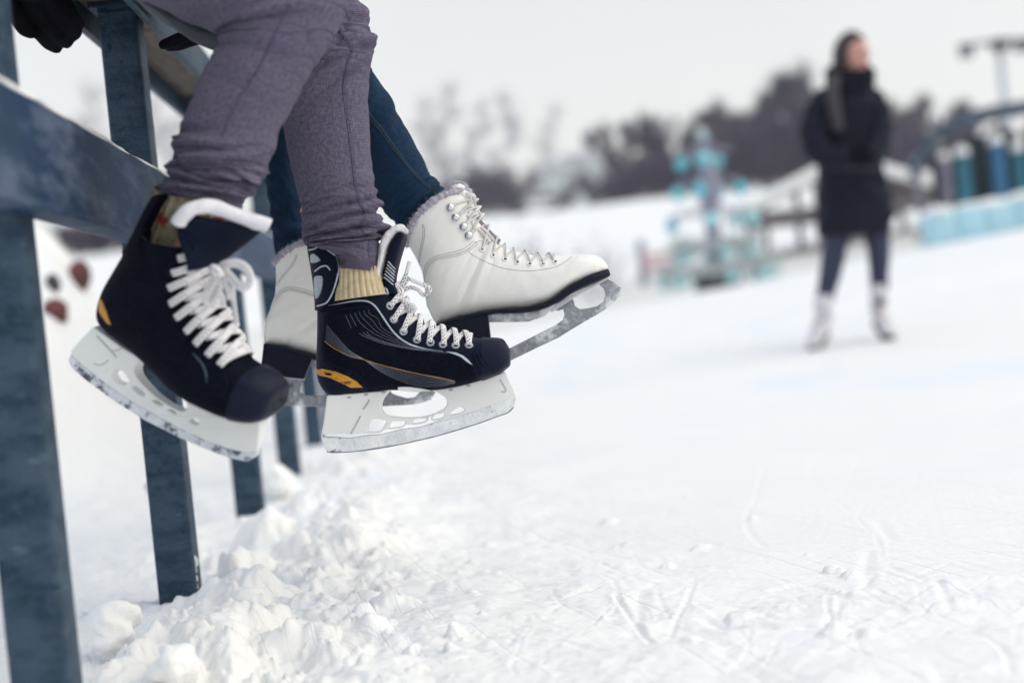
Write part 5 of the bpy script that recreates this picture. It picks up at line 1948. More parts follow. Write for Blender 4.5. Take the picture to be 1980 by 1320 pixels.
def seated_person(label, hip, knees, ankles, toes, hands, jacket_m, hair_m, trouser_m, facing, lean=0.12, thighs=()):
    """body, jacket and hair of someone sitting on the rail; most of it is above the picture"""
    P = thing('person', label, 'person', Matrix.Translation(hip), 'couple sitting on the fence rail')
    inv = P.matrix_world.inverted()
    L = lambda p: inv @ Vector(p)
    fwd = Vector(facing).normalized()
    side = Vector((0, 0, 1)).cross(fwd).normalized()      # their left
    U = Vector((0, 0, 1))
    chest = hip + U * .40 - fwd * lean * .3
    neck = hip + U * .56 - fwd * lean * .2
    hd = hip + U * .72 + fwd * .02
    sh = [chest + side * s * .17 + U * .07 for s in (-1, 1)]
    J = {'pelvis': (L(hip + U * .06 - fwd * .04), .10), 'waist': (L(hip + U * .2 - fwd * .02), .11), 'chest': (L(chest), .14), 'neck': (L(neck), .055), 'skull': (L(hd), .08)}
    Ed = [('pelvis', 'waist'), ('waist', 'chest'), ('chest', 'neck'), ('neck', 'skull')]
    JJ = {'pelvis': (L(hip + U * .03), .165), 'waist': (L(hip + U * .2 - fwd * .02), .145), 'chest': (L(chest), .165), 'neck': (L(neck - U * .02), .075)}
    EJ = [('pelvis', 'waist'), ('waist', 'chest'), ('chest', 'neck')]
    for n, (k, a) in enumerate(zip(knees, ankles)):
        J['hip%d' % n] = (L(thighs[n][1]), .055)
        J['thigh%d' % n] = (L(thighs[n][0]), .046)
        J['knee%d' % n] = (L(k), .040)
        J['ankle%d' % n] = (L(a), .022)
        J['toe%d' % n] = (L(toes[n]), .020)
        Ed += [('pelvis', 'hip%d' % n), ('hip%d' % n, 'thigh%d' % n), ('thigh%d' % n, 'knee%d' % n), ('knee%d' % n, 'ankle%d' % n), ('ankle%d' % n, 'toe%d' % n)]
    for n, hnd in enumerate(hands):
        el = (sh[n] + hnd) / 2 + side * (-.10 if n == 0 else .10) - fwd * .06
        J['shoulder%d' % n], J['elbow%d' % n], J['hand%d' % n] = (L(sh[n]), .055), (L(el), .040), (L(hnd), .026)
        Ed += [('chest', 'shoulder%d' % n), ('shoulder%d' % n, 'elbow%d' % n), ('elbow%d' % n, 'hand%d' % n)]
        cuff = el.lerp(hnd, .86)
        JJ['shoulder%d' % n], JJ['elbow%d' % n], JJ['cuff%d' % n] = (L(sh[n]), .075), (L(el), .058), (L(cuff), .042)
        EJ += [('chest', 'shoulder%d' % n), ('shoulder%d' % n, 'elbow%d' % n), ('elbow%d' % n, 'cuff%d' % n)]
    body = skin_mesh('body', J, Ed, M_['skin'], P, 'pelvis')
    mb = MB()
    head_geo(L(hd + U * .04), fwd, U, .098, mb)
    me = body.data
    bm = bmesh.new()
    bm.from_mesh(me)
    tmp = bpy.data.meshes.new('t')
    tmp.from_pydata(mb.v, [], mb.f)
    bm.from_mesh(tmp)
    bm.to_mesh(me)
    bm.free()
    bpy.data.meshes.remove(tmp)
    me.polygons.foreach_set('use_smooth', np.ones(len(me.polygons), dtype=bool))
    JT = {'pelvis': (L(hip + U * .05 - fwd * .03), .135)}
    ET = []
    for n in (0, 1):
        JT['hip%d' % n] = (L(thighs[n][1]), .092)
        JT['thigh%d' % n] = (L(Vector(thighs[n][1]).lerp(Vector(thighs[n][0]), .55)), .066)
        ET += [('pelvis', 'hip%d' % n), ('hip%d' % n, 'thigh%d' % n)]
    ts = skin_mesh('trouser_seat', JT, ET, trouser_m, P, 'pelvis')
    ts.data.uv_layers.new(name='uv')
    skin_mesh('jacket', JJ, EJ, jacket_m, P, 'pelvis')
    mb = MB()
    c = L(hd + U * .055 - fwd * .018)
    mb.ball(c, .112, 24, 16, (.95, .86, 1.12))
    hr = mb.build('hair', hair_m, P)
    return P


def to_local(o, parent):
    """hang an object built in a frame's own coordinates under a thing elsewhere"""
    return o


def leg(name, fr, P, secs, m, ni, nth, disp, hem=None):
    """one trouser leg, drawn in a view-facing frame and parented to person P"""
    lf = Loft(secs)
    o = lf.tubemesh(name, ni, nth, m, None, disp=disp, cap0=False)
    o.parent = P
    o.matrix_local = P.matrix_world.inverted() @ fr.M
    return lf, o


# ------------------------------------------------------------------ the man on the rail
frM = Frame(520, 250, 1.82)
near = [((440, 1078), (18, 985), .040), ((452, 1040), (26, 945), .046), ((490, 990), (48, 898), .049), ((506, 940), (62, 850), .0505), ((560, 893), (92, 795), .053), ((584, 825), (86, 742), .0535), ((612, 745), (112, 685), .053), ((640, 645), (142, 628), .053),
        ((705, 515), (192, 500), .055), ((785, 378), (252, 372), .057), ((880, 238), (318, 262), .060), ((958, 112), (338, 215), .063), ((1012, -10), (335, 190), .068), ((1030, -110), (300, 165), .072), ((960, -200), (220, 125), .076), ((760, -290), (110, 85), .080), ((450, -390), (-60, 0), .085), ((150, -470), (-250, -110), .09)]
nsec = [sec(frM, D(*t), D(*b), w, .95, .95) for t, b, w in near]
hipM = fp(1.93, -0.50, 0) + Vector((0, 0, 0.45 + .585 + .05 + .11))
kneeM = [frM.M @ ((Vector(nsec[12][0]) + Vector(nsec[12][1])) / 2), None]
ankM = [at(345, 520, 1.83), at(690, 590, 2.10)]
frF = Frame(660, 260, 2.08)
farl = [((672, 302), (470, 274), .036)]
fsec = [sec(frF, B(674, 300), B(466, 276), .0375), sec(frF, B(676, 262), B(452, 215), .040), sec(frF, D(1152, 1250), D(792, 1262), .0405), sec(frF, D(1163, 1215), D(762, 1236), .042), sec(frF, D(1168, 1155), D(747, 1195), .0435), sec(frF, D(1146, 1085), D(749, 1120), .0445), sec(frF, D(1138, 1005), D(748, 1060), .0455),
        sec(frF, D(1113, 935), D(724, 975), .0465), sec(frF, D(1103, 800), D(690, 850), .048), sec(frF, D(1091, 540), D(655, 650), .052), sec(frF, D(1086, 405), D(640, 500), .054), sec(frF, D(1110, 280), D(640, 380), .056), sec(frF, D(1112, 195), D(645, 280), .058), sec(frF, D(1088, 100), D(640, 200), .060),
        sec(frF, D(1045, 5), D(600, 130), .064), sec(frF, D(960, -90), D(520, 90), .068), sec(frF, D(780, -200), D(380, 40), .075), sec(frF, D(520, -300), D(180, -40), .08), sec(frF, D(200, -400), D(-60, -120), .085)]
kneeM[1] = frF.M @ ((Vector(fsec[14][0]) + Vector(fsec[14][1])) / 2)
gl1, gl2 = at(95, 30, 2.08), at(385, 62, 2.16)
MAN = seated_person('man in grey purple trousers sitting on the fence rail, wearing black hockey skates', hipM, kneeM, ankM, [at(440, 720, 1.80), at(860, 700, 2.10)], [gl1, gl2], M_['jacket'], M_['hair'], M_['grey_trouser'], (1, 0.15, 0), thighs=[[f_.M @ ((Vector(c_[i_][0]) + Vector(c_[i_][1])) / 2) for i_ in ii] for f_, c_, ii in ((frM, nsec, (14, 17)), (frF, fsec, (16, 18)))])
MI = MAN.matrix_world.inverted()
fl = Folds([(4.0, 1.7, -.85, .0055, .34, .9), (4.9, 1.1, -.95, .0045, .30, .9), (3.0, 1.0, -.70, .0055, .30, .8), (2.3, 1.9, .45, .0045, .26, .9), (1.4, 1.2, -.5, .004, .22, 1.0), (3.6, .5, .4, .005, .25, .8), (2.6, .4, .5, .005, .22, .7), (5.2, 1.9, -.4, .004, .3, .9), (6.2, 2.4, -.2, -.004, .4, .8),
            (9.0, 1.8, .5, .0022, .5, .8), (10.6, 2.2, .8, .0045, .4, .9), (11.4, 2.3, .6, .0045, .35, .9), (12.2, 1.9, .7, .004, .4, 1.0), (8.2, 1.0, .4, .0015, .6, .6)], 8, 4, (.6, 4.8), .0022, .0018, ((2.8, 2.4, .0075), (10.8, 2.2, .0042)))
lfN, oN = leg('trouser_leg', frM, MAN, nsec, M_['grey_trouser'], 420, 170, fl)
ff = Folds([(2.6, 1.5, -.35, .0055, .22, 1.2), (3.4, 1.4, -.30, .006, .26, 1.3), (4.3, 1.3, -.25, .006, .30, 1.3), (5.2, 1.1, -.32, .0055, .30, 1.2), (6.2, .9, -.4, .005, .32, 1.1), (3.9, .2, .5, .007, .3, .7), (5.6, .1, .4, .005, .3, .7), (7.2, .4, -.5, .003, .4, .8),
            (10.4, 1.2, -.7, .0045, .38, 1.1), (11.3, 1.3, -.8, .006, .40, 1.2), (12.2, 1.1, -.7, .0055, .40, 1.1), (13.0, .9, -.8, .005, .38, 1.0), (11.8, .2, .2, .006, .3, .6), (13.4, .3, .3, .005, .35, .7), (9.4, .6, -.5, .0025, .5, .8)], 16, 9, (1.2, 6.5), .0022, .0014, ((4.0, 2.6, .0062), (12.0, 2.4, .0058)))
lfF, oF = leg('trouser_leg', frF, MAN, fsec, M_['grey_trouser'], 420, 170, ff)


def seam(parent_leg, fr, lf, pts, m, name='side_seam', w=.0062, n=6, stitches=True):
    bv = bvh_of(parent_leg)
    rb = RB()
    P_, N_ = drape_line(fr, bv, pts, n)
    if len(P_) > 3:
        rb.add(*ribbon_geo(P_, N_, w, .0011, -.0002))
        o = rb.build(name, m, parent_leg)
        if stitches:
            T = frames_along(np.array([tuple(p) for p in P_]))
            mb = MB()
            P2 = catmull([tuple(p) for p in P_], 4)
            L = np.concatenate([[0], np.cumsum(np.linalg.norm(np.diff(P2, axis=0), axis=1))])
            Nn = np.array([tuple(x) for x in N_])
            for sgn in (-.34, .34):
                d = 0
                while d < L[-1] - .003:
                    a = np.array([np.interp(d, L, P2[:, c]) for c in range(3)])
                    b = np.array([np.interp(d + .0024, L, P2[:, c]) for c in range(3)])
                    k = min(int(d / L[-1] * (len(Nn) - 1)), len(Nn) - 1)
                    sdv = np.cross(Nn[k], T[k]) * sgn * w
                    off = Nn[k] * .0009
                    mb.tube([a + sdv + off, (a + b) / 2 + sdv + off * 1.5, b + sdv + off], .00042, 4)
                    d += .0042
            tag(mb.build('stitches', M_['seam_stitch'], o), kind='stuff')
        return o


M_['seam_stitch'] = mat('seam_stitch', (0.16, 0.145, 0.21), 0.9)
M_['jeans_stitch'] = mat('jeans_stitch', (0.05, 0.12, 0.19), 0.9)
seam(oF, frF, lfF, [D(*p) for p in ((930, 60), (935, 120), (950, 170), (985, 212), (1004, 245), (1000, 285), (982, 330), (970, 400), (966, 470), (974, 540), (988, 640), (1000, 740), (1012, 830), (1024, 930), (1040, 1010), (1062, 1070), (1072, 1110), (1056, 1150), (1062, 1185))], M_['grey_seam'])
seam(oF, frF, lfF, [D(*p) for p in ((1090, 1190), (1100, 1230), (1094, 1280), (1100, 1320))], M_['grey_seam'])
seam(oN, frM, lfN, [D(*p) for p in ((690, 20), (650, 90), (600, 200), (550, 310), (490, 410), (440, 490), (400, 560), (370, 620), (340, 700))], M_['grey_seam'], w=.004, stitches=False)
# turned hem of the far leg
hem = lfF.patch('trouser_hem', M_['grey_trouser'], None, 0.0, 1.12, -math.pi, math.pi, 14, 90, 0.0022, 0.004, disp=lambda i, t, P: .0008 * fbm(i * 2, t * 3, 4, 2))
hem.parent = MAN
hem.matrix_local = MI @ frF.M


def knit_sock(fr, P, secs, m, ribs, thr):
    lf = Loft(secs)
    o = lf.tubemesh('sock', 60, 260, m, None, cap0=False,
                    disp=lambda I, TH, Pg: .0036 * (np.abs(np.sin(TH * ribs / 2)) ** .6) + .0008 * np.sin(I * 34 + np.round(TH * ribs / math.pi / 2) * 1.3) * np.abs(np.sin(TH * ribs / 2)))
    o.parent = P
    o.matrix_local = P.matrix_world.inverted() @ fr.M
    return o


knit_sock(frF, MAN, [sec(frF, B(720, 420), B(440, 460), .034), sec(frF, B(700, 360), B(448, 400), .034), sec(frF, B(686, 310), B(455, 330), .0335), sec(frF, B(680, 270), B(462, 268), .0335)], M_['knit'], 26, .002)
frS = Frame(395, 400, 1.83, yaw=22, tilt=12)
knit_sock(frS, MAN, [sec(frS, A(650, 320), A(385, 250), .040), sec(frS, A(690, 240), A(412, 170), .0415), sec(frS, A(740, 170), A(436, 100), .042), sec(frS, A(780, 110), A(455, 40), .042), sec(frS, A(790, 60), A(470, 0), .041)], M_['knit2'], 28, .002)

# hem of the jacket hanging behind the thigh
frH = Frame(350, 50, 1.90)
hemj = Loft([sec(frH, (258, -60), (236, -40), .07), sec(frH, (292, -10), (272, 8), .07), sec(frH, (330, 22), (312, 40), .068), sec(frH, (378, 50), (360, 70), .066), sec(frH, (432, 74), (424, 95), .06), sec(frH, (480, 92), (476, 104), .05)])
jo = hemj.tubemesh('jacket_hem', 50, 30, M_['jacket'], None, cap1=True, disp=lambda i, t, P: .002 * fbm(i * 2, t * 2, 3, 3))
jo.parent = MAN
jo.matrix_local = MI @ frH.M


def glove(fr, P, fingers, palm, label=None):
    mb = MB()
    for pts, r in fingers:
        Q = catmull([tuple(fr.pt((x, y), z)) for x, y, z in pts], 6)
        t = np.linspace(0, 1, len(Q))
        rad = r * (1 - .18 * t) * np.sqrt(np.clip((1.03 - t) * 9, 0, 1)) * (1 + .05 * np.cos(t * 18))
        mb.tube(Q, np.maximum(rad, .001), 12)
    Q = catmull([tuple(fr.pt((x, y), z)) for x, y, z, r in palm], 6)
    rr = catmull([(r, 0) for *_, r in palm], 6)[:, 0]
    mb.tube(Q, rr, 18)
    o = mb.build('glove', M_['glove'], P)
    o.matrix_local = P.matrix_world.inverted() @ fr.M
    # melt palm and fingers into one skin
    rm = o.modifiers.new('remesh', 'REMESH')
    rm.mode = 'VOXEL'
    rm.voxel_size = 0.0022
    sm = o.modifiers.new('smooth', 'SMOOTH')
    sm.iterations = 5
    sm.factor = .5
    dg = bpy.context.evaluated_depsgraph_get()
    me = bpy.data.meshes.new_from_object(o.evaluated_get(dg))
    o.modifiers.clear()
    o.data = me
    me.polygons.foreach_set('use_smooth', np.ones(len(me.polygons), dtype=bool))
    return o


frG = Frame(95, 30, 2.06)
glove(frG, MAN, [([(40, -10, .01), (60, 40, .02), (92, 78, .022), (120, 96, .016)], .0135), ([(62, -18, .016), (88, 35, .03), (118, 70, .030), (140, 86, .022)], .0142), ([(84, -26, .016), (112, 26, .03), (138, 58, .030), (154, 70, .022)], .0138), ([(104, -36, .01), (130, 16, .022), (148, 44, .022), (160, 52, .016)], .0125), ([(30, -30, .0), (30, 20, .028), (46, 52, .034), (70, 66, .034)], .0135)],
      [(60, -120, 0, .034), (62, -60, .0, .038), (80, -20, .004, .042), (100, 15, .004, .034)])
frG2 = Frame(350, 80, 2.16)
glove(frG2, MAN, [([(430, 40, .0), (385, 58, .012), (345, 76, .014), (308, 90, .010)], .0105), ([(430, 52, -.012), (390, 72, -.006), (350, 86, -.006), (318, 92, -.008)], .0100), ([(440, 30, -.03), (400, 52, -.026), (360, 70, -.026), (330, 80, -.028)], .0098), ([(450, 25, -.05), (410, 50, -.046), (380, 62, -.046)], .0095), ([(440, 60, .02), (410, 72, .026), (385, 80, .026)], .0105)],
      [(520, -10, -.02, .034), (470, 20, -.02, .036), (430, 42, -.02, .032)])

# ------------------------------------------------------------------ the woman next to him
frW = Frame(800, 300, 2.26)
wsec = [sec(frW, C(470, 330), C(260, 460), .036), sec(frW, C(415, 200), C(205, 430), .038), sec(frW, D(1478, 985), D(1262, 1240), .041), sec(frW, D(1474, 962), D(1228, 1150), .0425), sec(frW, D(1428, 918), D(1150, 1062), .045), sec(frW, D(1372, 832), D(1100, 930), .047), sec(frW, D(1302, 690), D(1030, 770), .049), sec(frW, D(1221, 545), D(945, 570), .051),
        sec(frW, D(1105, 355), D(860, 410), .053), sec(frW, D(1030, 215), D(790, 290), .056), sec(frW, D(960, 70), D(700, 190), .06), sec(frW, D(850, -60), D(560, 110), .065), sec(frW, D(640, -180), D(400, 40), .07), sec(frW, D(380, -300), D(180, -60), .08)]
frW2 = Frame(600, 350, 2.42)
wsec2 = [sec(frW2, D(790, 1330), D(618, 1330), .036), sec(frW2, D(782, 1270), D(612, 1275), .039), sec(frW2, D(775, 1180), D(600, 1180), .041), sec(frW2, D(765, 1050), D(590, 1060), .043), sec(frW2, D(745, 900), D(562, 905), .045), sec(frW2, D(745, 760), D(572, 770), .047), sec(frW2, D(755, 600), D(585, 610), .05),
         sec(frW2, D(770, 450), D(600, 470), .052), sec(frW2, D(775, 330), D(600, 370), .055), sec(frW2, D(760, 200), D(570, 280), .06), sec(frW2, D(690, 80), D(480, 200), .065), sec(frW2, D(540, -40), D(340, 110), .07), sec(frW2, D(300, -180), D(120, 0), .08)]
hipW = fp(2.38, -0.50, 0) + Vector((0, 0, 0.45 + .585 + .05 + .10))
kW = [frW.M @ ((Vector(wsec[10][0]) + Vector(wsec[10][1])) / 2), frW2.M @ ((Vector(wsec2[9][0]) + Vector(wsec2[9][1])) / 2)]
WOMAN = seated_person('woman in dark blue jeans sitting beside the man, wearing white figure skates', hipW, kW, [at(868, 480, 2.25), at(575, 560, 2.42)], [at(1060, 545, 2.24), at(700, 690, 2.40)], [hipW + Vector((.02, -.26, .02)) + Vector((0, 0, .0)), hipW + Vector((.05, .24, .0))], M_['jacket'], M_['hair'], M_['jeans'], (1, 0.1, 0), thighs=[[f_.M @ ((Vector(c_[i_][0]) + Vector(c_[i_][1])) / 2) for i_ in ii] for f_, c_, ii in ((frW, wsec, (11, 13)), (frW2, wsec2, (10, 12)))])
fw1 = Folds([(2.5, 1.4, -.3, .004, .25, 1.2), (3.3, 1.2, -.35, .0045, .28, 1.2), (4.2, 1.5, -.3, .003, .3, 1.1), (7.0, .5, -.6, .003, .3, .8), (7.6, .8, -.6, .0025, .3, .8), (5.0, .4, -.4, .002, .35, .7)], 12, 5, (1.5, 4.5), .002, .001, ((2.8, 1.8, .0035), (7.6, 1.6, .003)))
lfW, oW = leg('jeans_leg', frW, WOMAN, wsec, M_['jeans'], 200, 90, fw1)
fw2 = Folds([(2, 1.5, .2, .004, .25, 1.4), (3, 1.5, -.2, .0035, .25, 1.3), (4, 2.4, .2, .003, .3, 1.0)], 14, 6, (1, 5), .0025, .001, ((2.5, 2.5, .004),))
lfW2, oW2 = leg('jeans_leg', frW2, WOMAN, wsec2, M_['jeans'], 180, 80, fw2)
M_['seam_stitch'], _keep = M_['jeans_stitch'], M_['seam_stitch']
seam(oW, frW, lfW, [D(*p) for p in ((1040, 480), (1095, 590), (1150, 660), (1210, 745), (1270, 820), (1330, 895), (1390, 955), (1440, 1000), (1462, 1030))], M_['jeans_seam'], w=.0070)
M_['seam_stitch'] = _keep

# ------------------------------------------------------------------ the skater on the ice
def skater():
    d = 8.0
    fr = Frame(1640, 665, d)
    P = thing('person', 'young woman in black parka and dark scarf standing on the ice in white skates', 'person', fr.M)
    k = lambda x, y, w=0.0: fr.pt(K(x, y), w)

    def ks(L, R, w, p=1.0, q=.95, w0=0.0): return (k(*R, w0), k(*L, w0), w, p, q, 0.0, (0, 0, 0))
    # body
    J = {'pelvis': (k(345, 720), .09), 'waist': (k(325, 600), .10), 'chest': (k(325, 370), .12), 'neck': (k(335, 235), .05), 'skull': (k(335, 170), .06)}
    E_ = [('pelvis', 'waist'), ('waist', 'chest'), ('chest', 'neck'), ('neck', 'skull')]
    legs = {0: [(280, 800, .0, .045), (256, 950, .0, .034), (222, 1095, .0, .020), (202, 1180, .02, .018)], 1: [(425, 800, .0, .045), (438, 940, .01, .036), (439, 1060, .03, .020), (445, 1150, .05, .018)]}
    for n, pts in legs.items():
        prev = 'pelvis'
        for q, (x, y, w, r) in enumerate(pts):
            nm = 'leg%d_%d' % (n, q)
            J[nm] = (k(x, y, w), r)
            E_.append((prev, nm))
            prev = nm
    arms = {0: [(240, 300, .0, .05), (190, 430, .09, .036), (232, 520, .18, .032), (325, 525, .235, .028)], 1: [(410, 300, .0, .05), (438, 430, .09, .036), (422, 505, .18, .032), (392, 528, .235, .028)]}
    for n, pts in arms.items():
        prev = 'chest'
        for q, (x, y, w, r) in enumerate(pts):
            nm = 'arm%d_%d' % (n, q)
            J[nm] = (k(x, y, w), r)
            E_.append((prev, nm))
            prev = nm
    body = skin_mesh('body', J, E_, M_['skin'], P, 'pelvis')
    mb = MB()
    hc = k(338, 140, .02)
    fwd, sdv, upv = head_geo(hc, (0.62, 0.02, 0.78), (0, 1, 0), .098, mb)
    # gloved fingers laced in front of the chest
    mh, mb = mb, MB()
    for n in range(4):
        a = k(360 + n * 3, 512 + n * 14, .27)
        mb.tube(catmull([tuple(k(335, 510 + n * 13, .245)), tuple(a), tuple(k(385, 520 + n * 13, .25))], 5), .0105 - .0006 * n, 8)
        mb.tube(catmull([tuple(k(398, 517 + n * 13, .245)), tuple(k(368, 518 + n * 13, .272)), tuple(k(345, 524 + n * 13, .25))], 5), .0105 - .0006 * n, 8)
    mb.tube(catmull([tuple(k(345, 500, .24)), tuple(k(362, 492, .26)), tuple(k(378, 496, .262))], 5), .012, 8)
    mb.tube(catmull([tuple(k(395, 504, .24)), tuple(k(378, 494, .266)), tuple(k(364, 490, .262))], 5), .012, 8)
    mb.ball(k(345, 518, .235), .042, 16, 10, (1.2, .9, .8))
    mb.ball(k(388, 522, .235), .042, 16, 10, (1.2, .9, .8))
    mb.build('glove', M_['glove'], P)
    mb = mh
    bm = bmesh.new()
    bm.from_mesh(body.data)
    tmp = bpy.data.meshes.new('t')
    tmp.from_pydata([tuple(v) for v in mb.v], [], mb.f)
    bm.from_mesh(tmp)
    bm.to_mesh(body.data)
    bm.free()
    body.data.polygons.foreach_set('use_smooth', np.ones(len(body.data.polygons), dtype=bool))
    for s in (-1, 1):
        mb = MB()
        mb.ball(hc + (fwd * .80 + sdv * .30 * s + upv * .05) * .098, .012, 12, 8)
        mb.build('eye', M_['eye'], P)
        mb = MB()
        mb.tube([hc + (fwd * (.92 - .05 * abs(t)) + sdv * (s * .30 + t * .16) + upv * (.20 - .03 * t * t)) * .098 for t in (-1, -.3, .4, 1)], [.002, .0035, .0035, .002], 6)
        mb.build('eyebrow', M_['hair'], P)
    mb = MB()
    mb.tube([hc + (fwd * (.98 - .10 * t * t) + sdv * t * .22 + upv * (-.56 - .01 * t * t)) * .098 for t in (-1, -.5, 0, .5, 1)], [.002, .0065, .0075, .0065, .002], 8)
    mb.build('lips', M_['lips'], P)
    # hair: parted cap swept back and a long lock over the shoulder
    mb = MB()
    n, m = 44, 30
    v, f = [], []
    for j in range(m + 1):
        t = math.pi * .66 * j / m
        for i in range(n):
            a = 2 * math.pi * i / n
            x, y, z = math.sin(t) * math.cos(a), math.sin(t) * math.sin(a), math.cos(t)
            r = .112 * (1 + .03 * math.sin(a * 17 + j) + .03 * math.sin(a * 5))
            if x > 0:
                face = max(0, x - .30) * max(0, .72 - z)
                r *= 1 - min(.40, face * 1.6)
            v.append(hc + (fwd * (x * .95 - .10) + sdv * y * .84 + upv * (z * 1.20 + .07)) * r)
    for j in range(m):
        for i in range(n):
            f.append((j * n + i, (j + 1) * n + i, (j + 1) * n + (i + 1) % n, j * n + (i + 1) % n))
    mb.add(v, f)
    for q in range(7):
        o = q * 4 - 12
        P_ = catmull([tuple(k(296 + o * .4, 92 + q, .02)), tuple(k(282 + o * .5, 140, .03)), tuple(k(272 + o * .6, 180, .05)), tuple(k(268 + o * .6, 205, .07))], 6)
        mb.tube(P_, np.linspace(.016, .010, len(P_)), 8)
    mb.build('hair', M_['hair'], P)
    # trousers, coat, sleeves, scarf
    for secs in ([ks((198, 1150), (232, 1150), .044), ks((200, 1112), (246, 1116), .050), ks((197, 1085), (254, 1092), .058), ks((206, 1010), (280, 1020), .068), ks((218, 930), (300, 940), .080), ks((226, 860), (318, 866), .088), ks((225, 790), (345, 800), .095), ks((215, 720), (350, 720), .10)],
                 [ks((420, 1100), (460, 1100), .042, w0=.045), ks((413, 1062), (466, 1062), .050, w0=.04), ks((409, 1035), (470, 1040), .056, w0=.03), ks((404, 960), (476, 960), .068, w0=.02), ks((396, 880), (478, 890), .080, w0=.01), ks((380, 820), (478, 830), .09), ks((350, 770), (474, 770), .10), ks((340, 720), (470, 720), .10)]):
        Loft(secs).tubemesh('trouser_leg', 60, 40, M_['skater_jeans'], P, cap0=False, disp=lambda i, t, Pg: .006 * fbm(i * 3.0, np.cos(t) * 1.5, 3, 3))
    coat = Loft([ks((210, 836), (478, 822), .15, .9, .8), ks((204, 790), (485, 790), .165, .9, .8), ks((203, 730), (486, 735), .17, .9, .8), ks((204, 660), (478, 665), .165, .9, .8), ks((204, 600), (464, 610), .155, .9, .8), ks((208, 560), (448, 560), .145, .9, .8),
                 ks((212, 500), (432, 505), .145, .9, .85), ks((210, 430), (432, 430), .15, .9, .85), ks((210, 360), (436, 350), .155, .9, .85), ks((218, 300), (430, 290), .14, .95, .9), ks((245, 250), (408, 245), .11), ks((280, 215), (385, 215), .085)])
    co = coat.tubemesh('parka', 130, 90, M_['parka'], P, cap0=True,
                       disp=lambda i, t, Pg: .010 * fbm(i * 1.1, t * 1.6, 14, 3) + .010 * np.abs(np.sin(i * 3.14 * .9)) * .8 - .004)
    for pts in ([(244, 285, .02, .062), (206, 350, .04, .074), (186, 430, .09, .076), (205, 505, .15, .070), (265, 535, .21, .062), (325, 525, .235, .055)], [(408, 285, .02, .060), (432, 350, .05, .070), (440, 430, .09, .072), (432, 490, .15, .066), (410, 520, .21, .058), (392, 528, .23, .052)]):
        Q = catmull([tuple(k(x, y, w)) for x, y, w, r in pts], 8)
        rr = catmull([(r, 0) for *_, r in pts], 8)[:, 0] * (1 + .045 * np.sin(np.arange(len(catmull(pts, 8))) * .9))
        mb = MB()
        mb.tube(Q, rr, 24)
        mb.build('parka_sleeve', M_['parka'], P)
    for q, (x0, x1, y, r, sag) in enumerate(((248, 408, 205, .042, 14), (252, 405, 232, .046, 18), (258, 400, 258, .044, 26))):
        pts = []
        for a in np.linspace(0, 2 * math.pi, 17):
            pts.append(tuple(k((x0 + x1) / 2 + (x1 - x0) / 2 * .86 * math.cos(a), y + sag * max(0, math.sin(a)) + 4 * math.sin(3 * a + q), .085 * math.sin(a) + .02)))
        Q = catmull(pts, 4)
        mb = MB()
        mb.tube(Q, r * (1 + .07 * np.sin(np.arange(len(Q)) * .8)), 14)
        mb.build('scarf', M_['scarf'], P)
    Q = catmull([tuple(k(262, 215, .13)), tuple(k(258, 280, .17)), tuple(k(270, 350, .185)), tuple(k(284, 425, .18))], 8)
    rb = RB()
    rb.add(*ribbon_geo(Q, np.tile((-.25, 0, .95), (len(Q), 1)), np.linspace(.085, .06, len(Q)), .03, 0))
    rb.build('scarf_end', M_['scarf_end'], P)
    Q = catmull([tuple(k(212, 555, .14)), tuple(k(270, 565, .19)), tuple(k(330, 562, .18)), tuple(k(430, 560, .12))], 8)
    rb = RB()
    rb.add(*ribbon_geo(Q, np.tile((0, 0, 1), (len(Q), 1)), .055, .012, .004))
    rb.build('parka_belt', M_['belt'], P)
    # her skates
    for n, (ank, toe, heel, lab) in enumerate(((k(222, 1090, .03), k(176, 1262, .10), k(226, 1190, -.04), "skater's white skate on the left, toe pointing down left"),
                                                (k(440, 1050, .04), k(488, 1218, .14), k(436, 1150, -.02), "skater's white skate on the right, nearer the ice wall"))):
        sk = thing('figure_skate', lab, 'ice skate', fr.M, "standing skater's pair of white figure skates")
        up_ = Vector((0, 1, 0))
        top = ank + up_ * .04
        ax = (toe - heel)
        pts = [(top, .052), (ank - up_ * .03, .048), (heel.lerp(ank, .35), .048), (heel.lerp(toe, .30) + up_ * .035, .047), (heel.lerp(toe, .65) + up_ * .012, .044), (toe, .026)]
        Q = catmull([tuple(p) for p, r in pts], 8)
        rr = catmull([(r, 0) for p, r in pts], 8)[:, 0]
        mb = MB()
        mb.tube(Q, rr, 18)
        mb.build('boot', M_['skater_boot'], sk)
        mb = MB()
        h2, t2 = heel - up_ * .035, toe - up_ * .035
        Q = [tuple(h2.lerp(t2, a) + up_ * .004 * math.sin(a * 3.1)) for a in np.linspace(-.1, 1.05, 12)]
        mb.tube(Q, [.03, .034, .034, .032, .034, .038, .040, .040, .038, .036, .030, .018], 12)
        so = mb.build('sole', M_['sole'], sk)
        rb = RB()
        Q = np.array([tuple(h2.lerp(t2, a) - up_ * .045) for a in np.linspace(-.15, 1.15, 12)])
        sdw = np.array(tuple(ax.cross(up_).normalized()))
        rb.add(*ribbon_geo(Q, np.tile(sdw, (12, 1)), .022, .004))
        rb.build('blade', M_['blade'], sk)
        for a in (.1, .75):
            mb = MB()
            b = h2.lerp(t2, a)
            mb.tube([b - up_ * .01, b - up_ * .045], .006, 8)
            mb.build('stanchion', M_['blade'], sk)
    return P


M_['belt'] = mat('grey_belt', (0.030, 0.030, 0.045), 0.8)
M_['skater_boot'] = mat('skater_boot', (0.66, 0.65, 0.68), 0.6, col2=(0.55, 0.54, 0.58), scale=14)
SKATER = skater()

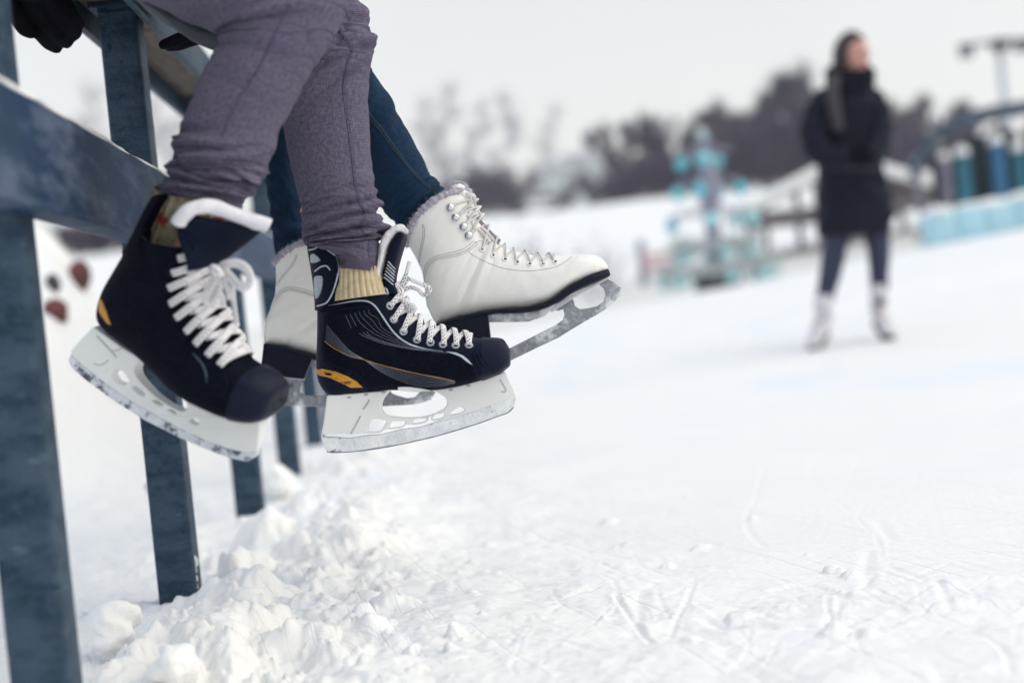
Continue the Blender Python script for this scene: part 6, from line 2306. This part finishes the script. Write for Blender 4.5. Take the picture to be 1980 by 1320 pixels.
# ------------------------------------------------------------------ trees
M_['bark'] = mat('bark', (0.040, 0.030, 0.050), 0.9, col2=(0.06, 0.046, 0.066), scale=6)
M_['twig'] = mat('twig', (0.026, 0.015, 0.052), 0.9, col2=(0.042, 0.026, 0.070), scale=.7)
M_['twig_brown'] = mat('twig_brown', (0.068, 0.050, 0.060), 0.9, col2=(0.09, 0.067, 0.075), scale=.7)
M_['haze_twig'] = mat('haze_pale_twig', (0.40, 0.39, 0.42), 0.9, col2=(0.52, 0.51, 0.54), scale=.7)  # far trees: distance haze is put into this pale twig colour
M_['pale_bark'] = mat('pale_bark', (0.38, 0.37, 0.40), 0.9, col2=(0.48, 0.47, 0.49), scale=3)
M_['birch'] = mat('birch_bark', (0.40, 0.38, 0.37), 0.9, col2=(0.12, 0.11, 0.115), scale=3, lo=.5, hi=.6)


def tree_meshes(h, spread, seed, ntw, stems=1, trunk_r=.10, first=.25, tw=(.02, .035), up=.55):
    R = random.Random(seed)
    tm = MB()
    limb_pts = []

    def limb(p, d, L, r, depth):
        pts, q, dd = [p], p.copy(), d.normalized()
        n = 5
        for k in range(n):
            dd = (dd + Vector((R.gauss(0, .14), R.gauss(0, .14), R.gauss(.05, .10)))).normalized()
            q = q + dd * (L / n)
            pts.append(q.copy())
        tm.tube(catmull([tuple(x) for x in pts], 2), np.linspace(r, r * .35, 2 * n + 1), 6 if depth else 8)
        for k in range(1, n + 1):
            limb_pts.append((pts[k], dd, L))
        if depth < 2:
            nb = (7 if depth == 0 else 3)
            for b in range(nb):
                t = first + (1 - first) * (b + R.random()) / nb if depth == 0 else R.uniform(.35, 1)
                k = min(int(t * n), n - 1)
                base = pts[k].lerp(pts[k + 1], t * n - k)
                a = R.random() * 6.283
                nd = Vector((math.cos(a), math.sin(a), R.uniform(.35, 1.1)))
                limb(base, nd, L * (R.uniform(.30, .48) * (spread if depth == 0 else 1.0)), r * .45, depth + 1)
    for s in range(stems):
        a = 6.283 * s / stems + R.random()
        lean = .05 if stems == 1 else .5
        limb(Vector((0.25 * math.cos(a) * (stems > 1), .25 * math.sin(a) * (stems > 1), -.3)), Vector((math.cos(a) * lean, math.sin(a) * lean, 1)), h * .86 * R.uniform(.85, 1), trunk_r * (1 if stems == 1 else .6), 0)
    v, f = [], []
    pool = [x for x in limb_pts if x[0].z > h * .12]
    for k in range(ntw):
        p, d, L = pool[R.randrange(len(pool))]
        dd = (d * .5 + Vector((R.gauss(0, .55), R.gauss(0, .55), R.gauss(up, .35)))).normalized()
        ln = h * R.uniform(.06, .15)
        w = R.uniform(*tw) * .5
        s = dd.cross(Vector((R.gauss(0, 1), R.gauss(0, 1), R.gauss(0, 1)))).normalized() * w
        p0 = p + Vector((R.gauss(0, .08), R.gauss(0, .08), R.gauss(0, .12)))
        b = len(v)
        mid = p0 + dd * ln * .5 + Vector((R.gauss(0, .04), R.gauss(0, .04), 0))
        v += [p0 - s, p0 + s, mid + s * .8, mid - s * .8, p0 + dd * ln]
        f += [(b, b + 1, b + 2, b + 3), (b + 3, b + 2, b + 4)]
        for q in range(2):                                   # side twigs
            e = (dd + Vector((R.gauss(0, .6), R.gauss(0, .6), R.gauss(.1, .5)))).normalized() * ln * .5
            b = len(v)
            st = p0.lerp(p0 + dd * ln, R.uniform(.3, .8))
            v += [st - s * .6, st + s * .6, st + e]
            f.append((b, b + 1, b + 2))
    cm = bpy.data.meshes.new('crown')
    cm.from_pydata([tuple(x) for x in v], [], f)
    tme = bpy.data.meshes.new('trunk')
    tme.from_pydata([tuple(x) for x in tm.v], [], tm.f)
    tme.polygons.foreach_set('use_smooth', np.ones(len(tme.polygons), dtype=bool))
    zs = sorted(x[2] for x in v)
    cm['top'] = zs[int(len(zs) * .985)]
    return tme, cm


def place_tree(kind, pos, scale, rz, label, group, meshes, tm, cm, cat='tree'):
    M = Matrix.Translation(pos) @ Matrix.Rotation(rz, 4, 'Z') @ Matrix.Scale(scale, 4)
    t = thing(kind, label, cat, M, group)
    for nm, me, mm in (('trunk', meshes[0], tm), ('crown', meshes[1], cm)):
        if not me.materials:
            me.materials.append(mm)
        o = bpy.data.objects.new(nm, me)
        COL.objects.link(o)
        o.parent = t
    return t


VAR = [tree_meshes(7, .62, 100 + k, 1500, trunk_r=.12, first=.08, tw=(.02, .04), up=1.2) for k in range(4)]
VARB = [tree_meshes(7, 0.5, 200 + k, 1500, trunk_r=.13, first=.15, tw=(.025, .045), up=1.0) for k in range(2)]
SPARSE = [tree_meshes(3, 1.3, 350, 260, stems=4, trunk_r=.04, first=.1, tw=(.02, .035))]
SHR = [tree_meshes(3, 1.5, 300 + k, 1700, stems=4, trunk_r=.07, first=.1, tw=(.03, .05)) for k in range(3)]
PALE = [tree_meshes(18, .5, 400 + k, 560, trunk_r=.18, first=.2, tw=(.045, .08), up=.8) for k in range(2)]
RT_ = random.Random(77)
PROF_X = [1165, 1190, 1235, 1290, 1330, 1375, 1420, 1480, 1525, 1570, 1620, 1690, 1750, 1800, 1860, 1910, 1990]
PROF_Y = [300, 262, 246, 238, 246, 222, 214, 178, 156, 172, 190, 205, 204, 214, 208, 235, 255]


def tree_at(px, top, d, kind, label, group, meshes, hgt, tm, cm, cat='tree', sink=0.0):
    p = at(px, 300, d)
    z = gz(p.x, p.y) - sink
    horizon = 608 - (px - 990) * 0.1
    ztop = 0.45 + (horizon - top) / F * d
    sc = max(.15, (ztop - z) / meshes[1]['top'])
    return place_tree(kind, Vector((p.x, p.y, z)), sc, RT_.random() * 6.28, label, group, meshes, tm, cm, cat)


def where(x):
    for lim, w in ((1300, 'left of the decorated tree'), (1350, 'behind the left half of the decorated tree'), (1420, 'behind the decorated tree, right half'), (1490, 'above the pavilion roof'), (1565, 'close left of the skater'),
                   (1720, 'behind the skater'), (1770, 'close right of the skater'), (1830, 'left of the climbing arch'), (1900, 'left of the floodlight mast')):
        if x < lim:
            return w
    return 'under the floodlight mast'


x = 1178
k = 0
while x < 1990:
    top = float(np.interp(x, PROF_X, PROF_Y)) + RT_.uniform(-14, 16)
    birch = k % 6 == 4 or 1395 < x < 1440
    tree_at(x, top, RT_.uniform(76, 92), 'bare_birch' if birch else 'bare_tree', ('pale birch in the tall crest row, ' if birch else 'dark bare tree in the tall crest row, ') + where(x),
            'birches on the hill crest' if birch else 'dark bare trees on the hill crest', (VARB if birch else VAR)[k % (2 if birch else 4)], 7.6, M_['birch'] if birch else M_['bark'], M_['twig_brown'] if birch else M_['twig'])
    x += RT_.uniform(15, 24)
    k += 1
x = 1170
while x < 1985:                                              # lower, denser row in front
    top = float(np.interp(x, PROF_X, PROF_Y)) + RT_.uniform(35, 80)
    tree_at(x, top, RT_.uniform(64, 74), 'bare_tree', 'bushy bare tree before the tall row, ' + where(x), 'bushy bare trees before the tall row', SHR[k % 3], 3.3, M_['bark'], M_['twig'])
    x += RT_.uniform(22, 34)
    k += 1
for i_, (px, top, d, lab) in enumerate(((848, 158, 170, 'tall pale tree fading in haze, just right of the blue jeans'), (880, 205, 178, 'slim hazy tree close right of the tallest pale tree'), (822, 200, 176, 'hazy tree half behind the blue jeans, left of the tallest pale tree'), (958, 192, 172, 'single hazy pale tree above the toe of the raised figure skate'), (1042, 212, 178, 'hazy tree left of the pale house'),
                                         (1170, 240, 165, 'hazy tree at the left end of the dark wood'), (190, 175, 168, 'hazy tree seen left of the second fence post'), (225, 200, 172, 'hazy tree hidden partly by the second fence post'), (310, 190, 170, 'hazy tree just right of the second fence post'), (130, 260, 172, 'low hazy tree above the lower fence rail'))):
    tree_at(px, top, d, 'hazy_tree', lab, None, PALE[i_ % 2], 25.5, M_['pale_bark'], M_['haze_twig'])
for i_, (px, top, d, lab) in enumerate(((925, 318, 84, 'dark round shrub on the crest above the raised white skate'), (958, 322, 86, 'dark purple shrub between the raised skate and the white car'), (985, 338, 88, 'low dark shrub left of the white car'), (900, 335, 88, 'dark shrub partly behind the raised skate cuff'), (1085, 352, 96, 'low shrub before the pale house'), (1150, 330, 80, 'shrub between the pale house and the wood'),
                                         (845, 350, 88, 'dark shrub seen between jeans and raised skate'))):
    tree_at(px, top, d, 'bare_shrub', lab, None, SHR[i_ % 3], 3.3, M_['bark'], M_['twig'], 'shrub')
for i_, px in enumerate(range(120, 460, 17)):                 # the wood seen under the lower rail on the left
    tree_at(px, 425 + RT_.uniform(-10, 16), RT_.uniform(46, 54), 'bare_shrub', 'dark bush in the thicket seen under the lower fence rail', 'bushes of the thicket behind the fence', SHR[i_ % 3], 3.3, M_['bark'], M_['twig_brown'], 'shrub')
for (px, py, top, d, lab) in ((1140, 500, 466, 24, 'small bare shrub poking out of the snow above the raised skate toe'), (1000, 490, 452, 27, 'small bare shrub in the snow close behind the raised skate laces'), (1845, 455, 418, 18.5, 'small bare shrub beside the left end of the ice wall'), (1765, 480, 440, 19, 'small bare shrub between skater and ice wall')):
    tree_at(px, top, d, 'bare_shrub', lab, None, SPARSE[0], 3.3, M_['bark'], M_['twig_brown'], 'shrub', sink=.05)

# ------------------------------------------------------------------ pale house and parked car on the crest
M_['house'] = mat('pale_plaster', (0.56, 0.62, 0.60), 0.9, col2=(0.48, 0.54, 0.53), scale=.6)
M_['roof'] = mat('dark_roof', (0.20, 0.21, 0.22), 0.9, col2=(0.5, 0.52, 0.54), scale=.5)
M_['window'] = mat('window_glass', (0.06, 0.08, 0.10), 0.15)
M_['white_trim'] = mat('white_trim', (0.7, 0.72, 0.72), 0.7)


def house(px, base_w, d, top, label):
    p = at(px, 380, d)
    z = gz(p.x, p.y) - .3
    hz = 608 - (px - 990) * 0.1
    H_ = .45 + (hz - top) / F * d - z
    t = thing('house', label, 'house', Matrix.Translation((p.x, p.y, z)))
    w, dp, wh = base_w, 5.0, H_ * .72
    mb = MB()
    mb.box((0, 0, wh / 2), (w, dp, wh), None, .03)
    wall = autosmooth(mb.build('wall', M_['house'], t), 40)
    mb = MB()
    o = .35
    a = [(-w / 2 - o, -dp / 2 - o, wh), (w / 2 + o, -dp / 2 - o, wh), (w / 2 + o, dp / 2 + o, wh), (-w / 2 - o, dp / 2 + o, wh), (-w / 2 - o, 0, H_), (w / 2 + o, 0, H_)]
    a2 = [(x_, y_, z_ + .16) for x_, y_, z_ in a]
    mb.add(a + a2, [(0, 1, 5, 4), (3, 4, 5, 2), (6, 10, 11, 7), (9, 8, 11, 10), (0, 6, 7, 1), (2, 8, 9, 3), (0, 4, 10, 6), (4, 3, 9, 10), (1, 7, 11, 5), (5, 11, 8, 2)])
    rf = mb.build('roof', M_['roof'], t, False)
    mb = MB()
    mb.box((w * .22, .4, H_ + .2), (.5, .5, .9), None, .03)
    mb.build('chimney', M_['house'], rf, False)
    n = max(2, int(w / 1.9))
    for fl in range(2 if wh > 3.6 else 1):
        for q in range(n):
            xx = -w / 2 + w * (q + .5) / n
            zz = wh * (.3 + .42 * fl) if wh > 3.6 else wh * .5
            mb = MB()
            mb.box((xx, -dp / 2 - .02, zz), (.95, .10, 1.1), None, .01)
            wf = mb.build('window', M_['white_trim'], wall, False)
            for sx in (-.21, .21):
                mb = MB()
                mb.box((xx + sx, -dp / 2 - .075, zz), (.36, .03, .92))
                mb.build('pane', M_['window'], wf, False)
    return t


# depth: thing > part > sub-part, so panes hang under their window and windows under the house
def flatten_windows(t):
    for w in [c for c in t.children if c.name.startswith('wall')]:
        for c in list(w.children):
            c.parent = t


for args in ((1122, 5.2, 150, 300, 'pale green two storey house on the crest left of the dark wood'), (1066, 4.0, 165, 322, 'smaller pale house on the crest, left of the green one')):
    flatten_windows(house(*args))


def car(px, d, label):
    p = at(px, 380, d)
    z = gz(p.x, p.y) - .05
    t = thing('parked_car', label, 'car', Matrix.Translation((p.x, p.y, z)) @ Matrix.Rotation(.35, 4, 'Z'))
    prof = [(-2.05, .42), (-2.1, .75), (-1.95, .95), (-1.25, 1.02), (-.75, 1.42), (.75, 1.46), (1.35, 1.08), (2.0, .98), (2.12, .7), (2.05, .38)]
    me = plate(fillet(prof, .12, 4), [], 1.68, .06)
    b = link('body', me, M_['car_white'], t)
    b.matrix_local = Matrix.Rotation(math.radians(90), 4, 'X')
    autosmooth(b, 40)
    for s in (-1, 1):
        me = plate(fillet([(-1.08, 1.02), (-.68, 1.34), (.66, 1.38), (1.12, 1.06)], .05, 3), [], .02, .004)
        w = link('side_window', me, M_['window'], t)
        w.matrix_local = Matrix.Translation((0, .85 * s, 0)) @ Matrix.Rotation(math.radians(90), 4, 'X')
        for x_ in (-1.3, 1.3):
            mb = MB()
            mb.tube([(x_, s * .72, .32), (x_, s * .90, .32)], .32, 20)
            wh = autosmooth(mb.build('wheel', M_['sole'], t), 40)
            mb = MB()
            mb.tube([(x_, s * .89, .32), (x_, s * .92, .32)], .2, 16)
            autosmooth(mb.build('rim', M_['eyelet'], wh), 40)
        mb = MB()
        mb.ball((-2.08, .6 * s, .72), .11, 12, 8, (.5, 1.4, .8))
        mb.build('headlight', M_['chrome'], t)
    mb = MB()
    mb.box((0, 0, 0), (.03, 1.45, .50), Matrix.Rotation(math.radians(-50), 3, 'Y'), .01)
    o = mb.build('windscreen', M_['window'], t)
    o.location = (-1.0, 0, 1.22)
    mb = MB()
    mb.box((0, 0, 1.49), (1.5, 1.4, .12), None, .05)
    mb.build('roof_snow', M_['snow_lump'], t)
    return t


M_['car_white'] = mat('car_white', (0.74, 0.76, 0.78), 0.35, coat=.3)
car(1037, 98, 'white snow covered car parked on the crest between shrubs and houses')

# ------------------------------------------------------------------ decorated frame tree with turquoise balls
M_['ball'] = mat('turquoise_ball', (0.10, 0.50, 0.62), 0.3, col2=(0.20, 0.60, 0.68), scale=3)
M_['ball_pale'] = mat('pale_blue_ball', (0.40, 0.74, 0.78), 0.5)
M_['frame_grey'] = mat('frame_grey', (0.20, 0.19, 0.28), 0.6, col2=(0.32, 0.31, 0.40), scale=8)
M_['frosty_garland'] = mat('frosty_garland', (0.55, 0.62, 0.62), 0.9, col2=(0.70, 0.75, 0.74), scale=20)
M_['plinth'] = mat('dark_plinth', (0.03, 0.035, 0.05), 0.8)


def deco_tree():
    d = 21.0
    c = at(1388, 545, d)
    ppm = F / d
    z0 = gz(c.x, c.y)
    t = thing('decorated_tree', 'tall frame tree hung with turquoise balls, standing beyond the rink', 'decoration', Matrix.Translation((c.x, c.y, z0)))
    top = .45 + (568 - 252) / ppm - z0 - .1
    mb = MB()
    mb.box((0, 0, .10), (.62, .62, .26), None, .03)
    autosmooth(mb.build('plinth', M_['plinth'], t), 40)
    mb = MB()
    mb.tube([(0, 0, .1), (0, 0, top * .45), (0, 0, top * .7), (0, 0, top * .82), (0, 0, top)], [.07, .12, .17, .12, .03], 14)
    mb.build('pole', M_['frame_grey'], t)
    R = random.Random(4)
    tiers = [(.12, .80, 8), (.28, .57, 6), (.50, .60, 5), (.70, .46, 5), (.90, .36, 4)]
    for q, (fz, r, n) in enumerate(tiers):
        z = top * fz
        mb = MB()
        ring = [(r * math.cos(a), r * math.sin(a), z) for a in np.linspace(0, 6.2832, 33)]
        mb.tube(ring, .014, 6, False)
        hoop = mb.build('hoop', M_['frame_grey'], t)
        for s in range(4):
            a = s * 1.571 + q
            mb = MB()
            mb.tube([(0, 0, z + .16), (r * math.cos(a) * .6, r * math.sin(a) * .6, z + .07), (r * math.cos(a), r * math.sin(a), z)], .010, 6)
            mb.build('spoke', M_['frame_grey'], hoop)
        xs_ = {4: (-.95, -.25, .55), 3: (-1, -.42, .42, 1), 2: (-.95, -.15, .72, 1.0)}.get(q)
        for s in range(n if xs_ is None else len(xs_)):
            a = 6.283 * s / n + q * .7 + R.uniform(-.15, .15)
            if xs_ is not None:
                a = math.acos(max(-1, min(1, xs_[s]))) * (-1 if s % 2 else 1)
            mb = MB()
            mb.ball((r * math.cos(a), r * math.sin(a), z - .13), .105 if fz > .3 else .09, 16, 10)
            b = mb.build('ball', M_['ball'] if fz > .5 or (fz > .3 and R.random() > .5) else M_['ball_pale'], t)
            mb = MB()
            mb.tube([(r * math.cos(a), r * math.sin(a), z - .04), (r * math.cos(a), r * math.sin(a), z)], .016, 6)
            mb.build('ball_cap', M_['frame_grey'], b)
        if q < 2:
            v, f = [], []
            for g in range(1500):
                a = R.random() * 6.283
                p = Vector((r * math.cos(a), r * math.sin(a), z)) + Vector((R.gauss(0, .07), R.gauss(0, .07), R.gauss(0, .07)))
                e = Vector((R.gauss(0, 1), R.gauss(0, 1), R.gauss(0, 1))).normalized()
                s = e.cross(Vector((.3, .5, .8))).normalized() * .012
                b = len(v)
                v += [p - s, p + s, p + e * .10]
                f.append((b, b + 1, b + 2))
            tag(mk('frosty_garland', v, f, M_['frosty_garland'], t, False), kind='stuff')
    mb = MB()
    for s in range(6):
        a = s * math.pi / 3
        mb.tube([(0, 0, top), (.13 * math.cos(a), .02, top + .13 * math.sin(a))], [.022, .004], 6)
    mb.build('star', M_['ball_pale'], t)
    return t


deco_tree()

# ------------------------------------------------------------------ pavilion with a snowy gable roof
M_['old_wood'] = mat('old_wood', (0.24, 0.21, 0.22), 0.9, col2=(0.15, 0.13, 0.15), scale=4)


def pavilion():
    d = 26.0
    ppm = F / d
    c = at(1622, 480, d)
    z0 = gz(c.x, c.y) - .05
    t = thing('pavilion', 'open wooden pavilion with a snow covered gable roof, behind the skater', 'pavilion', Matrix.Translation((c.x, c.y, z0)))
    zr = .45 + (545 - 332) / ppm - z0
    ze = .45 + (548 - 408) / ppm - z0
    hw = 1.78
    mb = MB()
    for s in (-1, 1):
        L = math.hypot(hw, zr - ze)
        ang_ = math.atan2(zr - ze, hw)
        mb2 = MB()
        mb2.box((s * hw / 2, 0, (zr + ze) / 2), (L + .1, 2.2, .06), Matrix.Rotation(s * ang_, 3, 'Y'), .01)
        r = autosmooth(mb2.build('roof_slope', M_['old_wood'], t), 40)
        mb2 = MB()
        mb2.box((s * hw / 2, 0, (zr + ze) / 2 + .125), (L + .16, 2.30, .20), Matrix.Rotation(s * ang_, 3, 'Y'), .05)
        mb2.build('roof_snow', M_['snow_lump'], r)
    for sx in (-1.45, -.5, .5, 1.45):
        for sy in (-.85, .85):
            mb = MB()
            zt = ze + (zr - ze) * (1 - abs(sx) / hw) - .05
            mb.box((sx, sy, zt / 2), (.11, .11, zt), None, .01)
            autosmooth(mb.build('post', M_['old_wood'], t), 40)
    for sy in (-.85, .85):
        mb = MB()
        mb.box((0, sy, .55), (2.9, .06, .10), None, .01)
        autosmooth(mb.build('hand_rail', M_['old_wood'], t), 40)
        mb = MB()
        mb.box((0, sy, ze - .02), (3.2, .09, .12), None, .01)
        autosmooth(mb.build('cross_beam', M_['old_wood'], t), 40)
    return t


pavilion()

# pink barrier board on a grey post, left of the decorated tree
M_['pink'] = mat('faded_pink_board', (0.62, 0.38, 0.40), 0.8, col2=(0.66, 0.50, 0.50), scale=4)
c = at(1241, 495, 25.0)
z0 = gz(c.x, c.y)
t = thing('barrier', 'faded pink barrier board on a grey post left of the decorated tree', 'barrier', Matrix.Translation((c.x, c.y, z0 - .05)))
mb = MB()
mb.box((0, 0, .42), (.14, .14, .84), None, .015)
autosmooth(mb.build('post', M_['frame_grey'], t), 40)
for zz in (.36, .54):
    mb = MB()
    mb.box((.30, -.09, zz), (.62, .03, .14), None, .008)
    autosmooth(mb.build('board', M_['pink'], t), 40)

# ------------------------------------------------------------------ climbing arch of blue posts, ice wall, floodlight mast
M_['tube_blue'] = mat('blue_tube', (0.012, 0.13, 0.28), 0.4, col2=(0.015, 0.10, 0.24), scale=4)
M_['tube_teal'] = mat('teal_tube', (0.006, 0.15, 0.22), 0.4, col2=(0.008, 0.12, 0.19), scale=4)
M_['tube_grey'] = mat('grey_tube', (0.16, 0.15, 0.21), 0.6, col2=(0.22, 0.21, 0.27), scale=4)
M_['arch_blue'] = mat('arch_blue', (0.035, 0.11, 0.27), 0.6, col2=(0.02, 0.05, 0.11), scale=2.5)
M_['arch_dark'] = mat('arch_dark', (0.018, 0.040, 0.068), 0.6, col2=(0.03, 0.06, 0.09), scale=3)
M_['panel_green'] = mat('dark_green_panel', (0.010, 0.034, 0.034), 0.8, col2=(0.014, 0.028, 0.038), scale=3)


def climber():
    d = 21.0
    fr = Frame(1880, 400, d)
    c = at(1880, 470, d)
    t = thing('climbing_arch', 'blue arched climbing frame with blue and grey posts behind the ice wall', 'climbing frame', fr.M)
    up_ = Vector(fr.Mi.to_3x3() @ Vector((0, 0, 1)))
    dn = 1.2

    def pt(px, py, w=0): return fr.pt((px, py), w)
    posts = [(1772, 318, 'tube_grey', .055), (1826, 308, 'tube_grey', .075), (1859, 300, 'tube_teal', .105), (1926, 278, 'tube_blue', .11), (1968, 292, 'tube_teal', .09), (2012, 262, 'tube_blue', .11), (2060, 262, 'tube_teal', .10), (2110, 280, 'tube_grey', .08)]
    for i_, (px, top, mm, r) in enumerate(posts):
        a = pt(px, top, .15)
        b = a - up_ * (1.05 if i_ < 3 else 1.3)
        mb = MB()
        mb.tube([tuple(b), tuple((a + b) / 2), tuple(a)], r, 16)
        o = autosmooth(mb.build('post', M_[mm], t), 50)
        mb = MB()
        mb.ball(tuple(a + up_ * .03), r * 1.12, 14, 8, (1, 1, .8))
        mb.build('snow_cap', M_['snow_lump'], o)
    for q, (w, mm, r, dy) in enumerate(((.25, 'arch_dark', .05, 0), (-.55, 'arch_dark', .06, -14))):
        P_ = catmull([tuple(pt(x_, y_ + dy, w)) for x_, y_ in ((1762, 345), (1775, 315), (1800, 282), (1832, 255), (1880, 236), (1940, 222), (2010, 214), (2080, 220), (2140, 245), (2180, 290))], 6)
        mb = MB()
        mb.tube(P_, r, 12)
        mb.build('arch_rail', M_[mm], t)
    for i_ in range(13):                                      # rungs between the two arches
        f = i_ / 12
        xx = 1775 + f * 380
        yy = float(np.interp(xx, [1762, 1775, 1800, 1832, 1880, 1940, 2010, 2080, 2140, 2180], [345, 315, 282, 255, 236, 222, 214, 220, 245, 290]))
        mb = MB()
        mb.tube([tuple(pt(xx, yy, .25)), tuple(pt(xx + 3, yy - 14, -.55))], .07, 8)
        mb.build('rung', M_['arch_blue'] if i_ % 3 == 0 else M_['arch_dark'], t)
    for i_, (x0, x1, top) in enumerate(((1800, 1816, 305), (1836, 1850, 285), (1872, 1914, 262), (1938, 1960, 248), (1978, 2004, 245), (2024, 2050, 250), (2072, 2100, 258))):
        a, b = pt(x0, top, -.1), pt(x1, top, -.1)
        me = [a, b, b - up_ * 1.25, a - up_ * 1.25]
        off = Vector((0, 0, -.05))
        mk('side_panel', me + [p + off for p in me], [(0, 1, 2, 3), (7, 6, 5, 4), (0, 4, 5, 1), (1, 5, 6, 2), (2, 6, 7, 3), (3, 7, 4, 0)], M_['panel_green'], t, False)
    return t


climber()
M_['ice'] = mat('block_ice', (0.36, 0.62, 0.74), 0.35, col2=(0.50, 0.73, 0.82), scale=2.5, bump=.3, bscale=8, bdist=.02, sss=.2)
fr = Frame(1900, 440, 15.0)
iw = thing('ice_wall', 'low wall of pale blue ice blocks with snow on top, right rink edge', 'ice wall', fr.M)
upl = fr.Mi.to_3x3() @ Vector((0, 0, 1))
rtl = fr.Mi.to_3x3() @ Vector((1, 0, 0))
a0, a1 = fr.pt((1790, 480)), fr.pt((2130, 421))
dirw = (a1 - a0).normalized()
L_ = (a1 - a0).length
nb = 6
bas = Matrix((dirw, (upl - dirw * upl.dot(dirw)).normalized(), dirw.cross((upl - dirw * upl.dot(dirw)).normalized()))).transposed()
for i_ in range(nb):
    hh = .355 + .008 * math.sin(i_ * 2.3)
    mb = MB()
    mb.box((0, 0, 0), (L_ / nb - .003, hh + .1, .30), None, .018)
    o = mb.build('ice_block', M_['ice'], iw)
    o.matrix_local = Matrix.Translation(a0 + dirw * (L_ / nb * (i_ + .5)) + upl * (hh / 2 - .07)) @ bas.to_4x4()
    v = []
    sc = lump('snow_cap', (0, 0, 0), 1.0, 40 + i_, None, None, None, sq=(L_ / nb * .56, .062 + .015 * math.sin(i_ * 4.1), .18), rough=.35, sub=3)
    sc.parent = iw
    sc.matrix_local = Matrix.Translation(a0 + dirw * (L_ / nb * (i_ + .5)) + upl * (hh - .01)) @ bas.to_4x4()

M_['mast'] = mat('mast_grey', (0.42, 0.47, 0.54), 0.5)
M_['lamp_dark'] = mat('lamp_dark', (0.015, 0.02, 0.03), 0.5)
M_['lens'] = mat('lamp_glass', (0.2, 0.22, 0.25), 0.1)


def mast():
    d = 40.0
    b = at(1952, 300, d)
    z0 = gz(b.x, b.y)
    ztop = at(1932, 84, d).z
    t = thing('floodlight_mast', 'grey floodlight mast with dark lamps on a cross arm, right picture edge', 'street lamp', Matrix.Translation((b.x, b.y, z0)))
    H_ = ztop - z0
    mb = MB()
    mb.tube([(0, 0, -.2), (0, 0, H_ * .5), (0, 0, H_)], [.14, .12, .10], 14)
    mb.build('pole', M_['mast'], t)
    mb = MB()
    mb.box((0, 0, H_ + .03), (2.3, .09, .09), None, .02)
    arm = autosmooth(mb.build('cross_arm', M_['lamp_dark'], t), 40)
    mb = MB()
    mb.box((0, -.05, H_ - .05), (.5, .3, .30), None, .04)
    autosmooth(mb.build('bracket', M_['lamp_dark'], t), 40)
    for i_, x_ in enumerate((-.98, .55, .98)):
        mb = MB()
        R_ = Matrix.Rotation(math.radians(28), 3, 'X')
        mb.box((x_, -.12, H_ - .18), (.36, .26, .30), R_, .05)
        l = autosmooth(mb.build('lamp', M_['lamp_dark'], t), 40)
        mb = MB()
        mb.box(Vector((x_, -.12, H_ - .18)) + R_ @ Vector((0, -.14, 0)), (.28, .015, .22), R_)
        mb.build('lamp_glass', M_['lens'], l, False)
    return t


mast()

# red bricks thrown on the snow drift at the left
M_['brick'] = mat('red_brick', (0.15, 0.040, 0.034), 0.85, col2=(0.07, 0.03, 0.032), scale=12)
M_['dark_clod'] = mat('dark_rubble', (0.045, 0.045, 0.06), 0.9, col2=(0.08, 0.06, 0.065), scale=14)
for i_, (px, py, d, sz, mm, lab, nm) in enumerate(((152, 552, 4.6, (.038, .036, .058), 'brick', 'dark red brick piece in the snow drift, beside the left skate heel', 'brick'), (110, 612, 4.0, (.052, .034, .032), 'brick', 'dark red brick lying in the snow right of the nearest post', 'brick'), (148, 472, 4.9, (.04, .04, .06), 'brick', 'small reddish brick piece high on the drift under the lower rail', 'brick'),
                                                    (104, 558, 4.3, (.024, .022, .034), 'dark_clod', 'grey stone in the snow drift close to the nearest post', 'stone'))):
    p = hit(px, py, sz[2] * .4)
    k_ = min(2.0, (p - CAM).length / d)
    sz = tuple(a_ * k_ for a_ in sz)
    o = lump(nm, (0, 0, 0), 1.0, 60 + i_, lab, nm if nm == 'stone' else 'brick', None, sq=sz, rough=.22, sub=2)
    o.data.materials.clear()
    o.data.materials.append(M_[mm])
    o.data.polygons.foreach_set('use_smooth', np.zeros(len(o.data.polygons), dtype=bool))
    o.matrix_world = Matrix.Translation(p) @ Matrix.Rotation(.5 + i_, 4, 'Z') @ Matrix.Rotation(.4, 4, 'X')

# ------------------------------------------------------------------ winter haze
hm = bpy.data.materials.new('haze_air')
hm.use_nodes = True
nt = hm.node_tree
nt.nodes.clear()
pv = nt.nodes.new('ShaderNodeVolumePrincipled')
pv.inputs['Color'].default_value = (0.94, 0.94, 0.99, 1)
pv.inputs['Density'].default_value = 0.0009
pv.inputs['Anisotropy'].default_value = 0.2
ou = nt.nodes.new('ShaderNodeOutputMaterial')
nt.links.new(pv.outputs[0], ou.inputs['Volume'])
mb = MB()
mb.box((0, 0, 16.5), (480, 480, 41))
hz = mb.build('haze', hm, None, False)
tag(hz, kind='stuff')
